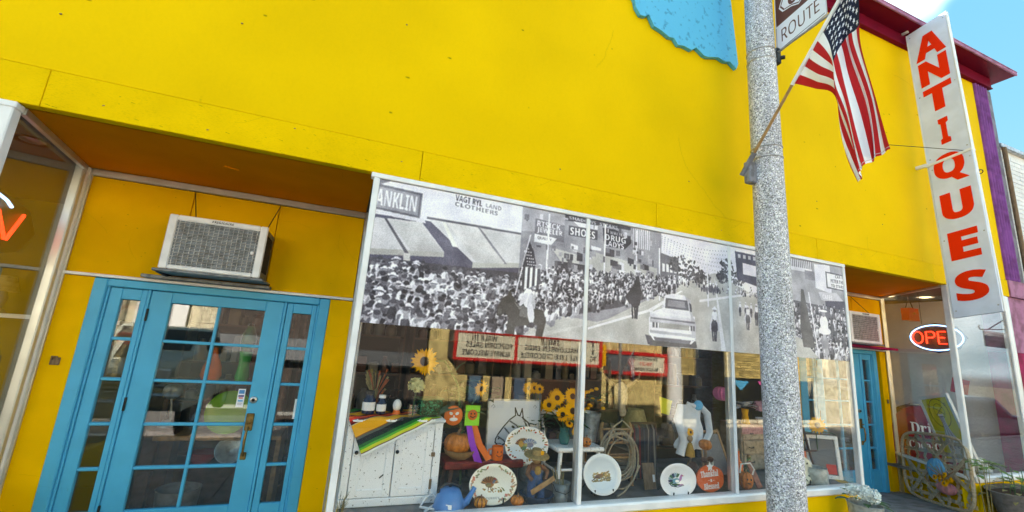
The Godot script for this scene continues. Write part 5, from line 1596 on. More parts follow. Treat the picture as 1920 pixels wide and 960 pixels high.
func window_display() -> void:
	var y := 0.602
	# white cupboard with the striped blanket
	var ow := m("old white")
	var o := T("cupboard", "chipped white painted cupboard with two doors at the left end of the window", "cupboard", Vector3(0.445, y, -0.30))
	P(o, "carcass", Mb.new().span(-0.35, 0.35, 0.03, 0.575, -0.36, -0.035, 0.006), ow)
	P(o, "top", Mb.new().span(-0.37, 0.365, 0.575, 0.598, -0.37, 0.012, 0.006), ow)
	P(o, "plinth", Mb.new().span(-0.365, 0.36, 0.0, 0.055, -0.36, 0.008, 0.006), ow)
	P(o, "stile", Mb.new().span(-0.35, -0.301, 0.06, 0.57, -0.036, 0.0, 0.003), ow)
	P(o, "stile", Mb.new().span(0.292, 0.35, 0.06, 0.57, -0.036, 0.0, 0.003), ow)
	for q in [[-0.295, -0.005], [0.003, 0.285]]:
		var d := P(o, "door", Mb.new().span(q[0], q[0] + 0.055, 0.06, 0.56, -0.012, 0.006, 0.003).span(q[1] - 0.055, q[1], 0.06, 0.56, -0.012, 0.006, 0.003).span(q[0] + 0.055, q[1] - 0.055, 0.06, 0.115, -0.012, 0.006, 0.003).span(q[0] + 0.055, q[1] - 0.055, 0.505, 0.56, -0.012, 0.006, 0.003), ow)
		P(d, "panel", Mb.new().span(q[0] + 0.05, q[1] - 0.05, 0.11, 0.51, -0.012, -0.003), ow)
		P(d, "knob", Mb.new().at(0.018 if q[0] >= 0 else -0.27, 0.37, 0.006, 0, PI / 2).lathe([[0.0, 0.02], [0.013, 0.017], [0.014, 0.010], [0.006, 0.004], [0.007, 0.0]], 12), m("iron"))
	P(o, "latch", Mb.new().span(0.275, 0.305, 0.33, 0.36, 0.004, 0.014, 0.003).span(0.28, 0.30, 0.10, 0.17, 0.004, 0.010, 0.003), m("weathered wood"))
	P(o, "scuff", Mb.new().at(-0.075, 0.20, -0.002, 0, 0, 0.7).span(-0.018, 0.018, -0.004, 0.004, 0.0, 0.003), m("iron"))
	# blanket: stripes run with the hem, the cloth lies on the top and hangs over the front corner
	var cv := Cv.new(8, 256, Color(0.9, 0.9, 0.88), self)
	var bands := [[7, Color(0.95, 0.95, 0.93)], [3, Color(0.45, 0.25, 0.2)], [9, Color(0.82, 0.85, 0.15)], [7, Color(0.35, 0.70, 0.15)], [9, Color(0.10, 0.42, 0.15)], [9, Color(0.02, 0.14, 0.08)], [8, Color(0.10, 0.10, 0.10)], [7, Color(0.36, 0.38, 0.34)], [3, Color(0.55, 0.30, 0.10)], [36, Color(0.95, 0.68, 0.02)], [3, Color(0.85, 0.78, 0.60)], [4, Color(0.35, 0.04, 0.08)], [8, Color(0.55, 0.05, 0.06)], [10, Color(0.85, 0.18, 0.04)], [10, Color(0.95, 0.42, 0.06)], [8, Color(0.6, 0.06, 0.10)], [8, Color(0.25, 0.05, 0.2)], [50, Color(0.95, 0.68, 0.02)], [20, Color(0.1, 0.08, 0.2)], [40, Color(0.2, 0.5, 0.15)]]
	var at_ := 0
	for q in bands:
		cv.rect(0, at_, 8, q[0], q[1]); at_ += q[0]
	var rows := []
	var tip := Vector2(0.215, 0.945)
	var rgt := Vector2(0.79, 1.225)
	var hd := (rgt - tip).normalized()
	var pd := Vector2(-hd.y, hd.x)
	for j in 25:
		var line := []
		for i in 29:
			var h := tip.lerp(rgt, i / 28.0)
			var t := 0.60 * j / 24.0
			var p := h + pd * t
			var front := Vector3(p.x, p.y, -0.284 + 0.006 * sin(i * 0.8 + j * 0.3))
			if p.y > 1.207:
				front = Vector3(p.x, 1.2075 + 0.004 * (1 + sin(i * 0.9)), -0.288 - (p.y - 1.207))
			front.x = maxf(front.x, 0.066 + 0.01 * sin(j))
			line.append(front)
		rows.append(line)
	o = T("striped_blanket", "bright striped blanket with white fringe draped over the corner of the white cupboard", "blanket")
	P(o, "cloth", Mb.new().grid(rows), printed("blanket weave", cv.tex(), 0.9))
	var fb := Mb.new()
	for i in 46:
		var h := tip.lerp(rgt, i / 46.0)
		var l := rng.randf_range(0.03, 0.075)
		var h3 := Vector3(h.x, h.y, -0.282)
		fb.tube([h3, h3 + Vector3(rng.randf_range(-0.008, 0.02), -l * 0.5, 0.004), h3 + Vector3(rng.randf_range(-0.012, 0.024), -l, 0.0)], 0.0022, 4, false)
	P(o, "fringe", fb, m("white")).set_meta("kind", "stuff")
	# on top of the cupboard
	for q in [[0.224, 0.047, 0.17, "larger dark blue bottle with a white label on the white cupboard"], [0.318, 0.036, 0.14, "smaller dark blue bottle with a white label, beside the larger one"]]:
		var j := T("ink_bottle", q[3], "bottle", Vector3(q[0], 1.218, -0.42), 0.0, "blue bottles on the cupboard")
		var r: float = q[1]
		var hh: float = q[2]
		P(j, "glass", Mb.new().lathe([[0.0, 0.0], [r, 0.004], [r, hh * 0.62], [r * 0.6, hh * 0.76], [r * 0.6, hh * 0.86]], 20), worn("ink glass", lin(0.015, 0.02, 0.06), 0.1, tx.mottle, 2.0))
		P(j, "cap", Mb.new().lathe([[r * 0.72, hh * 0.84], [r * 0.72, hh], [0.0, hh]], 18), m("black") if r > 0.04 else m("white"))
		P(j, "label", Mb.new().lathe([[r + 0.001, hh * 0.16], [r + 0.001, hh * 0.52]], 20), m("white"))
	o = T("dried_bouquet", "dried rust and straw stems standing behind the dark blue bottles", "dried flowers", Vector3(0.27, 1.208, -0.55))
	for k in 22:
		var a := rng.randf() * TAU
		var l := rng.randf_range(0.16, 0.34)
		P(o, "stem", Mb.new().tube([Vector3(0, 0, 0), Vector3(cos(a) * 0.03, l * 0.6, sin(a) * 0.03), Vector3(cos(a) * 0.09, l, sin(a) * 0.07)], [0.002, 0.003, 0.009], 5), m("dry grass") if k % 3 else worn("rust stem", lin(0.35, 0.09, 0.03), 0.8, tx.dirt, 3.0))
	o = T("white_mask", "small white figure head between the bottles and the pale flower", "figurine", Vector3(0.44, 1.215, -0.44))
	P(o, "head", Mb.new().ell(Vector3(0, 0.065, 0), Vector3(0.034, 0.046, 0.036), 16, 10), m("white"))
	P(o, "base", Mb.new().lathe([[0.0, 0.0], [0.034, 0.0], [0.022, 0.03]], 16), m("orange"))
	o = T("black_kettle", "small black kettle with a wire handle at the back of the cupboard top", "kettle", Vector3(0.44, 1.208, -0.60))
	P(o, "body", Mb.new().lathe([[0.0, 0.0], [0.07, 0.0], [0.08, 0.05], [0.055, 0.10], [0.0, 0.115]], 20), m("iron"))
	P(o, "handle", Mb.new().tube([Vector3(-0.06, 0.1, 0), Vector3(-0.045, 0.17, 0), Vector3(0.045, 0.17, 0), Vector3(0.06, 0.1, 0)], 0.005, 6), m("iron"))
	o = T("pale_flower", "pale yellow pompom flower in a clear pot on the white cupboard", "flower", Vector3(0.555, 1.208, -0.36))
	P(o, "pot", Mb.new().lathe([[0.0, 0.0], [0.04, 0.0], [0.048, 0.085], [0.044, 0.085], [0.036, 0.008], [0.0, 0.008]], 18), m("glass"))
	P(o, "stem", Mb.new().tube([Vector3(0, 0.01, 0), Vector3(0.006, 0.18, 0)], 0.005, 6), m("leaf"))
	flower_heads(o, Vector3(0.006, 0.13, 0), 0.02, 2, lin(0.75, 0.72, 0.35), 0.052)
	o = T("glitter_box", "green sequinned box on the right end of the white cupboard", "box", Vector3(0.70, 1.208, -0.46), 0.2)
	P(o, "box", Mb.new().span(-0.095, 0.095, 0, 0.12, -0.06, 0.06, 0.008), worn("sequins", lin(0.05, 0.30, 0.16), 0.25, noise_tex(44, 0.12, Color(0.1, 0.3, 0.25), Color(1, 1, 1), FastNoiseLite.TYPE_CELLULAR, 256, 1, 0.4, 0.9), 3.0, null, 0.0, 0.3))
	P(o, "lid", Mb.new().span(-0.1, 0.1, 0.12, 0.135, -0.065, 0.065, 0.004), m("leaf"))
	# tall sunflower stem
	o = T("tall_sunflower", "tall artificial sunflower with broad grey green leaves beside the white cupboard", "sunflower", Vector3(0.98, y, -0.52))
	P(o, "stem", Mb.new().tube([Vector3(0.06, 0, 0), Vector3(0.02, 0.45, 0.04), Vector3(-0.06, 0.85, 0.08), Vector3(-0.20, 1.04, 0.11), Vector3(-0.36, 1.03, 0.13)], 0.010, 8), m("leaf"))
	sunflower_parts(o, Vector3(-0.37, 1.03, 0.14), Vector3(-0.5, -0.1, 1.0), 0.115)
	var lg := worn("grey leaf", lin(0.13, 0.19, 0.12), 0.7, tx.dirt, 5.0)
	for q in [[Vector3(-0.08, 0.92, 0.08), Vector3(-1, 0.5, 0.5), 0.22], [Vector3(-0.05, 0.86, 0.08), Vector3(1, 0.5, 0.5), 0.22], [Vector3(-0.02, 0.66, 0.06), Vector3(-1, 0.2, 0.6), 0.24], [Vector3(0.0, 0.62, 0.06), Vector3(1, 0.45, 0.6), 0.22], [Vector3(-0.1, 0.95, 0.09), Vector3(0.5, 0.9, 0.2), 0.16]]:
		P(o, "leaf", leaf(q[0], q[1].normalized(), q[2]), lg)
	sunflower_parts(o, Vector3(0.13, 0.83, 0.12), Vector3(0.6, -0.2, 1.0), 0.078)
	P(o, "stem", Mb.new().tube([Vector3(0.02, 0.45, 0.04), Vector3(0.07, 0.68, 0.08), Vector3(0.13, 0.83, 0.11)], 0.006, 6), m("leaf"))
	# bench and what stands on it
	o = T("red_bench", "low dark red bench holding the pumpkin bowl and the smiling mug", "bench", Vector3(1.19, y, -0.50))
	P(o, "seat", Mb.new().span(-0.34, 0.34, 0.205, 0.265, -0.16, 0.14, 0.012), worn("bench red", lin(0.22, 0.02, 0.015), 0.45, tx.dirt, 2.0))
	for s in [[-0.29, -0.12], [0.29, -0.12], [-0.29, 0.1], [0.29, 0.1]]:
		P(o, "leg", Mb.new().bar(Vector3(s[0], 0, s[1]), Vector3(s[0] * 0.95, 0.205, s[1]), 0.035, 0.035, Vector3.UP, 0.004), m("dark wood"))
	o = T("wooden_bowl", "shallow tan bowl under the large pumpkin on the red bench", "bowl", Vector3(0.99, y + 0.267, -0.46))
	P(o, "bowl", Mb.new().lathe([[0.0, 0.0], [0.06, 0.0], [0.12, 0.04], [0.135, 0.075], [0.128, 0.075], [0.11, 0.042], [0.0, 0.012]], 28), m("tan wood"))
	var om := worn("pumpkin skin", lin(0.62, 0.20, 0.012), 0.5, tx.dirt, 6.0)
	pumpkin("large_pumpkin", "large orange pumpkin sitting in the tan bowl", Vector3(0.965, y + 0.29, -0.46), 0.112, 0.185, om)
	o = T("smiling_mug", "orange mug with a smiling face on the red bench", "mug", Vector3(1.30, y + 0.267, -0.40))
	P(o, "cup", Mb.new().lathe([[0.0, 0.0], [0.044, 0.0], [0.048, 0.01], [0.048, 0.105], [0.043, 0.105], [0.042, 0.01], [0.0, 0.008]], 22), m("orange"))
	P(o, "handle", Mb.new().tube([Vector3(-0.046, 0.085, 0), Vector3(-0.078, 0.08, 0), Vector3(-0.078, 0.03, 0), Vector3(-0.046, 0.025, 0)], 0.007, 7), m("orange"))
	var fm := Mb.new()
	for s in [-1.0, 1.0]: fm.at(s * 0.015, 0.068, 0.046).ell(Vector3.ZERO, Vector3(0.005, 0.009, 0.004), 8, 5)
	fm.xf = Transform3D()
	fm.tube([Vector3(-0.024, 0.046, 0.042), Vector3(-0.012, 0.035, 0.047), Vector3(0.0, 0.031, 0.049), Vector3(0.012, 0.035, 0.047), Vector3(0.024, 0.046, 0.042)], 0.0028, 6)
	P(o, "face", fm, m("black"))
	o = T("pumpkin_disc", "round orange jack o lantern plaque hanging above the large pumpkin", "plaque", Vector3(0.90, 1.21, -0.42))
	P(o, "disc", Mb.new().at(0, 0, 0, 0, PI / 2).lathe([[0.0, 0.012], [0.068, 0.010], [0.078, 0.0], [0.0, -0.006]], 30), m("orange"))
	fm = Mb.new()
	for s in [-1.0, 1.0]: fm.at(s * 0.026, 0.018, 0.014, 0, 0, s * 0.5).ell(Vector3.ZERO, Vector3(0.016, 0.012, 0.004), 10, 5)
	fm.at(0, -0.028, 0.013).ell(Vector3.ZERO, Vector3(0.036, 0.015, 0.004), 12, 5)
	fm.at(0, -0.004, 0.014).ell(Vector3.ZERO, Vector3(0.007, 0.008, 0.004), 8, 5)
	P(o, "face", fm, m("white"))
	P(o, "cord", Mb.new().tube([Vector3(0, 0.078, 0), Vector3(0.02, 0.5, -0.1)], 0.0015, 4), m("iron"))
	o = T("halloween_card", "lime green card with an orange grin and purple and orange dangling legs", "card", Vector3(1.055, 1.135, -0.40))
	P(o, "card", Mb.new().span(-0.062, 0.062, 0, 0.16, -0.004, 0.004, 0.002), mat("lime", lin(0.30, 0.75, 0.02), 0.5))
	P(o, "pumpkin_face", Mb.new().at(0, 0.085, 0.005, 0, PI / 2).lathe([[0.0, 0.008], [0.036, 0.006], [0.042, 0.0]], 24), m("orange"))
	fm = Mb.new()
	for s in [-1.0, 1.0]: fm.at(s * 0.015, 0.095, 0.013).ell(Vector3.ZERO, Vector3(0.007, 0.008, 0.003), 8, 4)
	fm.xf = Transform3D()
	fm.tube([Vector3(-0.024, 0.078, 0.011), Vector3(0, 0.064, 0.014), Vector3(0.024, 0.078, 0.011)], 0.004, 6)
	P(o, "grin", fm, m("black"))
	P(o, "leg", Mb.new().grid([[Vector3(-0.045, 0.0, 0.0), Vector3(0.0, 0.0, 0.01)], [Vector3(-0.02, -0.12, 0.02), Vector3(0.035, -0.13, 0.03)], [Vector3(0.05, -0.30, 0.03), Vector3(0.11, -0.29, 0.04)]]), mat("purple felt", lin(0.30, 0.04, 0.55), 0.8))
	P(o, "leg", Mb.new().grid([[Vector3(0.0, 0.0, -0.005), Vector3(0.05, 0.0, 0.0)], [Vector3(0.05, -0.15, 0.0), Vector3(0.10, -0.13, 0.01)], [Vector3(0.14, -0.27, 0.03), Vector3(0.19, -0.25, 0.03)]]), m("orange"))
	# horse picture
	o = T("horse_picture", "black line drawing of a horse head in a thin silver frame behind the turkey plate", "picture", Vector3(1.502, 0.768, -0.56))
	o.rotation.x = -0.06
	P(o, "frame", Mb.new().span(-0.258, -0.245, 0, 0.56, -0.015, 0.012, 0.003).span(0.245, 0.258, 0, 0.56, -0.015, 0.012, 0.003).span(-0.245, 0.245, 0, 0.013, -0.015, 0.012, 0.003).span(-0.245, 0.245, 0.547, 0.56, -0.015, 0.012, 0.003), m("galvanised"))
	cv = Cv.new(360, 400, Color(0.86, 0.88, 0.91), self)
	var ink := Color(0.06, 0.06, 0.07)
	var grey := Color(0.55, 0.57, 0.60)
	cv.poly([Vector2(190, 95), Vector2(235, 105), Vector2(290, 150), Vector2(330, 230), Vector2(350, 390), Vector2(170, 390), Vector2(200, 300), Vector2(160, 270), Vector2(100, 280), Vector2(62, 262), Vector2(58, 236), Vector2(90, 190), Vector2(140, 130)], Color(0.80, 0.82, 0.85))
	for l in [[[190, 95], [150, 122], [110, 165], [75, 210], [58, 240]], [[58, 240], [56, 262], [72, 282], [98, 288], [112, 276]], [[112, 276], [140, 262], [168, 262], [196, 282]], [[196, 282], [204, 310], [184, 350], [172, 392]], [[238, 106], [282, 140], [316, 200], [338, 290], [350, 392]], [[190, 95], [186, 48], [206, 92]], [[222, 98], [236, 52], [246, 108]], [[206, 92], [222, 98]]]:
		var p := []
		for q in l: p.append(Vector2(q[0], q[1]))
		cv.line(p, 8, ink)
	for l in [[[118, 176], [168, 226], [186, 268]], [[72, 226], [112, 250], [128, 268]], [[150, 130], [200, 158], [232, 196]], [[168, 226], [232, 196], [292, 240]]]:
		var p := []
		for q in l: p.append(Vector2(q[0], q[1]))
		cv.line(p, 12, grey); cv.line(p, 4, ink)
	cv.ell(176, 168, 12, 8, ink, 0.5); cv.ell(78, 240, 7, 5, ink, -0.6); cv.line([Vector2(66, 268), Vector2(96, 270)], 4, ink)
	for k in 26:
		var a := rng.randf_range(0.0, 1.0)
		cv.line([Vector2(240 + a * 90, 110 + a * 170), Vector2(262 + a * 92, 128 + a * 190)], 4, ink)
	for k in 12:
		cv.line([Vector2(210 + k * 9, 250 + k * 8), Vector2(200 + k * 10, 300 + k * 7)], 2, grey)
	for q in [[30, 40], [330, 40]]:
		cv.line([Vector2(q[0] - 12, q[1]), Vector2(q[0], q[1] - 14), Vector2(q[0] + 12, q[1]), Vector2(q[0], q[1] + 10)], 3, grey)
	P(o, "drawing", Mb.new().at(-0.245, 0.013, 0.0).quad_up(0.49, 0.534), printed("horse drawing", cv.tex(), 0.35))
	# plates
	o = plate("turkey_plate", "oval plate with a fruit rim and a blue bird, leaning on the horse picture", Vector3(1.574, 0.822, -0.44), 0.205, 0.150, 0.22, turkey_print(1), "plate print b")
	o = plate("oval_platter", "oval white platter with a brown turkey and leafy rim behind the blue kettle", Vector3(1.205, 0.606, -0.20), 0.195, 0.143, 0.2, turkey_print(0), "plate print a")
	easel(o, 0.08, 0.16)
	o = plate("bird_platter", "pale blue platter with a pheasant on a black wire stand", Vector3(2.213, 0.612, -0.24), 0.19, 0.162, 0.24, turkey_print(2), "plate print c")
	easel(o, 0.09, 0.18)
	o = plate("painted_turkey_plate", "white platter with a bold blue and pink turkey beside the orange pumpkin sign", Vector3(2.908, 0.603, -0.10), 0.20, 0.137, 0.12, turkey_print(3), "plate print d")
	easel(o, 0.08, 0.15)
	cv = Cv.new(128, 128, Color(0.90, 0.90, 0.82), self)
	for k in 10:
		var a := TAU * k / 10.0
		cv.ell(64 + cos(a) * 48, 64 + sin(a) * 48, 5, 4, Color(0.12, 0.12, 0.1), a)
	o = plate("dotted_plate", "cream plate with black marks round its rim, partly behind the speckled pole", Vector3(4.64, 0.604, -0.20), 0.135, 0.135, 0.14, cv.tex(), "plate print e")
	easel(o, 0.05, 0.14)
	# small pumpkins
	var st := worn("striped pumpkin", lin(0.75, 0.30, 0.02), 0.3, tx.dirt, 6.0)
	o = pumpkin("glass_pumpkin", "small amber striped pumpkin between the blue kettle and the oval platter", Vector3(1.095, y, -0.14), 0.050, 0.082, st, false, "small pumpkins on the window floor")
	for k in 9:
		var pts := []
		for j in 9:
			var a := -PI / 2 + PI * (j + 0.4) / 9.0
			pts.append(Vector3(cos(TAU * (k + 0.5) / 9.0) * cos(a) * 0.049, 0.040 + sin(a) * 0.038, sin(TAU * (k + 0.5) / 9.0) * cos(a) * 0.049))
		P(o, "stripe", Mb.new().tube(pts, 0.005, 5), worn("dark stripe", lin(0.16, 0.05, 0.01), 0.3, tx.dirt, 5.0))
	pumpkin("small_pumpkin", "small plain orange pumpkin in front of the oval platter, right side", Vector3(1.39, y, -0.13), 0.053, 0.078, om, false, "small pumpkins on the window floor")
	# blue kettle
	var kb := worn("kettle blue", lin(0.08, 0.25, 0.62), 0.28, tx.mottle, 3.0)
	o = T("blue_kettle", "blue enamel kettle with a price sticker in front of the white cupboard", "kettle", Vector3(0.86, y, -0.16))
	P(o, "body", Mb.new().lathe([[0.0, 0.0], [0.108, 0.0], [0.114, 0.02], [0.108, 0.06], [0.085, 0.115], [0.075, 0.128]], 30), kb)
	P(o, "lid", Mb.new().lathe([[0.078, 0.126], [0.070, 0.138], [0.03, 0.150], [0.0, 0.152]], 26), kb)
	P(o, "lid_knob", Mb.new().at(0, 0.152, 0).lathe([[0.008, 0.0], [0.016, 0.012], [0.0, 0.02]], 12), m("black"))
	P(o, "spout", Mb.new().tube([Vector3(0.09, 0.03, 0.01), Vector3(0.135, 0.055, 0.015), Vector3(0.160, 0.105, 0.02), Vector3(0.185, 0.148, 0.02)], [0.034, 0.026, 0.018, 0.017], 12), kb)
	P(o, "handle", Mb.new().tube([Vector3(-0.085, 0.115, 0), Vector3(-0.080, 0.150, 0.0), Vector3(-0.03, 0.172, 0), Vector3(0.03, 0.172, 0), Vector3(0.080, 0.150, 0), Vector3(0.085, 0.115, 0)], 0.010, 8), m("black"))
	P(o, "price_sticker", Mb.new().at(-0.045, 0.036, 0.0995, -0.42, -0.1).quad_up(0.042, 0.03, 0.001), m("white"))
	# scarecrow figure in the enamel basin
	o = T("enamel_basin", "dark blue enamel basin under the scarecrow figure", "basin", Vector3(1.59, y, -0.20))
	P(o, "bowl", Mb.new().lathe([[0.0, 0.0], [0.10, 0.0], [0.128, 0.05], [0.140, 0.062], [0.132, 0.064], [0.12, 0.05], [0.095, 0.008], [0.0, 0.008]], 30), worn("enamel", lin(0.035, 0.06, 0.12), 0.2, tx.mottle, 2.0))
	o = T("scarecrow_figure", "scarecrow figure in blue overalls with a straw hat, holding a wooden sign", "figurine", Vector3(1.57, y + 0.012, -0.21))
	var jean := worn("denim", lin(0.05, 0.10, 0.24), 0.9, tx.dirt, 6.0)
	P(o, "overalls", Mb.new().tube([Vector3(-0.045, 0.0, 0.03), Vector3(-0.042, 0.10, 0.02), Vector3(-0.02, 0.16, 0)], [0.030, 0.032, 0.04], 10).tube([Vector3(0.045, 0.0, 0.03), Vector3(0.042, 0.10, 0.02), Vector3(0.02, 0.16, 0)], [0.030, 0.032, 0.04], 10).ell(Vector3(0, 0.19, 0), Vector3(0.062, 0.075, 0.05), 16, 10), jean)
	P(o, "shirt", Mb.new().ell(Vector3(0, 0.235, 0), Vector3(0.058, 0.05, 0.045), 14, 8).tube([Vector3(-0.05, 0.25, 0), Vector3(-0.085, 0.20, 0.03), Vector3(-0.05, 0.16, 0.06)], [0.022, 0.020, 0.016], 8).tube([Vector3(0.05, 0.25, 0), Vector3(0.09, 0.21, 0.03), Vector3(0.06, 0.165, 0.06)], [0.022, 0.020, 0.016], 8), worn("check shirt", lin(0.20, 0.09, 0.04), 0.9, tx.dirt, 5.0))
	P(o, "head", Mb.new().ell(Vector3(0, 0.308, 0.01), Vector3(0.040, 0.044, 0.038), 14, 10), m("tan wood"))
	P(o, "hat", Mb.new().at(0, 0.33, 0.005, 0, 0.15).lathe([[0.105, 0.0], [0.10, 0.008], [0.046, 0.014], [0.040, 0.05], [0.0, 0.058]], 22), worn("straw", lin(0.40, 0.28, 0.11), 0.85, tx.dirt, 6.0))
	P(o, "hat_bloom", Mb.new().ell(Vector3(0.03, 0.358, 0.045), Vector3(0.018, 0.018, 0.010), 10, 6), m("petal"))
	P(o, "sunflower_patch", Mb.new().ell(Vector3(0.0, 0.225, 0.045), Vector3(0.03, 0.034, 0.018), 14, 8), worn("patch", lin(0.45, 0.26, 0.04), 0.8, tx.dirt, 8.0))
	P(o, "sign", Mb.new().at(0.035, 0.125, 0.075, 0, 0, 0.48).span(-0.11, 0.11, -0.02, 0.02, -0.006, 0.006, 0.003), m("tan wood"))
	for s in [-1.0, 1.0]: P(o, "boot", Mb.new().ell(Vector3(s * 0.045, 0.012, 0.05), Vector3(0.026, 0.016, 0.04), 10, 6), m("dark wood"))
	# bucket
	o = T("metal_bucket", "small galvanised bucket holding twigs beside the scarecrow figure", "bucket", Vector3(1.775, y, -0.15))
	P(o, "pail", Mb.new().lathe([[0.0, 0.0], [0.054, 0.0], [0.072, 0.145], [0.076, 0.15], [0.070, 0.15], [0.052, 0.008], [0.0, 0.008]], 26), m("galvanised"))
	P(o, "band", Mb.new().at(0, 0.05, 0).ring(Vector3.ZERO, 0.0605, 0.003, Vector3.RIGHT, Vector3.BACK, 26, 5), m("galvanised"))
	P(o, "handle", Mb.new().tube([Vector3(-0.074, 0.14, 0), Vector3(-0.07, 0.10, 0.05), Vector3(0.0, 0.085, 0.085), Vector3(0.07, 0.10, 0.05), Vector3(0.074, 0.14, 0)], 0.003, 6), m("iron"))
	for k in 6:
		var a := k * 1.1
		P(o, "twig", Mb.new().tube([Vector3(0.02 * cos(a), 0.03, 0.02 * sin(a)), Vector3(-0.03 + 0.05 * cos(a), 0.22 + 0.01 * k, 0.04 * sin(a))], 0.004, 5), m("dry grass"))
	# white chair with flowers
	o = T("white_chair", "little white wooden chair carrying the vase of sunflowers and a tiny pumpkin", "chair", Vector3(2.06, y, -0.50))
	P(o, "seat", Mb.new().span(-0.24, 0.24, 0.325, 0.362, -0.18, 0.18, 0.012), ow)
	for s in [[-0.19, 0.14], [0.19, 0.14], [-0.19, -0.14], [0.19, -0.14]]:
		P(o, "leg", Mb.new().tube([Vector3(s[0] * 1.2, 0, s[1] * 1.2), Vector3(s[0], 0.325, s[1])], [0.017, 0.02], 8), ow)
	for s in [-1.0, 1.0]:
		P(o, "back_post", Mb.new().tube([Vector3(s * 0.21, 0.36, -0.15), Vector3(s * 0.235, 0.62, -0.20)], 0.016, 8), ow)
		P(o, "rung", Mb.new().tube([Vector3(s * 0.21, 0.16, 0.15), Vector3(s * 0.21, 0.16, -0.15)], 0.011, 8), ow)
	P(o, "rung", Mb.new().tube([Vector3(-0.21, 0.18, 0.15), Vector3(0.21, 0.18, 0.15)], 0.011, 8), ow)
	P(o, "back_rail", Mb.new().span(-0.24, 0.24, 0.58, 0.63, -0.21, -0.19, 0.006), ow)
	o = T("sunflower_vase", "teal glass vase crowded with sunflowers on the white chair", "vase", Vector3(1.96, y + 0.364, -0.47))
	P(o, "vase", Mb.new().lathe([[0.0, 0.0], [0.035, 0.0], [0.052, 0.05], [0.04, 0.11], [0.048, 0.14], [0.042, 0.14], [0.034, 0.11], [0.0, 0.01]], 20), worn("vase teal", lin(0.03, 0.16, 0.15), 0.15, tx.mottle, 2.0))
	for q in [[-0.10, 0.40, 0.02, 0.075], [0.04, 0.42, 0.05, 0.085], [0.02, 0.30, 0.10, 0.09], [-0.08, 0.27, 0.10, 0.07], [0.05, 0.13, 0.12, 0.045], [-0.16, 0.33, -0.02, 0.07], [0.13, 0.36, 0.02, 0.07], [0.16, 0.44, 0.0, 0.06], [-0.02, 0.20, 0.12, 0.04]]:
		P(o, "stem", Mb.new().tube([Vector3(0, 0.1, 0), Vector3(q[0] * 0.5, q[1] * 0.6, q[2] * 0.5), Vector3(q[0], q[1], q[2] - 0.01)], 0.004, 5), m("leaf"))
		sunflower_parts(o, Vector3(q[0], q[1], q[2]), Vector3(q[0] * 2.0 - 0.2, 0.15, 1.0), q[3])
	leaves(o, "leaf", Vector3(0, 0.18, 0), 0.16, 24, 0.11, m("leaf"))
	o = T("zinc_vase", "tapered zinc flower vase with green and yellow sprigs on the white chair", "vase", Vector3(2.27, y + 0.364, -0.55))
	P(o, "vase", Mb.new().lathe([[0.0, 0.0], [0.06, 0.0], [0.105, 0.26], [0.10, 0.265], [0.056, 0.01], [0.0, 0.01]], 24), m("galvanised"))
	leaves(o, "leaf", Vector3(-0.03, 0.30, 0.0), 0.20, 22, 0.12, m("leaf"), 0.7)
	for k in 14:
		var p := Vector3(rng.randf_range(-0.16, 0.12), rng.randf_range(0.30, 0.50), rng.randf_range(-0.02, 0.09))
		P(o, "bloom", Mb.new().ell(p, Vector3(0.022, 0.016, 0.022), 8, 5), m("petal"))
	pumpkin("jack_o_lantern", "tiny smiling jack o lantern on the edge of the white chair", Vector3(2.108, y + 0.364, -0.34), 0.048, 0.09, om, true)
	# ladder chair, rope
	var tw := m("tan wood")
	o = T("ladder_chair", "tan spindle back chair with a coiled rope hung over it", "chair", Vector3(2.50, y, -0.42))
	for s in [-1.0, 1.0]:
		P(o, "post", Mb.new().tube([Vector3(s * 0.165, 0, 0), Vector3(s * 0.16, 0.52, -0.03), Vector3(s * 0.15, 0.56, -0.03)], [0.017, 0.016, 0.010], 8), tw)
		P(o, "rear_leg", Mb.new().tube([Vector3(s * 0.165, 0, -0.32), Vector3(s * 0.16, 0.27, -0.30)], 0.015, 8), tw)
	for yy in [0.10, 0.25, 0.38, 0.50]:
		P(o, "rail", Mb.new().tube([Vector3(-0.165, yy, 0), Vector3(0.165, yy, 0)], 0.011, 7), tw)
	for k in 5:
		P(o, "spindle", Mb.new().tube([Vector3(-0.1 + k * 0.05, 0.38, 0), Vector3(-0.1 + k * 0.05, 0.50, 0)], 0.006, 6), tw)
	P(o, "seat", Mb.new().span(-0.17, 0.17, 0.26, 0.285, -0.32, 0.0, 0.008), m("weathered wood"))
	o = T("coiled_rope", "pale lasso rope in loose loops over the tan chair", "rope", Vector3(2.47, 0.86, -0.36))
	var rp := worn("rope", lin(0.40, 0.34, 0.24), 0.9, tx.dirt, 8.0)
	for k in 7:
		var pts := []
		var rr := rng.randf_range(0.15, 0.205)
		var cx := rng.randf_range(-0.03, 0.03)
		var cy := rng.randf_range(-0.03, 0.05)
		for j in 33:
			var a := TAU * j / 32.0
			pts.append(Vector3(cx + cos(a) * rr, cy + sin(a) * rr * 1.15, 0.012 * k - 0.03 + 0.01 * sin(a * 2 + k)))
		P(o, "loop", Mb.new().tube(pts, 0.0075, 6, false), rp)
	P(o, "loop", Mb.new().tube([Vector3(-0.17, 0.1, 0.05), Vector3(-0.10, 0.28, 0.05), Vector3(0.0, 0.34, 0.05), Vector3(0.10, 0.26, 0.05), Vector3(0.06, 0.16, 0.05), Vector3(-0.06, 0.20, 0.05), Vector3(-0.12, 0.30, 0.05)], 0.0075, 6), rp)
	P(o, "tail", Mb.new().tube([Vector3(0.19, -0.05, 0.06), Vector3(0.10, -0.16, 0.09), Vector3(-0.04, -0.24, 0.14), Vector3(-0.14, -0.252, 0.19)], 0.0075, 6), rp)
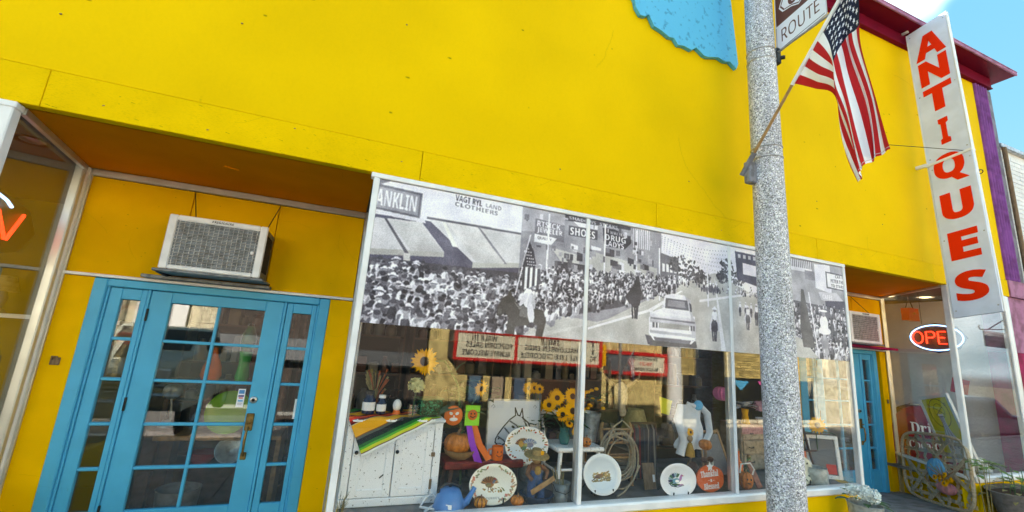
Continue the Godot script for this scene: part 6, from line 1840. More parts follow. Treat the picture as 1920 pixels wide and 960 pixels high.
	# cow skull
	o = T("cow_skull", "bleached cow skull with curved horns hanging behind the rope", "skull", Vector3(2.66, 1.40, -0.62))
	var bone := worn("bone", lin(0.58, 0.48, 0.34), 0.7, tx.dirt, 5.0)
	P(o, "skull", Mb.new().at(0, 0, 0, 0.3, 0.2, 0.25).tube([Vector3(0, 0.10, -0.03), Vector3(0, 0.06, 0.0), Vector3(0, -0.02, 0.02), Vector3(0, -0.13, 0.035), Vector3(0, -0.21, 0.035)], [0.055, 0.085, 0.072, 0.045, 0.036], 14, true, 0.75), bone)
	for s in [-1.0, 1.0]:
		P(o, "horn", Mb.new().tube([Vector3(s * 0.07, 0.08, 0), Vector3(s * 0.15, 0.12, 0.01), Vector3(s * 0.21, 0.17, 0.02), Vector3(s * 0.22, 0.23, 0.03)], [0.024, 0.021, 0.015, 0.005], 9), worn("horn", lin(0.26, 0.18, 0.10), 0.4, tx.dirt, 5.0))
		P(o, "eye_socket", Mb.new().at(s * 0.055 + 0.005, 0.035, 0.055, s * 0.5).ell(Vector3.ZERO, Vector3(0.020, 0.026, 0.012), 12, 6), m("seed"))
	P(o, "nose_hollow", Mb.new().at(0.035, -0.13, 0.062, 0, 0, 0.25).ell(Vector3.ZERO, Vector3(0.012, 0.035, 0.010), 10, 6), m("seed"))
	P(o, "hanging_wire", Mb.new().tube([Vector3(0, 0.1, -0.03), Vector3(0, 1.55, -0.05)], 0.002, 4), m("iron"))
	# blankets, boards
	o = T("saddle_blanket", "dark grey and red saddle blanket hanging beside the rope chair", "blanket", Vector3(2.88, y, -0.52))
	var rw := []
	for i in 11:
		var line := []
		for j in 15: line.append(Vector3(-0.13 + j * 0.019, 0.52 - i * 0.05, 0.03 * sin(j * 0.9 + i * 0.12) + (0.0 if i else -0.03)))
		rw.append(line)
	cv = Cv.new(128, 32, Color(0.16, 0.17, 0.20), self)
	for k in 9: cv.rect(k * 15, 0, 5, 32, [Color(0.45, 0.12, 0.14), Color(0.22, 0.25, 0.30), Color(0.5, 0.48, 0.46)][k % 3])
	P(o, "cloth", Mb.new().grid(rw), printed("saddle weave", cv.tex(), 0.95))
	P(o, "rail", Mb.new().tube([Vector3(-0.16, 0.53, -0.03), Vector3(0.17, 0.53, -0.03)], 0.012, 8), m("dark wood"))
	for s in [-0.15, 0.16]: P(o, "post", Mb.new().tube([Vector3(s, 0, -0.03), Vector3(s, 0.53, -0.03)], 0.012, 8), m("dark wood"))
	o = T("grey_board", "weathered grey board leaning at the foot of the saddle blanket", "board", Vector3(2.79, y, -0.30))
	o.rotation.x = -0.2
	P(o, "plank", Mb.new().span(-0.065, 0.065, 0, 0.22, -0.02, 0.0, 0.004), m("weathered wood"))
	P(o, "tag", Mb.new().span(0.03, 0.055, 0.06, 0.12, 0.0, 0.002), m("white"))
	# pumpkin sign
	var pts := []
	for k in 40:
		var a := TAU * k / 40.0
		pts.append(Vector2(cos(a) * 0.165 * (1.0 - 0.05 * pow(absf(cos(a * 2.5)), 6)), 0.125 + sin(a) * 0.118 * (1.0 - 0.05 * absf(cos(a * 3)))))
	o = T("pumpkin_sign", "orange pumpkin shaped sign with white script lettering", "sign", Vector3(3.317, y, -0.12))
	o.rotation.x = -0.08
	P(o, "board", Mb.new().prism(pts, -0.008, 0.008), mat("sign orange", lin(0.72, 0.12, 0.012), 0.5))
	P(o, "stem", Mb.new().span(-0.016, 0.016, 0.235, 0.27, -0.008, 0.008, 0.004), m("weathered wood"))
	var sf := "Droid Serif"
	P(o, "lettering", word(Mb.new().at(-0.115, 0.135, 0.009, 0, 0, 0.05), "Thankful", 0.21, 0.055, 0.003, sf), m("white"))
	P(o, "lettering", word(Mb.new().at(-0.03, 0.098, 0.009), "~ & ~", 0.07, 0.024, 0.003, sf), m("white"))
	P(o, "lettering", word(Mb.new().at(-0.085, 0.035, 0.009, 0, 0, 0.03), "Blessed", 0.18, 0.052, 0.003, sf), m("white"))
	var sp := []
	for k in 10:
		var a := PI / 2 + TAU * k / 10.0
		sp.append(Vector2(cos(a), sin(a)) * (0.042 if k % 2 == 0 else 0.02) + Vector2(0.0, 0.225))
	P(o, "star", Mb.new().prism(sp, 0.008, 0.014), m("white"))
	# white shirt and coloured paper
	o = T("white_shirt", "white long sleeved shirt hung up behind the pumpkin sign", "shirt", Vector3(3.36, 0.90, -0.42))
	rw = []
	for i in 13:
		var line := []
		var t := i / 12.0
		var w := lerpf(0.12, 0.17, t) + 0.01 * sin(i * 1.3)
		for j in 15:
			var a := -1.0 + 2.0 * j / 14.0
			line.append(Vector3(a * w + 0.02 * t * sin(i), 0.46 - t * 0.44 - 0.03 * a * a * (1 - t), 0.06 * sqrt(maxf(0.0, 1.0 - a * a)) + 0.018 * sin(j * 1.4 + i * 0.4) * t))
		rw.append(line)
	var wc := worn("white cloth", lin(0.78, 0.80, 0.84), 0.9, tx.mottle, 3.0)
	P(o, "body", Mb.new().grid(rw), wc)
	P(o, "sleeve", Mb.new().tube([Vector3(-0.11, 0.43, 0.02), Vector3(-0.19, 0.30, 0.05), Vector3(-0.15, 0.12, 0.08), Vector3(-0.20, -0.02, 0.08)], [0.05, 0.048, 0.042, 0.045], 12, true, 0.6), wc)
	P(o, "sleeve", Mb.new().tube([Vector3(0.11, 0.43, 0.02), Vector3(0.20, 0.36, 0.03), Vector3(0.20, 0.18, 0.06), Vector3(0.10, 0.10, 0.10)], [0.05, 0.048, 0.042, 0.04], 12, true, 0.6), wc)
	P(o, "collar", Mb.new().tube([Vector3(-0.06, 0.46, 0.03), Vector3(0.0, 0.43, 0.07), Vector3(0.06, 0.46, 0.03)], 0.016, 8), wc)
	P(o, "scarf", Mb.new().ell(Vector3(0.06, 0.44, 0.06), Vector3(0.055, 0.05, 0.03), 12, 8), mat("scarf blue", lin(0.12, 0.45, 0.75), 0.8))
	P(o, "hanger", Mb.new().tube([Vector3(-0.12, 0.45, 0), Vector3(0, 0.50, 0), Vector3(0.12, 0.45, 0)], 0.005, 6).tube([Vector3(0, 0.50, 0), Vector3(0, 2.05, -0.02)], 0.002, 5), m("iron"))
	# stakes
	o = T("sunflower_stake", "thin wooden sunflower doll standing in front of the white shirt", "figurine", Vector3(3.23, y, -0.28))
	P(o, "post", Mb.new().tube([Vector3(0, 0, 0), Vector3(0, 0.46, 0)], [0.012, 0.010], 8), m("weathered wood"))
	P(o, "skirt", Mb.new().at(0, 0.28, 0).lathe([[0.045, 0.0], [0.04, 0.05], [0.018, 0.12], [0.0, 0.13]], 14), worn("patch", lin(0.45, 0.26, 0.04), 0.8, tx.dirt, 8.0))
	P(o, "head", Mb.new().ell(Vector3(0, 0.44, 0), Vector3(0.028, 0.032, 0.026), 12, 8), m("tan wood"))
	sunflower_parts(o, Vector3(0, 0.50, 0.005), Vector3(0, 0.1, 1), 0.045)
	P(o, "hay", Mb.new().ell(Vector3(0.02, 0.14, 0.01), Vector3(0.075, 0.10, 0.04), 12, 8), worn("brown bow", lin(0.10, 0.04, 0.02), 0.9, tx.dirt, 8.0))
	o = T("pumpkin_stake", "round orange pumpkin on a wooden stake to the right of the sunflower doll", "figurine", Vector3(3.42, y, -0.28))
	P(o, "post", Mb.new().tube([Vector3(0, 0, 0), Vector3(0, 0.34, 0)], 0.014, 8), m("weathered wood"))
	var pmb := pumpkin_mesh(0.062, 0.105)
	P(o, "pumpkin", pmb, om).position = Vector3(0, 0.33, 0)
	P(o, "bow", Mb.new().ell(Vector3(-0.035, 0.25, 0.02), Vector3(0.045, 0.028, 0.016), 10, 6).ell(Vector3(0.035, 0.25, 0.02), Vector3(0.045, 0.028, 0.016), 10, 6), worn("brown bow", lin(0.10, 0.04, 0.02), 0.9, tx.dirt, 8.0))
	o = T("chalk_easel", "slate board on a tan folding easel behind the pumpkin sign", "easel", Vector3(3.74, y, -0.50))
	for s in [-1.0, 1.0]:
		P(o, "leg", Mb.new().bar(Vector3(s * 0.19, 0, 0.08), Vector3(s * 0.12, 0.47, -0.06), 0.022, 0.014, Vector3.BACK, 0.003), tw)
		P(o, "rear_leg", Mb.new().bar(Vector3(s * 0.17, 0, -0.22), Vector3(s * 0.11, 0.46, -0.07), 0.02, 0.012, Vector3.BACK, 0.003), tw)
	P(o, "slate", Mb.new().prism([Vector2(-0.165, 0.05), Vector2(0.165, 0.05), Vector2(0.115, 0.44), Vector2(-0.115, 0.44)], 0.0, 0.012), m("slate"))
	(o.get_node("slate") as Node3D).rotation.x = -0.29
	(o.get_node("slate") as Node3D).position = Vector3(0, 0, 0.07)
	P(o, "rail", Mb.new().bar(Vector3(-0.13, 0.45, -0.055), Vector3(0.13, 0.45, -0.055), 0.02, 0.016, Vector3.BACK), tw)
	# chest, gourd, slat
	o = T("small_chest", "pale wooden chest of three drawers under a pink cloth, left of the speckled pole", "chest", Vector3(4.53, y, -0.62))
	var cw := worn("pale wood", lin(0.42, 0.33, 0.22), 0.55, tx.dirt, 2.0)
	P(o, "carcass", Mb.new().span(-0.24, 0.24, 0.02, 0.50, -0.30, -0.01, 0.006), cw)
	for k in 3:
		var d := P(o, "drawer", Mb.new().span(-0.22, 0.22, 0.04 + k * 0.152, 0.182 + k * 0.152, -0.012, 0.006, 0.005), cw)
		for s in [-0.11, 0.11]: P(d, "pull", Mb.new().tube([Vector3(s - 0.035, 0.115 + k * 0.152, 0.006), Vector3(s - 0.025, 0.108 + k * 0.152, 0.022), Vector3(s + 0.025, 0.108 + k * 0.152, 0.022), Vector3(s + 0.035, 0.115 + k * 0.152, 0.006)], 0.005, 6), m("iron"))
	o = T("pink_cloth", "pink lace cloth spread on the pale wooden chest", "cloth", Vector3(4.53, y + 0.502, -0.62))
	rw = []
	for i in 9:
		var line := []
		for j in 17:
			var zz := -0.28 + i * 0.045
			line.append(Vector3(-0.26 + j * 0.0325, 0.004 if zz < 0.02 else 0.002 - (zz - 0.02) * 1.6, minf(zz, 0.025) + 0.006 * sin(j * 1.2)))
		rw.append(line)
	P(o, "cloth", Mb.new().grid(rw), worn("pink", lin(0.55, 0.27, 0.26), 0.9, tx.dirt, 5.0))
	o = T("feather_wreath", "black and white feathered ornament above the pink cloth", "ornament", Vector3(4.40, y + 0.508, -0.66))
	P(o, "base", Mb.new().lathe([[0.0, 0.0], [0.05, 0.0], [0.03, 0.10], [0.04, 0.16]], 16), m("petal"))
	for k in 30:
		var a := rng.randf() * TAU
		var d := Vector3(cos(a), rng.randf_range(0.1, 1.0), sin(a) * 0.6).normalized()
		P(o, "feather", leaf(Vector3(0, 0.18, 0), d, rng.randf_range(0.10, 0.17)), m("white") if k % 3 else m("black"))
	o = T("jar_of_blooms", "pink and white blooms in a bowl on the chest beside the feathers", "flowers", Vector3(4.62, y + 0.508, -0.60))
	P(o, "bowl", Mb.new().lathe([[0.0, 0.0], [0.05, 0.0], [0.09, 0.07], [0.085, 0.07], [0.0, 0.01]], 18), m("white"))
	flower_heads(o, Vector3(0, 0.10, 0), 0.08, 6, lin(0.70, 0.40, 0.50), 0.05)
	o = pumpkin("tall_gourd", "tall orange gourd with a white wire handle next to the right mullion", Vector3(3.775, y, -0.14), 0.066, 0.175, om)
	P(o, "handle", Mb.new().tube([Vector3(-0.055, 0.15, 0), Vector3(-0.04, 0.23, 0), Vector3(0.05, 0.245, 0), Vector3(0.085, 0.19, 0), Vector3(0.065, 0.14, 0)], 0.007, 6), m("white"))
	P(o, "face", Mb.new().at(-0.015, 0.11, 0.062).ell(Vector3.ZERO, Vector3(0.008, 0.01, 0.004), 8, 5).at(0.02, 0.11, 0.062).ell(Vector3.ZERO, Vector3(0.008, 0.01, 0.004), 8, 5).at(0.0, 0.075, 0.064).ell(Vector3.ZERO, Vector3(0.022, 0.006, 0.004), 8, 5), m("black"))
	S("painted_board", "reddish wooden slat leaning beside the tall gourd", "board", Mb.new().bar(Vector3(0.045, 0, 0.0), Vector3(-0.045, 0.235, -0.05), 0.065, 0.014, Vector3.BACK, 0.004), worn("red slat", lin(0.32, 0.13, 0.09), 0.6, tx.dirt, 3.0), Vector3(3.94, y, -0.16))
	# right end
	o = T("rocking_chair", "dark folding rocking chair at the right end of the window", "chair", Vector3(5.12, y, -0.52))
	var dw := m("dark wood")
	for s in [-1.0, 1.0]:
		P(o, "rocker", Mb.new().tube([Vector3(-0.26, 0.05, s * 0.15), Vector3(-0.12, 0.012, s * 0.15), Vector3(0.10, 0.010, s * 0.15), Vector3(0.30, 0.045, s * 0.15)], 0.013, 7), dw)
		P(o, "post", Mb.new().tube([Vector3(-0.02, 0.02, s * 0.15), Vector3(-0.13, 0.34, s * 0.15), Vector3(-0.24, 0.72, s * 0.15)], 0.013, 7), dw)
		P(o, "leg", Mb.new().tube([Vector3(0.24, 0.03, s * 0.15), Vector3(0.06, 0.40, s * 0.15)], 0.012, 7), dw)
		P(o, "arm", Mb.new().bar(Vector3(-0.17, 0.46, s * 0.16), Vector3(0.22, 0.45, s * 0.16), 0.035, 0.014, Vector3.UP, 0.004), dw)
	for k in 5:
		P(o, "back_slat", Mb.new().bar(Vector3(-0.125 - k * 0.022, 0.38 + k * 0.076, -0.15), Vector3(-0.125 - k * 0.022, 0.38 + k * 0.076, 0.15), 0.03, 0.008), dw)
	P(o, "seat", Mb.new().span(-0.14, 0.20, 0.265, 0.285, -0.16, 0.16, 0.006), dw)
	o = T("single_sunflower", "single sunflower standing behind the rocking chair arm", "sunflower", Vector3(5.13, y, -0.34))
	P(o, "stem", Mb.new().tube([Vector3(0.02, 0, -0.02), Vector3(0.0, 0.54, -0.02)], 0.006, 6), m("leaf"))
	sunflower_parts(o, Vector3(0.0, 0.555, 0.0), Vector3(-0.6, 0.0, 1.0), 0.10)
	leaves(o, "leaf", Vector3(0, 0.45, -0.02), 0.06, 5, 0.14, m("leaf"))
	o = T("stoneware_crock", "off white stoneware crock on the window floor right of the speckled pole", "crock", Vector3(4.83, y, -0.18))
	P(o, "body", Mb.new().lathe([[0.0, 0.0], [0.10, 0.0], [0.105, 0.01], [0.105, 0.13], [0.095, 0.155], [0.10, 0.165], [0.088, 0.165], [0.085, 0.02], [0.0, 0.02]], 28), worn("stoneware", lin(0.50, 0.53, 0.52), 0.3, tx.dirt, 3.0))
	o = T("leaning_mirror", "white framed panel leaning at the right end of the window", "mirror", Vector3(5.16, y, -0.30), -0.5)
	o.rotation.x = -0.12
	P(o, "frame", Mb.new().span(-0.17, -0.13, 0, 0.45, -0.02, 0.01, 0.005).span(0.13, 0.17, 0, 0.45, -0.02, 0.01, 0.005).span(-0.13, 0.13, 0, 0.04, -0.02, 0.01, 0.005).span(-0.13, 0.13, 0.41, 0.45, -0.02, 0.01, 0.005), ow)
	P(o, "panel", Mb.new().span(-0.13, 0.13, 0.04, 0.41, -0.015, -0.005), m("slate"))
	P(o, "red_card", Mb.new().span(0.02, 0.12, 0.05, 0.15, -0.004, 0.0), m("red"))
	o = T("orange_tray", "bright orange tray behind the rocking chair legs", "tray", Vector3(5.22, y, -0.62))
	o.rotation.x = -0.15
	P(o, "tray", Mb.new().span(-0.15, 0.15, 0.0, 0.26, -0.02, 0.0, 0.01), m("orange"))
	P(o, "rim", Mb.new().span(-0.16, 0.16, 0.25, 0.27, -0.02, 0.015, 0.005).span(-0.16, -0.145, 0, 0.25, -0.02, 0.015, 0.005).span(0.145, 0.16, 0, 0.25, -0.02, 0.015, 0.005), m("orange"))
	o = T("braided_rope", "white braided cord lying in front of the cupboard by the kettle", "cord", Vector3(0.70, y, -0.20))
	P(o, "cord", Mb.new().tube([Vector3(-0.02, 0.012, 0.08), Vector3(0.03, 0.012, 0.02), Vector3(0.09, 0.03, -0.02), Vector3(0.06, 0.08, -0.07), Vector3(0.0, 0.05, -0.05), Vector3(-0.04, 0.012, 0.0), Vector3(0.05, 0.012, 0.06), Vector3(0.11, 0.012, 0.03)], 0.010, 7), wc)
	o = T("dry_grass_bunch", "tuft of dry grass in the left corner of the big window", "dried grass", Vector3(0.10, y, -0.14))
	for k in 26:
		var a := rng.randf() * TAU
		var l := rng.randf_range(0.06, 0.17)
		P(o, "blade", Mb.new().tube([Vector3(0.02 * cos(a), 0, 0.02 * sin(a)), Vector3(0.035 * cos(a), l * 0.7, 0.03 * sin(a)), Vector3(0.06 * cos(a), l, 0.05 * sin(a))], [0.0022, 0.002, 0.0008], 4), m("dry grass") if k % 4 else m("leaf"))
	# fuller back row
	o = T("fern_plant", "bushy green fern on a wire stand between the grin card and the horse picture", "plant", Vector3(1.16, y, -0.80))
	P(o, "stand", Mb.new().lathe([[0.09, 0.0], [0.012, 0.02], [0.012, 0.50], [0.10, 0.52], [0.0, 0.53]], 16), m("iron"))
	P(o, "pot", Mb.new().lathe([[0.0, 0.53], [0.06, 0.53], [0.085, 0.65], [0.0, 0.64]], 18), m("tan wood"))
	leaves(o, "frond", Vector3(0, 0.64, 0), 0.12, 46, 0.20, m("leaf"), 0.7)
	o = T("wild_sunflowers", "loose bunch of small sunflowers and greenery left of the first mullion", "sunflowers", Vector3(1.74, y, -0.72))
	P(o, "jug", Mb.new().lathe([[0.0, 0.0], [0.08, 0.0], [0.10, 0.12], [0.06, 0.26], [0.07, 0.32], [0.0, 0.30]], 20), m("galvanised"))
	leaves(o, "leaf", Vector3(0, 0.42, 0), 0.20, 40, 0.13, m("leaf"), 0.6)
	for k in 8:
		var fp := Vector3(rng.randf_range(-0.20, 0.22), rng.randf_range(0.48, 0.82), rng.randf_range(0.0, 0.10))
		P(o, "stem", Mb.new().tube([Vector3(0, 0.3, 0), fp * 0.7 + Vector3(0, 0.1, 0), fp - Vector3(0, 0, 0.01)], 0.004, 5), m("leaf"))
		sunflower_parts(o, fp, Vector3(fp.x, 0.1, 0.8), rng.randf_range(0.05, 0.075))
	o = T("table_lamp", "old brass table lamp with a cream shade behind the painted turkey platter", "lamp", Vector3(3.02, y, -0.85))
	P(o, "base", Mb.new().lathe([[0.0, 0.0], [0.09, 0.0], [0.07, 0.03], [0.02, 0.06], [0.045, 0.16], [0.015, 0.28], [0.012, 0.42]], 20), m("brass"))
	P(o, "shade", Mb.new().lathe([[0.15, 0.40], [0.09, 0.62]], 24), worn("shade", lin(0.45, 0.36, 0.14), 0.8, tx.dirt, 3.0))
	o = T("wicker_hamper", "round wicker hamper on the window floor behind the grey board", "basket", Vector3(2.78, y, -0.78))
	P(o, "body", Mb.new().lathe([[0.0, 0.0], [0.13, 0.0], [0.17, 0.26], [0.15, 0.28], [0.0, 0.27]], 24), m("basket"))
	for k in 6: P(o, "band", Mb.new().at(0, 0.03 + k * 0.042, 0).ring(Vector3.ZERO, 0.137 + k * 0.006, 0.008, Vector3.RIGHT, Vector3.BACK, 24, 5), m("weathered wood"))
	for q in [[3.93, 0.30, 0.045, "tall amber bottle standing behind the painted slat", "orange glass"], [4.08, 0.24, 0.05, "squat green bottle standing behind the painted slat", "green glass"], [3.58, 0.22, 0.04, "small galvanised bottle in front of the slate easel", "galvanised"]]:
		o = T("old_bottle", q[3], "bottle", Vector3(q[0], y, -0.36))
		var r: float = q[2]
		P(o, "glass", Mb.new().lathe([[0.0, 0.0], [r, 0.0], [r, q[1] * 0.55], [r * 0.4, q[1] * 0.75], [r * 0.4, q[1]]], 18), m(q[4]))
		P(o, "stopper", Mb.new().lathe([[0.0, q[1] + 0.02], [r * 0.32, q[1] + 0.02], [r * 0.36, q[1] - 0.01], [0.0, q[1] - 0.01]], 14), m("tan wood"))
	o = T("pink_paper_lantern", "crinkled pink paper decoration hanging beside the right mullion", "decoration", Vector3(3.95, 1.36, -0.55))
	P(o, "paper", pumpkin_mesh(0.10, 0.17, 16), mat("paper pink", lin(0.70, 0.20, 0.42), 0.8))
	P(o, "cord", Mb.new().tube([Vector3(0, 0.15, 0), Vector3(0, 1.63, 0)], 0.002, 4), m("iron"))
	o = T("yellow_paper_flag", "yellow paper pennant pinned up left of the white shirt", "decoration", Vector3(3.12, 1.24, -0.50))
	P(o, "paper", Mb.new().prism([Vector2(-0.07, 0.16), Vector2(0.09, 0.12), Vector2(0.05, -0.02), Vector2(-0.05, 0.0)], -0.003, 0.003), mat("paper yellow", lin(0.75, 0.70, 0.03), 0.8))
	P(o, "cord", Mb.new().tube([Vector3(-0.07, 0.15, 0), Vector3(-0.07, 1.75, 0)], 0.0015, 4), m("iron"))

# ---------------------------------------------------------------- deeper in the shop
func shop_inside() -> void:
	# recessed lights
	for q in [[-2.30, -0.72, "unlit oval ceiling light behind the left shop window"], [7.95, -0.95, "round ceiling light over the corner window, nearer the entry"], [8.45, -0.75, "round ceiling light over the corner window, nearer the street"]]:
		var l := T("ceiling_light", q[2], "ceiling light", Vector3(q[0], 3.006, q[1]), 0.0, "recessed ceiling lights")
		P(l, "trim", Mb.new().lathe([[0.075, -0.002], [0.105, -0.012], [0.11, 0.0]], 28), m("iron") if q[0] < 0 else m("white"))
		P(l, "bulb", Mb.new().ell(Vector3(0, -0.004, 0), Vector3(0.07, 0.012, 0.07), 18, 8), m("steel") if q[0] < 0 else lamp_mat())
		if q[0] > 0:
			var s := OmniLight3D.new()
			s.name = "glow"
			s.light_color = Color(1.0, 0.88, 0.66)
			s.light_energy = 0.006
			s.light_size = 0.06
			s.omni_range = 20.0
			s.omni_attenuation = 2.0
			s.shadow_enabled = true
			s.position = Vector3(0, -0.04, 0)
			l.add_child(s)
	# end of the neon word at the far left
	var neon := mat("neon red", lin(0.9, 0.1, 0.05), 0.3)
	neon.emission_enabled = true
	neon.emission = Color(1.0, 0.16, 0.08)
	neon.emission_energy_multiplier = 1.3
	var blue := mat("neon blue", lin(0.5, 0.7, 0.9), 0.3)
	blue.emission_enabled = true
	blue.emission = Color(0.55, 0.8, 1.0)
	blue.emission_energy_multiplier = 1.1
	var o := T("letter_neon_sign", "red neon letter end with a blue tube above it at the left picture edge", "neon sign", Vector3(-2.40, 2.40, -0.72))
	P(o, "back_board", Mb.new().at(0, 0, 0, PI / 2).ell(Vector3(0.12, 0.0, -0.03), Vector3(0.42, 0.23, 0.012), 40, 4), worn("neon board", lin(0.06, 0.055, 0.03), 0.5, tx.mottle, 2.0))
	P(o, "letter_tube", Mb.new().tube([Vector3(0, -0.11, -0.02), Vector3(0, 0.07, -0.06), Vector3(0, 0.085, -0.07), Vector3(0, -0.10, -0.20), Vector3(0, -0.10, -0.215), Vector3(0, 0.11, -0.315)], 0.011, 8), neon)
	P(o, "rim_tube", Mb.new().tube([Vector3(0.01, 0.205, 0.10), Vector3(0.01, 0.19, 0.0), Vector3(0.01, 0.165, -0.10), Vector3(0.01, 0.13, -0.16)], 0.010, 8), blue)
	o = T("open_neon_sign", "oval neon sign with red letters and a white ring in the corner window", "neon sign", Vector3(7.86, 2.33, -0.42))
	P(o, "back_board", Mb.new().at(0.03, 0, 0, PI / 2).ell(Vector3.ZERO, Vector3(0.335, 0.215, 0.012), 40, 4), worn("neon back", lin(0.012, 0.014, 0.03), 0.4, tx.mottle, 2.0))
	P(o, "ring_tube", Mb.new().ring(Vector3(0.0, 0, 0), 1.0, 0.04, Vector3(0, 0, 0.29), Vector3(0, 0.175, 0), 48, 6), blue)
	var ring := o.get_node("ring_tube") as MeshInstance3D
	var rp := []
	for k in 49: rp.append(Vector3(0, sin(TAU * k / 48) * 0.178, cos(TAU * k / 48) * 0.295))
	ring.mesh = Mb.new().tube(rp, 0.008, 6, false).mesh()
	var h := 0.085
	var oo := []
	for k in 21: oo.append(Vector3(-0.012, sin(TAU * k / 20) * h, -0.2 + cos(TAU * k / 20) * 0.058))
	for s in [oo, [Vector3(-0.012, -h, -0.10), Vector3(-0.012, h, -0.10), Vector3(-0.012, h, -0.03), Vector3(-0.012, h * 0.75, -0.005), Vector3(-0.012, h * 0.25, -0.005), Vector3(-0.012, 0.0, -0.03), Vector3(-0.012, 0.0, -0.10)], [Vector3(-0.012, h, 0.12), Vector3(-0.012, h, 0.035), Vector3(-0.012, -h, 0.035), Vector3(-0.012, -h, 0.12)], [Vector3(-0.012, 0.0, 0.035), Vector3(-0.012, 0.0, 0.105)], [Vector3(-0.012, -h, 0.155), Vector3(-0.012, h, 0.155), Vector3(-0.012, -h, 0.25), Vector3(-0.012, h, 0.25)]]:
		P(o, "letter_tube", Mb.new().tube(s, 0.0095, 7), neon)
	P(o, "hanging_chain", Mb.new().tube([Vector3(0.02, 0.2, -0.15), Vector3(0.02, 0.66, -0.15)], 0.003, 5), m("iron"))
	P(o, "hanging_chain", Mb.new().tube([Vector3(0.02, 0.2, 0.15), Vector3(0.02, 0.66, 0.15)], 0.003, 5), m("iron"))
	var nl := OmniLight3D.new()
	nl.name = "glow"
	nl.light_color = Color(1.0, 0.3, 0.2)
	nl.light_energy = 0.012
	nl.light_size = 0.1
	nl.omni_range = 20.0
	nl.omni_attenuation = 2.0
	nl.shadow_enabled = true
	nl.position = Vector3(-0.06, 0, 0)
	o.add_child(nl)
	# behind the left door
	o = T("door_table", "low brown cabinet inside the left door with trays on it", "cabinet", Vector3(-0.95, 0.042, -1.75))
	P(o, "top", Mb.new().span(-0.5, 0.5, 0.74, 0.78, -0.2, 0.2, 0.006), m("tan wood"))
	P(o, "shelf", Mb.new().span(-0.48, 0.48, 0.50, 0.53, -0.2, 0.19), m("dark wood"))
	P(o, "side", Mb.new().span(-0.5, -0.46, 0, 0.74, -0.2, 0.2), m("dark wood"))
	P(o, "side", Mb.new().span(0.46, 0.5, 0, 0.74, -0.2, 0.2), m("tan wood"))
	P(o, "back", Mb.new().span(-0.46, 0.46, 0.1, 0.74, -0.2, -0.18), m("dark wood"))
	o = T("green_tray", "round bright green tray behind the glass of the left door", "tray", Vector3(-0.93, 0.825, -1.62))
	P(o, "tray", Mb.new().at(0, 0.19, 0, 0, PI / 2 - 0.15).lathe([[0.0, 0.0], [0.16, 0.0], [0.185, 0.02], [0.19, 0.018], [0.165, -0.008], [0.0, -0.008]], 34), mat("tray green", lin(0.22, 0.50, 0.02), 0.25))
	o = T("red_bowl", "dark red bowl on the shelf behind the left door", "bowl", Vector3(-1.07, 0.575, -1.62))
	P(o, "bowl", Mb.new().lathe([[0.0, 0.0], [0.06, 0.0], [0.11, 0.06], [0.125, 0.10], [0.12, 0.10], [0.0, 0.012]], 26), worn("bowl red", lin(0.22, 0.006, 0.01), 0.2, tx.mottle, 2.0))
	o = T("silver_bowl", "shiny pewter bowl tipped up beside the red bowl", "bowl", Vector3(-0.86, 0.585, -1.60))
	P(o, "bowl", Mb.new().at(0, 0.1, 0, 0.2, 1.1).lathe([[0.0, -0.05], [0.06, -0.045], [0.11, 0.0], [0.12, 0.03], [0.112, 0.03], [0.0, -0.04]], 28), m("galvanised"))
	o = T("orange_vase", "orange teardrop glass vase seen through the upper door panes", "vase", Vector3(-1.13, 1.29, -1.60))
	P(o, "vase", Mb.new().lathe([[0.0, 0.0], [0.06, 0.0], [0.085, 0.05], [0.075, 0.13], [0.035, 0.22], [0.018, 0.28], [0.022, 0.30]], 24), m("orange glass"))
	o = T("green_lantern", "tall green glass lantern beside the orange vase", "lantern", Vector3(-0.88, 1.29, -1.60))
	P(o, "base", Mb.new().lathe([[0.0, 0.0], [0.05, 0.0], [0.06, 0.05], [0.045, 0.16], [0.055, 0.28]], 20), mat("lantern green", lin(0.03, 0.42, 0.05), 0.2))
	P(o, "chimney", Mb.new().lathe([[0.045, 0.28], [0.06, 0.38], [0.05, 0.48], [0.03, 0.52]], 20), m("green glass"))
	P(o, "cage", Mb.new().tube([Vector3(-0.05, 0.28, 0.0), Vector3(-0.068, 0.4, 0.0), Vector3(-0.02, 0.54, 0.0), Vector3(0.02, 0.54, 0.0), Vector3(0.068, 0.4, 0.0), Vector3(0.05, 0.28, 0.0)], 0.005, 6), m("steel"))
	o = T("display_shelf", "dark shelf inside the left door carrying the vase and lantern", "shelf", Vector3(-1.0, 1.25, -1.68))
	P(o, "board", Mb.new().span(-0.5, 0.5, 0.012, 0.038, -0.15, 0.15), m("dark wood"))
	P(o, "post", Mb.new().span(-0.5, -0.46, -1.2, 0.012, -0.15, -0.11), m("dark wood"))
	P(o, "post", Mb.new().span(0.46, 0.5, -1.2, 0.012, -0.15, -0.11), m("dark wood"))
	o = T("white_bucket", "pale bucket on the floor just inside the left door", "bucket", Vector3(-1.17, 0.044, -1.52))
	P(o, "pail", Mb.new().lathe([[0.0, 0.0], [0.13, 0.0], [0.16, 0.36], [0.165, 0.37], [0.15, 0.37], [0.12, 0.01], [0.0, 0.01]], 26), worn("pail", lin(0.20, 0.21, 0.22), 0.5, tx.dirt, 2.0))
	o = T("desk_fan", "small pale desk fan hanging in the upper left of the door glass", "fan", Vector3(-1.42, 1.13, -1.7))
	P(o, "head", Mb.new().at(0, 0.05, 0, 0.3, PI / 2).lathe([[0.0, 0.03], [0.06, 0.02], [0.075, 0.0], [0.06, -0.02], [0.0, -0.03]], 22), m("galvanised"))
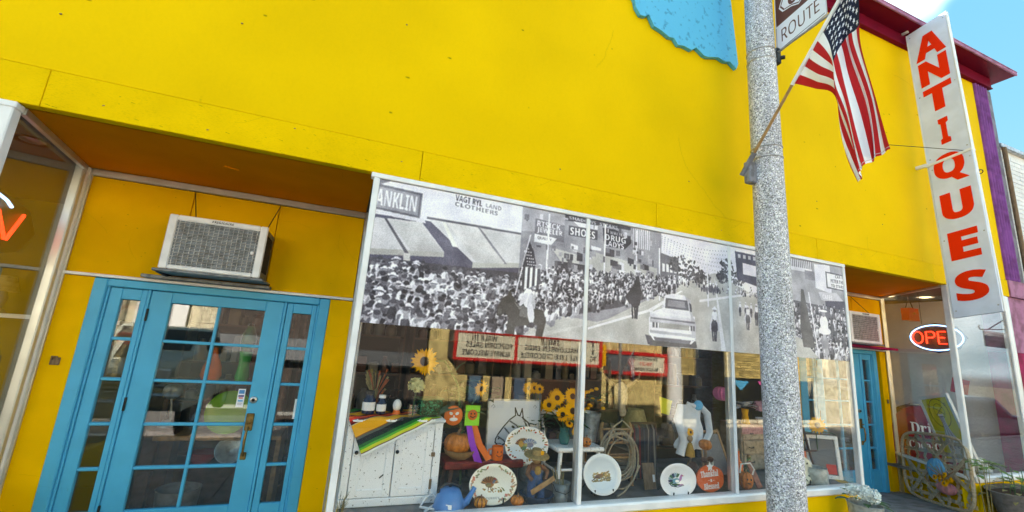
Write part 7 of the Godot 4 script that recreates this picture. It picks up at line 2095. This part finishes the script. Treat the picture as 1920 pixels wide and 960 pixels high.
	P(o, "stand", Mb.new().tube([Vector3(0, 0.0, 0), Vector3(0.03, -0.20, 0)], 0.010, 8).lathe([[0.0, -0.26], [0.06, -0.26], [0.03, -0.2]], 16), m("galvanised"))
	o = T("plate_rack", "tan rack under the desk fan, deep behind the left door", "rack", Vector3(-1.42, 0.042, -1.72))
	P(o, "rack", Mb.new().span(-0.11, 0.11, 0, 0.83, -0.1, 0.1, 0.006), m("dark wood"))
	# shelving with goods further back
	var tints := [lin(0.12, 0.04, 0.03), lin(0.04, 0.05, 0.09), lin(0.16, 0.13, 0.09), lin(0.04, 0.07, 0.04), lin(0.14, 0.09, 0.02), lin(0.20, 0.20, 0.20), lin(0.10, 0.02, 0.04)]
	for u in 6:
		var px: float = [0.1, 1.5, 2.9, 4.3, -1.3, 5.4][u]
		var pz: float = [-2.9, -3.3, -3.0, -3.4, -3.6, -2.9][u]
		o = T("shelving", ["dark shelf of antiques deep behind the white cupboard", "dark shelf of antiques deep behind the horse picture", "dark shelf of antiques deep behind the cow skull", "dark shelf of antiques deep behind the white shirt", "dark shelf of antiques deep inside the left door", "dark shelf of antiques deep behind the rocking chair"][u], "shelf", Vector3(px, 0.042, pz), 0.0, "shelves of antiques deep in the shop")
		for k in 4:
			P(o, "board", Mb.new().span(-0.62, 0.62, 0.3 + k * 0.48, 0.325 + k * 0.48, -0.2, 0.2), m("dark wood"))
		for s in [-0.62, 0.6]: P(o, "side", Mb.new().span(s, s + 0.025, 0, 2.0, -0.2, 0.2), m("dark wood"))
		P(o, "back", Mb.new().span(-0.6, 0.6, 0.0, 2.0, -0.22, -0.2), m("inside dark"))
		for k in 4:
			var x := -0.54
			while x < 0.5:
				var w := rng.randf_range(0.08, 0.17)
				var hh := rng.randf_range(0.10, 0.36)
				var tm := mat("goods %d" % (rng.randi() % 7), tints[rng.randi() % 7], 0.4)
				var yy := 0.325 + k * 0.48
				if rng.randf() < 0.5:
					P(o, "jar", Mb.new().at(x + w / 2, yy, 0.02).lathe([[0.0, 0.0], [w * 0.42, 0.0], [w * 0.48, hh * 0.3], [w * 0.44, hh * 0.7], [w * 0.22, hh * 0.85], [w * 0.25, hh], [0.0, hh]], 14), tm)
				else:
					P(o, "box", Mb.new().span(x + 0.008, x + w - 0.008, yy, yy + hh, -0.08, 0.10, 0.006), tm)
				x += w + rng.randf_range(0.0, 0.05)
	# seen through the left shop window
	o = T("wall_clock_shelf", "pale ledge with old lamps deep behind the left shop window", "shelf", Vector3(-3.3, 1.72, -2.75))
	P(o, "board", Mb.new().span(-1.2, 1.0, 0, 0.04, -0.15, 0.12), m("white"))
	for k in 5:
		P(o, "lamp_base", Mb.new().at(-0.9 + k * 0.42, 0.04, 0).lathe([[0.0, 0.0], [0.07, 0.0], [0.03, 0.06], [0.05, 0.16], [0.02, 0.24]], 16), mat("goods %d" % (k + 1), tints[k + 1], 0.4))
		P(o, "lamp_shade", Mb.new().at(-0.9 + k * 0.42, 0.04, 0).lathe([[0.12, 0.22], [0.07, 0.38]], 18), worn("shade", lin(0.45, 0.36, 0.14), 0.8, tx.dirt, 3.0))
	o = T("window_cabinet", "brown cabinet with glassware standing inside the left shop window", "cabinet", Vector3(-2.95, 0.602, -1.0))
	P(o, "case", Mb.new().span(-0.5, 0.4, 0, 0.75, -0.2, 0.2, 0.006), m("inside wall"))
	for k in 6:
		P(o, "goblet", Mb.new().at(-0.4 + k * 0.14, 0.75, 0.05).lathe([[0.045, 0.0], [0.008, 0.015], [0.008, 0.09], [0.045, 0.13], [0.05, 0.2]], 16), m("orange glass") if k % 2 else m("galvanised"))

func lamp_mat() -> StandardMaterial3D:
	var l := mat("lit bulb", lin(0.9, 0.85, 0.7), 0.4)
	l.emission_enabled = true
	l.emission = Color(1.0, 0.88, 0.62)
	l.emission_energy_multiplier = 1.2
	return l

# ---------------------------------------------------------------- the corner window and the far entry
func right_corner() -> void:
	# woven basket leaning on the side bulkhead
	var bl := Vector3(8.045, 0.075, -1.10)
	var br := Vector3(7.33, 0.20, -0.03)
	var ex := (br - bl).normalized()
	var nrm := Vector3(-0.83, 0, -0.56)
	var up := (Vector3.UP + Vector3(0.83, 0, 0.56) * 0.06)
	up = (up - ex * up.dot(ex)).normalized()
	var o := T("tobacco_basket", "flat grey brown woven lath basket leaning beside the far teal door", "basket", bl + nrm * 0.04 + ex * 0.15)
	var t := Transform3D(Basis(ex, up, ex.cross(up)), Vector3.ZERO)
	var W := 1.27
	var H := 0.86
	var bm := m("basket")
	var rim := []
	for k in 41:
		var a := TAU * k / 40.0
		var cs := Vector2(signf(cos(a)) * pow(absf(cos(a)), 0.42), signf(sin(a)) * pow(absf(sin(a)), 0.42))
		rim.append(t * Vector3(W / 2 + cs.x * W / 2, H / 2 + cs.y * H / 2, 0.02))
	P(o, "rim", Mb.new().tube(rim, 0.020, 8, false), bm)
	for q in [[0.0, 7, true], [0.0, 6, false]]:
		for k in q[1]:
			var b := Mb.new()
			b.xf = t
			var pts := []
			for j in 13:
				var s := j / 12.0
				var wav := 0.012 * (1 if (j + k) % 2 == 0 else -1)
				if q[2]: pts.append(Vector3(W * (0.09 + 0.137 * k), 0.025 + (H - 0.05) * s, wav))
				else: pts.append(Vector3(0.025 + (W - 0.05) * s, H * (0.10 + 0.16 * k), -wav))
			var prev: Vector3 = pts[0]
			for p in pts.slice(1):
				b.bar(prev, p, 0.05 if q[2] else 0.045, 0.005, Vector3.BACK)
				prev = p
			P(o, "lath", b, bm)
	for d in [[Vector3(0.12, 0.05, 0.02), Vector3(W - 0.30, H - 0.03, 0.02)], [Vector3(0.03, H * 0.62, 0.024), Vector3(0.75, 0.02, 0.024)], [Vector3(0.35, H - 0.03, 0.026), Vector3(W - 0.06, H * 0.30, 0.026)], [Vector3(0.5, 0.03, 0.028), Vector3(W - 0.04, H * 0.72, 0.028)]]:
		var b := Mb.new()
		b.xf = t
		b.bar(d[0], d[1], 0.05, 0.006, Vector3.BACK)
		P(o, "lath", b, bm)
	# wall pumpkins fixed on the basket
	var bp := o.position
	for q in [[0.71, 0.42, 0.165, 0.165, lin(0.14, 0.42, 0.72), "sky blue half pumpkin fixed to the woven basket"], [0.84, 0.22, 0.155, 0.085, lin(0.62, 0.26, 0.30), "pale pink half pumpkin below the blue one on the woven basket"]]:
		var k := T("basket_pumpkin", q[5], "pumpkin", bp + t * Vector3(q[0], q[1], 0.03), 0.0, "painted pumpkins on the basket")
		var b := Mb.new()
		b.xf = Transform3D(t.basis, Vector3.ZERO) * Transform3D(Basis.from_scale(Vector3(q[2], q[3], 0.07)), Vector3.ZERO)
		var prof := []
		for i in 13:
			var a := -PI / 2 + PI * i / 12.0
			prof.append([maxf(cos(a), 0.0), sin(a) * 0.9])
		prof[0][0] = 0.0; prof[12][0] = 0.0
		b.lathe(prof, 66, 0.0, 1.0, 1.0, 11, 0.10)
		P(k, "body", b, worn("pumpkin paint %d" % int(q[0] * 100), q[4], 0.6, tx.mottle, 4.0))
		b = Mb.new()
		b.xf = Transform3D(t.basis, Vector3.ZERO)
		b.tube([Vector3(0, q[3] * 0.85, 0.02), Vector3(0.01, q[3] * 1.12, 0.03)], [0.016, 0.012], 7)
		P(k, "stem", b, m("weathered wood"))
	o = T("flower_spray", "spray of orange flowers and straw between the two basket pumpkins", "flowers", bp + t * Vector3(0.92, 0.34, 0.09))
	for k in 16:
		var p := t.basis * Vector3(rng.randf_range(-0.13, 0.16), rng.randf_range(-0.07, 0.10), rng.randf_range(0.0, 0.05))
		if k < 10:
			sunflower_parts(o, p, t.basis.z + Vector3(rng.randf_range(-0.3, 0.3), 0.2, rng.randf_range(-0.3, 0.3)), rng.randf_range(0.028, 0.045))
	for k in 24:
		var d := t.basis * Vector3(rng.randf_range(-1, 1), rng.randf_range(-0.2, 1), rng.randf_range(0, 0.4)).normalized()
		P(o, "straw", Mb.new().tube([d * 0.02, d * rng.randf_range(0.12, 0.22)], 0.003, 4), m("dry grass") if k % 3 else mat("dark orange", lin(0.5, 0.12, 0.01), 0.7))
	# framed bottle poster
	o = T("bottle_poster", "yellow poster of a glass bottle in a white frame standing in the corner window", "poster", Vector3(8.05, 0.63, -0.57))
	var px := (Vector3(7.70, 0.74, -0.075) - Vector3(8.05, 0.63, -0.57)).normalized()
	var py := (Vector3(7.89, 1.475, -0.60) - Vector3(8.05, 0.63, -0.57)).normalized()
	py = (py - px * py.dot(px)).normalized()
	var pt := Transform3D(Basis(px, py, px.cross(py)), Vector3.ZERO)
	var b := Mb.new()
	b.xf = pt
	b.span(0, 0.045, 0, 0.87, -0.02, 0.015, 0.004).span(0.565, 0.61, 0, 0.87, -0.02, 0.015, 0.004).span(0.045, 0.565, 0, 0.045, -0.02, 0.015, 0.004).span(0.045, 0.565, 0.825, 0.87, -0.02, 0.015, 0.004)
	P(o, "frame", b, m("white frame"))
	var cv := Cv.new(320, 480, Color(0.88, 0.85, 0.02), self)
	var ink := Color(0.35, 0.35, 0.05)
	for q in [[150, 110, 118], [150, 110, 112]]:
		cv.ell(q[0] + 10, q[1] + 10, q[2], q[2], ink if q[2] == 118 else Color(0.90, 0.87, 0.03))
	cv.ell(165, 105, 62, 62, ink); cv.ell(165, 105, 58, 58, Color(0.90, 0.87, 0.03))
	cv.line([Vector2(115, 75), Vector2(215, 135)], 5, ink); cv.line([Vector2(115, 135), Vector2(215, 75)], 5, ink)
	cv.text("25", 56, 44, 24, 22, ink); cv.text("25", 250, 44, 24, 22, ink)
	var gl := Color(0.80, 0.80, 0.86)
	cv.poly([Vector2(138, 130), Vector2(186, 130), Vector2(190, 150), Vector2(184, 200), Vector2(196, 250), Vector2(232, 320), Vector2(244, 400), Vector2(240, 480), Vector2(92, 480), Vector2(86, 400), Vector2(98, 320), Vector2(132, 250), Vector2(140, 200), Vector2(134, 150)], gl)
	for k in 6:
		cv.line([Vector2(146 + k * 7, 160), Vector2(140 + k * 9, 240), Vector2(112 + k * 22, 330), Vector2(104 + k * 25, 400)], 5, [Color(0.35, 0.3, 0.45), Color(0.93, 0.93, 0.97)][k % 2])
	cv.rect(132, 128, 60, 14, Color(0.93, 0.93, 0.96)); cv.rect(134, 148, 56, 6, Color(0.4, 0.4, 0.5))
	cv.text("Cola", 112, 330, 104, 50, Color(0.96, 0.96, 0.98), 0.0, -0.1, "Droid Serif")
	cv.text("Cola", 112, 395, 104, 50, Color(0.96, 0.96, 0.98), 0.0, -0.1, "Droid Serif")
	b = Mb.new()
	b.xf = pt.translated_local(Vector3(0.045, 0.045, 0.0))
	b.quad_up(0.52, 0.78)
	P(o, "print", b, printed("bottle print", cv.tex(), 0.4))
	# red drinks cooler and signs behind
	o = T("red_cooler", "round topped dark red drinks cooler with white script behind the basket", "cooler", Vector3(8.42, 0.44, -1.0))
	var rd := worn("cooler red", lin(0.26, 0.006, 0.008), 0.25, tx.dirt, 1.5)
	b = Mb.new()
	var pp := [Vector2(-0.36, 0.0), Vector2(0.36, 0.0), Vector2(0.36, 0.55)]
	for k in 11:
		var a := PI * k / 10.0
		pp.append(Vector2(cos(a) * 0.36, 0.55 + sin(a) * 0.34))
	P(o, "body", b.at(0, 0, 0, -0.95).prism(pp, -0.22, 0.22), rd)
	P(o, "handle", Mb.new().at(0, 0, 0, -0.95).span(-0.12, 0.06, 0.885, 0.91, 0.05, 0.16, 0.008), m("steel"))
	P(o, "lettering", word(Mb.new().at(0, 0, 0, -0.95).at(-0.31, 0.50, 0.03, -0.95), "Drink", 0.42, 0.16, 0.006, "Droid Serif"), m("white"))
	P(o, "lettering", word(Mb.new().at(-0.33, 0.28, 0.0, -0.95), "Coca-Cola", 0.5, 0.12, 0.006, "Droid Serif"), m("white"))
	o = T("dark_wall_sign", "dark red wall sign with faded script deep in the corner shop", "sign", Vector3(8.95, 1.10, -2.9))
	var sg := worn("sign dark", lin(0.10, 0.014, 0.012), 0.3, tx.dirt, 1.0)
	P(o, "board", Mb.new().span(-1.3, 0.1, 0.0, 0.62, -0.03, 0.0, 0.006), sg)
	P(o, "lettering", word(Mb.new().at(-1.2, 0.14, 0.001), "Coca-Cola", 1.2, 0.34, 0.006, "Droid Serif"), mat("faded gold", lin(0.22, 0.14, 0.06), 0.5))
	o = T("red_handbag", "red handbag hanging from a cord under the corner window ceiling", "handbag", Vector3(8.30, 2.62, -0.90))
	P(o, "bag", Mb.new().prism([Vector2(-0.14, 0.0), Vector2(0.14, 0.0), Vector2(0.12, 0.19), Vector2(-0.12, 0.19)], -0.05, 0.05), worn("bag red", lin(0.42, 0.02, 0.012), 0.3, tx.mottle, 2.0))
	P(o, "flap", Mb.new().prism([Vector2(-0.125, 0.10), Vector2(0.125, 0.10), Vector2(0.12, 0.195), Vector2(-0.12, 0.195)], -0.056, 0.056), worn("bag red", lin(0.42, 0.02, 0.012), 0.3, tx.mottle, 2.0))
	P(o, "strap", Mb.new().tube([Vector3(-0.10, 0.19, 0), Vector3(-0.04, 0.30, 0), Vector3(0.04, 0.30, 0), Vector3(0.10, 0.19, 0)], 0.008, 6), m("black"))
	P(o, "clasp", Mb.new().span(-0.02, 0.02, 0.10, 0.13, 0.056, 0.066, 0.004), m("brass"))
	P(o, "cord", Mb.new().tube([Vector3(0, 0.30, 0), Vector3(0, 0.385, 0)], 0.003, 5), m("iron"))
	o = T("red_tag_sign", "small red tilted sign with white writing on the corner window", "sign", Vector3(8.02, 1.68, -0.30))
	b = Mb.new()
	b.at(0, 0, 0, -PI / 2 + 0.3, 0, -0.2).span(-0.085, 0.085, -0.1, 0.1, -0.004, 0.004, 0.003)
	P(o, "plate", b, worn("tag red", lin(0.34, 0.01, 0.03), 0.3, tx.mottle, 2.0))
	P(o, "lettering", word(Mb.new().at(0, 0, 0, -PI / 2 + 0.3, 0, -0.2).at(-0.005, -0.03, -0.065, -PI / 2 + 0.3, 0, -0.2), "C", 0.11, 0.09, 0.003), m("white"))
	P(o, "cord", Mb.new().tube([Vector3(0, 0.1, 0), Vector3(0, 1.32, 0)], 0.002, 4), m("iron"))
	o = T("tall_cabinet", "tall brown cabinet standing at the back of the corner shop", "cabinet", Vector3(8.75, 0.042, -1.9))
	P(o, "case", Mb.new().span(-0.25, 0.3, 0.0, 2.7, -0.3, 0.2, 0.01), m("weathered wood"))
	for k in 4: P(o, "shelf", Mb.new().span(-0.22, 0.27, 0.5 + k * 0.5, 0.52 + k * 0.5, 0.2, 0.26), m("weathered wood"))
	o = T("white_ornament", "white ceramic ornament on the sill of the corner window", "ornament", Vector3(8.30, 0.50, -0.30))
	P(o, "body", Mb.new().ell(Vector3(0, 0.10, 0), Vector3(0.10, 0.09, 0.07), 16, 10).ell(Vector3(-0.08, 0.20, 0.02), Vector3(0.055, 0.06, 0.05), 14, 8).ell(Vector3(0.11, 0.06, 0), Vector3(0.06, 0.06, 0.05), 12, 8), m("white"))
	for s in [-0.05, 0.07]: P(o, "foot", Mb.new().tube([Vector3(s, 0.0, 0.03), Vector3(s, 0.08, 0.02)], [0.03, 0.026], 8), m("white"))
	P(o, "eye", Mb.new().ell(Vector3(-0.10, 0.215, 0.065), Vector3(0.008, 0.008, 0.005), 8, 5), m("black"))
	# planter on the walk
	var g := Vector3(7.72, pave(7.72), 0.24)
	o = T("planter", "weathered grey planter with trailing plants under the corner window", "planter", g)
	P(o, "tub", Mb.new().lathe([[0.0, 0.0], [0.26, 0.0], [0.38, 0.30], [0.40, 0.33], [0.37, 0.33], [0.34, 0.28], [0.0, 0.27]], 28, 0.0, 1.3, 0.6), worn("tub", lin(0.16, 0.15, 0.15), 0.85, tx.dirt, 3.0, tx.fine, 0.3))
	P(o, "soil", Mb.new().lathe([[0.355, 0.285], [0.0, 0.31]], 24, 0.0, 1.3, 0.6), m("seed"))
	leaves(o, "leaf", Vector3(0.10, 0.34, 0.02), 0.26, 40, 0.10, worn("fresh leaf", lin(0.16, 0.26, 0.05), 0.6, tx.dirt, 6.0), 0.35)
	leaves(o, "dry_leaf", Vector3(-0.15, 0.31, 0.02), 0.28, 34, 0.09, m("dry grass"), 0.1)
	for k in 12:
		var a := k * 2.4
		var r := 0.24 * sqrt((k + 0.5) / 12.0)
		P(o, "stem", Mb.new().tube([Vector3(cos(a) * r * 1.3, 0.29, sin(a) * r * 0.6), Vector3(cos(a) * r * 1.4, 0.43, sin(a) * r * 0.6 + 0.02), Vector3(cos(a) * r * 1.5 + 0.03, 0.50 + rng.randf_range(0, 0.08), sin(a) * r * 0.6)], [0.004, 0.003, 0.0015], 5), m("leaf"))
	o = T("corner_plant", "young leafy plant growing at the corner post by the basket", "plant", Vector3(7.22, pave(7.22), 0.14))
	for k in 6:
		var a := k * 1.2
		var top := Vector3(0.10 * cos(a), rng.randf_range(0.52, 0.70), 0.05 * sin(a))
		P(o, "stem", Mb.new().tube([Vector3(0.03 * cos(a), 0, 0.03 * sin(a)), Vector3(0.05 * cos(a), 0.35, 0.04 * sin(a)), top], [0.006, 0.004, 0.002], 5), m("dry grass"))
		leaves(o, "leaf", top - Vector3(0, 0.04, 0), 0.09, 7, 0.085, worn("fresh leaf", lin(0.16, 0.26, 0.05), 0.6, tx.dirt, 6.0), 0.3)
	# neighbour beyond the pilaster
	o = T("neighbor_building", "lower white painted brick building beyond the purple pilaster", "building", Vector3(9.44, -0.3, -0.02))
	P(o, "wall", Mb.new().span(0, 14, 0, 5.78, -9.5, -0.012), m("white brick"))
	var cs := Mb.new()
	var yy := 0.0
	var row := 0
	while yy < 5.7:
		var x := -0.1 if row % 2 else 0.0
		while x < 6.0:
			cs.span(maxf(x, 0.0) + 0.004, x + 0.206, yy + 0.004, yy + 0.070, -0.02, rng.randf_range(0.0, 0.004))
			x += 0.21
		yy += 0.075
		row += 1
	P(o, "brickwork", cs, m("white brick")).set_meta("kind", "stuff")
	P(o, "coping", Mb.new().span(-0.02, 14, 5.78, 5.86, -0.4, 0.05, 0.01), m("steel"))
	P(o, "downpipe", Mb.new().tube([Vector3(0.03, 0, 0.05), Vector3(0.03, 5.78, 0.05)], 0.03, 8), m("weathered wood"))
	# hanging board down the street, mirrored in the corner glass
	o = T("hanging_board", "grey hanging shop board on a scrolled bracket, mirrored in the corner window", "sign", Vector3(21.6, 3.45, 5.0))
	P(o, "board", Mb.new().span(-0.7, 0.75, -0.55, 0.0, -0.03, 0.03, 0.01), m("slate"))
	P(o, "lettering", word(Mb.new().at(0.5, -0.26, -0.032, PI), "RUG", 0.75, 0.2, 0.006), m("black"))
	P(o, "lettering", word(Mb.new().at(0.68, -0.52, -0.032, PI), "CASTING", 1.3, 0.2, 0.006), m("black"))
	P(o, "bracket", Mb.new().tube([Vector3(-0.9, 0.02, 0), Vector3(0.8, 0.14, 0), Vector3(0.9, 0.5, 0)], 0.02, 6).tube([Vector3(-0.9, 0.02, 0), Vector3(-1.0, 0.12, 0), Vector3(-0.9, 0.16, 0)], 0.02, 6).tube([Vector3(-0.4, 0.05, 0), Vector3(0.85, 0.52, 0)], 0.02, 6), m("iron"))
	P(o, "post", Mb.new().tube([Vector3(0.9, -3.9, 0.0), Vector3(0.9, 0.9, 0.0)], 0.06, 10), m("iron"))

# ---------------------------------------------------------------- parked cars, seen in the glass
func wheel(o: Node3D, p: Vector3, r: float) -> void:
	var w := P(o, "wheel", Mb.new().at(p.x, p.y, p.z, 0, PI / 2).lathe([[r * 0.6, 0.11], [r * 0.92, 0.11], [r, 0.07], [r, -0.07], [r * 0.92, -0.11], [r * 0.6, -0.11]], 24), m("black"))
	P(w, "rim", Mb.new().at(p.x, p.y, p.z, 0, PI / 2).lathe([[0.0, 0.09], [r * 0.2, 0.095], [r * 0.58, 0.07], [r * 0.62, 0.11], [r * 0.62, -0.11], [0.0, -0.09]], 24), m("steel"))

func body(outline: Array, w: float, top_in: float, belt: float) -> Mb:   # side outline with its sides leaning in above the belt
	var b := Mb.new()
	b.prism(outline, -w / 2, w / 2)
	for i in b.v.size():
		var p := b.v[i]
		if p.y > belt:
			p.z *= 1.0 - top_in * (p.y - belt)
			b.v[i] = p
	return b

func vehicles() -> void:
	var car := T("parked_suv", "silver blue station wagon parked along the kerb, mirrored in the corner window", "car", Vector3(19.0, -0.50, 5.2))
	var cp := worn("car silver", lin(0.30, 0.32, 0.40), 0.25, tx.mottle, 1.0, null, 0.0, 0.5)
	cp.clearcoat_enabled = true
	P(car, "body", body([Vector2(-2.3, 0.35), Vector2(2.3, 0.35), Vector2(2.36, 0.8), Vector2(2.25, 1.02), Vector2(1.25, 1.10), Vector2(0.55, 1.66), Vector2(0.2, 1.72), Vector2(-1.9, 1.70), Vector2(-2.2, 1.15), Vector2(-2.36, 0.9)], 1.8, 0.22, 1.05), cp)
	for s in [-1.0, 1.0]:
		for q in [[[-1.95, 1.14], [-1.15, 1.14], [-1.15, 1.60], [-1.75, 1.60]], [[-1.05, 1.14], [-0.1, 1.14], [-0.1, 1.60], [-1.05, 1.60]], [[0.0, 1.14], [0.98, 1.14], [0.45, 1.60], [0.0, 1.60]]]:
			var pts := []
			for a in q: pts.append(Vector2(a[0], a[1]))
			var wb := Mb.new().prism(pts, minf(s * 0.88, s * 0.905), maxf(s * 0.88, s * 0.905))
			for i in wb.v.size():
				var p := wb.v[i]
				p.z *= 1.0 - 0.22 * maxf(0.0, p.y - 1.05)
				wb.v[i] = p
			P(car, "window", wb, m("black"))
		P(car, "mirror", Mb.new().span(0.85, 1.05, 1.10, 1.22, s * 0.92, s * 1.08, 0.03), cp)
		for x in [1.45, -1.45]: wheel(car, Vector3(x, 0.34, s * 0.82), 0.34)
		P(car, "headlight", Mb.new().ell(Vector3(2.28, 0.84, s * 0.66), Vector3(0.08, 0.09, 0.18), 12, 8), m("white"))
		P(car, "trim", Mb.new().span(-2.2, 2.25, 0.62, 0.68, s * 0.895, s * 0.915), m("black"))
	P(car, "bumper", Mb.new().span(2.3, 2.42, 0.38, 0.62, -0.85, 0.85, 0.04), m("black"))
	P(car, "bumper", Mb.new().span(-2.42, -2.3, 0.38, 0.62, -0.85, 0.85, 0.04), m("black"))
	# pickup facing the shop, mirrored in the left door
	car = T("parked_pickup", "white pickup parked facing the shop, mirrored in the left teal door", "pickup", Vector3(-4.0, -0.62, 7.6), PI / 2)
	var wp := worn("car white", lin(0.62, 0.66, 0.58), 0.25, tx.mottle, 1.0)
	wp.clearcoat_enabled = true
	P(car, "body", body([Vector2(-3.0, 0.55), Vector2(2.7, 0.55), Vector2(2.8, 1.0), Vector2(2.72, 1.45), Vector2(2.6, 1.56), Vector2(1.35, 1.66), Vector2(0.75, 2.28), Vector2(-0.5, 2.30), Vector2(-0.75, 1.60), Vector2(-2.95, 1.58)], 2.0, 0.2, 1.55), wp)
	P(car, "windscreen", Mb.new().bar(Vector3(1.33, 1.70, 0), Vector3(0.82, 2.22, 0), 0.02, 1.6, Vector3.BACK), m("black"))
	var gr := P(car, "grille", Mb.new().span(2.74, 2.80, 1.05, 1.45, -0.62, 0.62, 0.02), m("black"))
	for k in 4: P(gr, "grille_bar", Mb.new().span(2.79, 2.83, 1.10 + k * 0.09, 1.135 + k * 0.09, -0.6, 0.6, 0.008), m("steel"))
	P(gr, "surround", Mb.new().span(2.76, 2.84, 1.43, 1.50, -0.68, 0.68, 0.02).span(2.76, 2.84, 1.0, 1.06, -0.68, 0.68, 0.02), m("steel"))
	for s in [-1.0, 1.0]:
		P(car, "headlight", Mb.new().span(2.70, 2.80, 1.12, 1.42, s * 0.66, s * 0.94, 0.03), m("white"))
		P(car, "mirror", Mb.new().span(1.0, 1.15, 1.70, 1.98, s * 1.05, s * 1.3, 0.04), m("black"))
		P(car, "window", Mb.new().span(-0.35, 0.75, 1.68, 2.18, s * 0.90, s * 0.925), m("black"))
		for x in [1.75, -1.9]: wheel(car, Vector3(x, 0.42, s * 0.86), 0.42)
	P(car, "bumper", Mb.new().span(2.75, 2.95, 0.62, 0.92, -1.0, 1.0, 0.05), m("steel"))
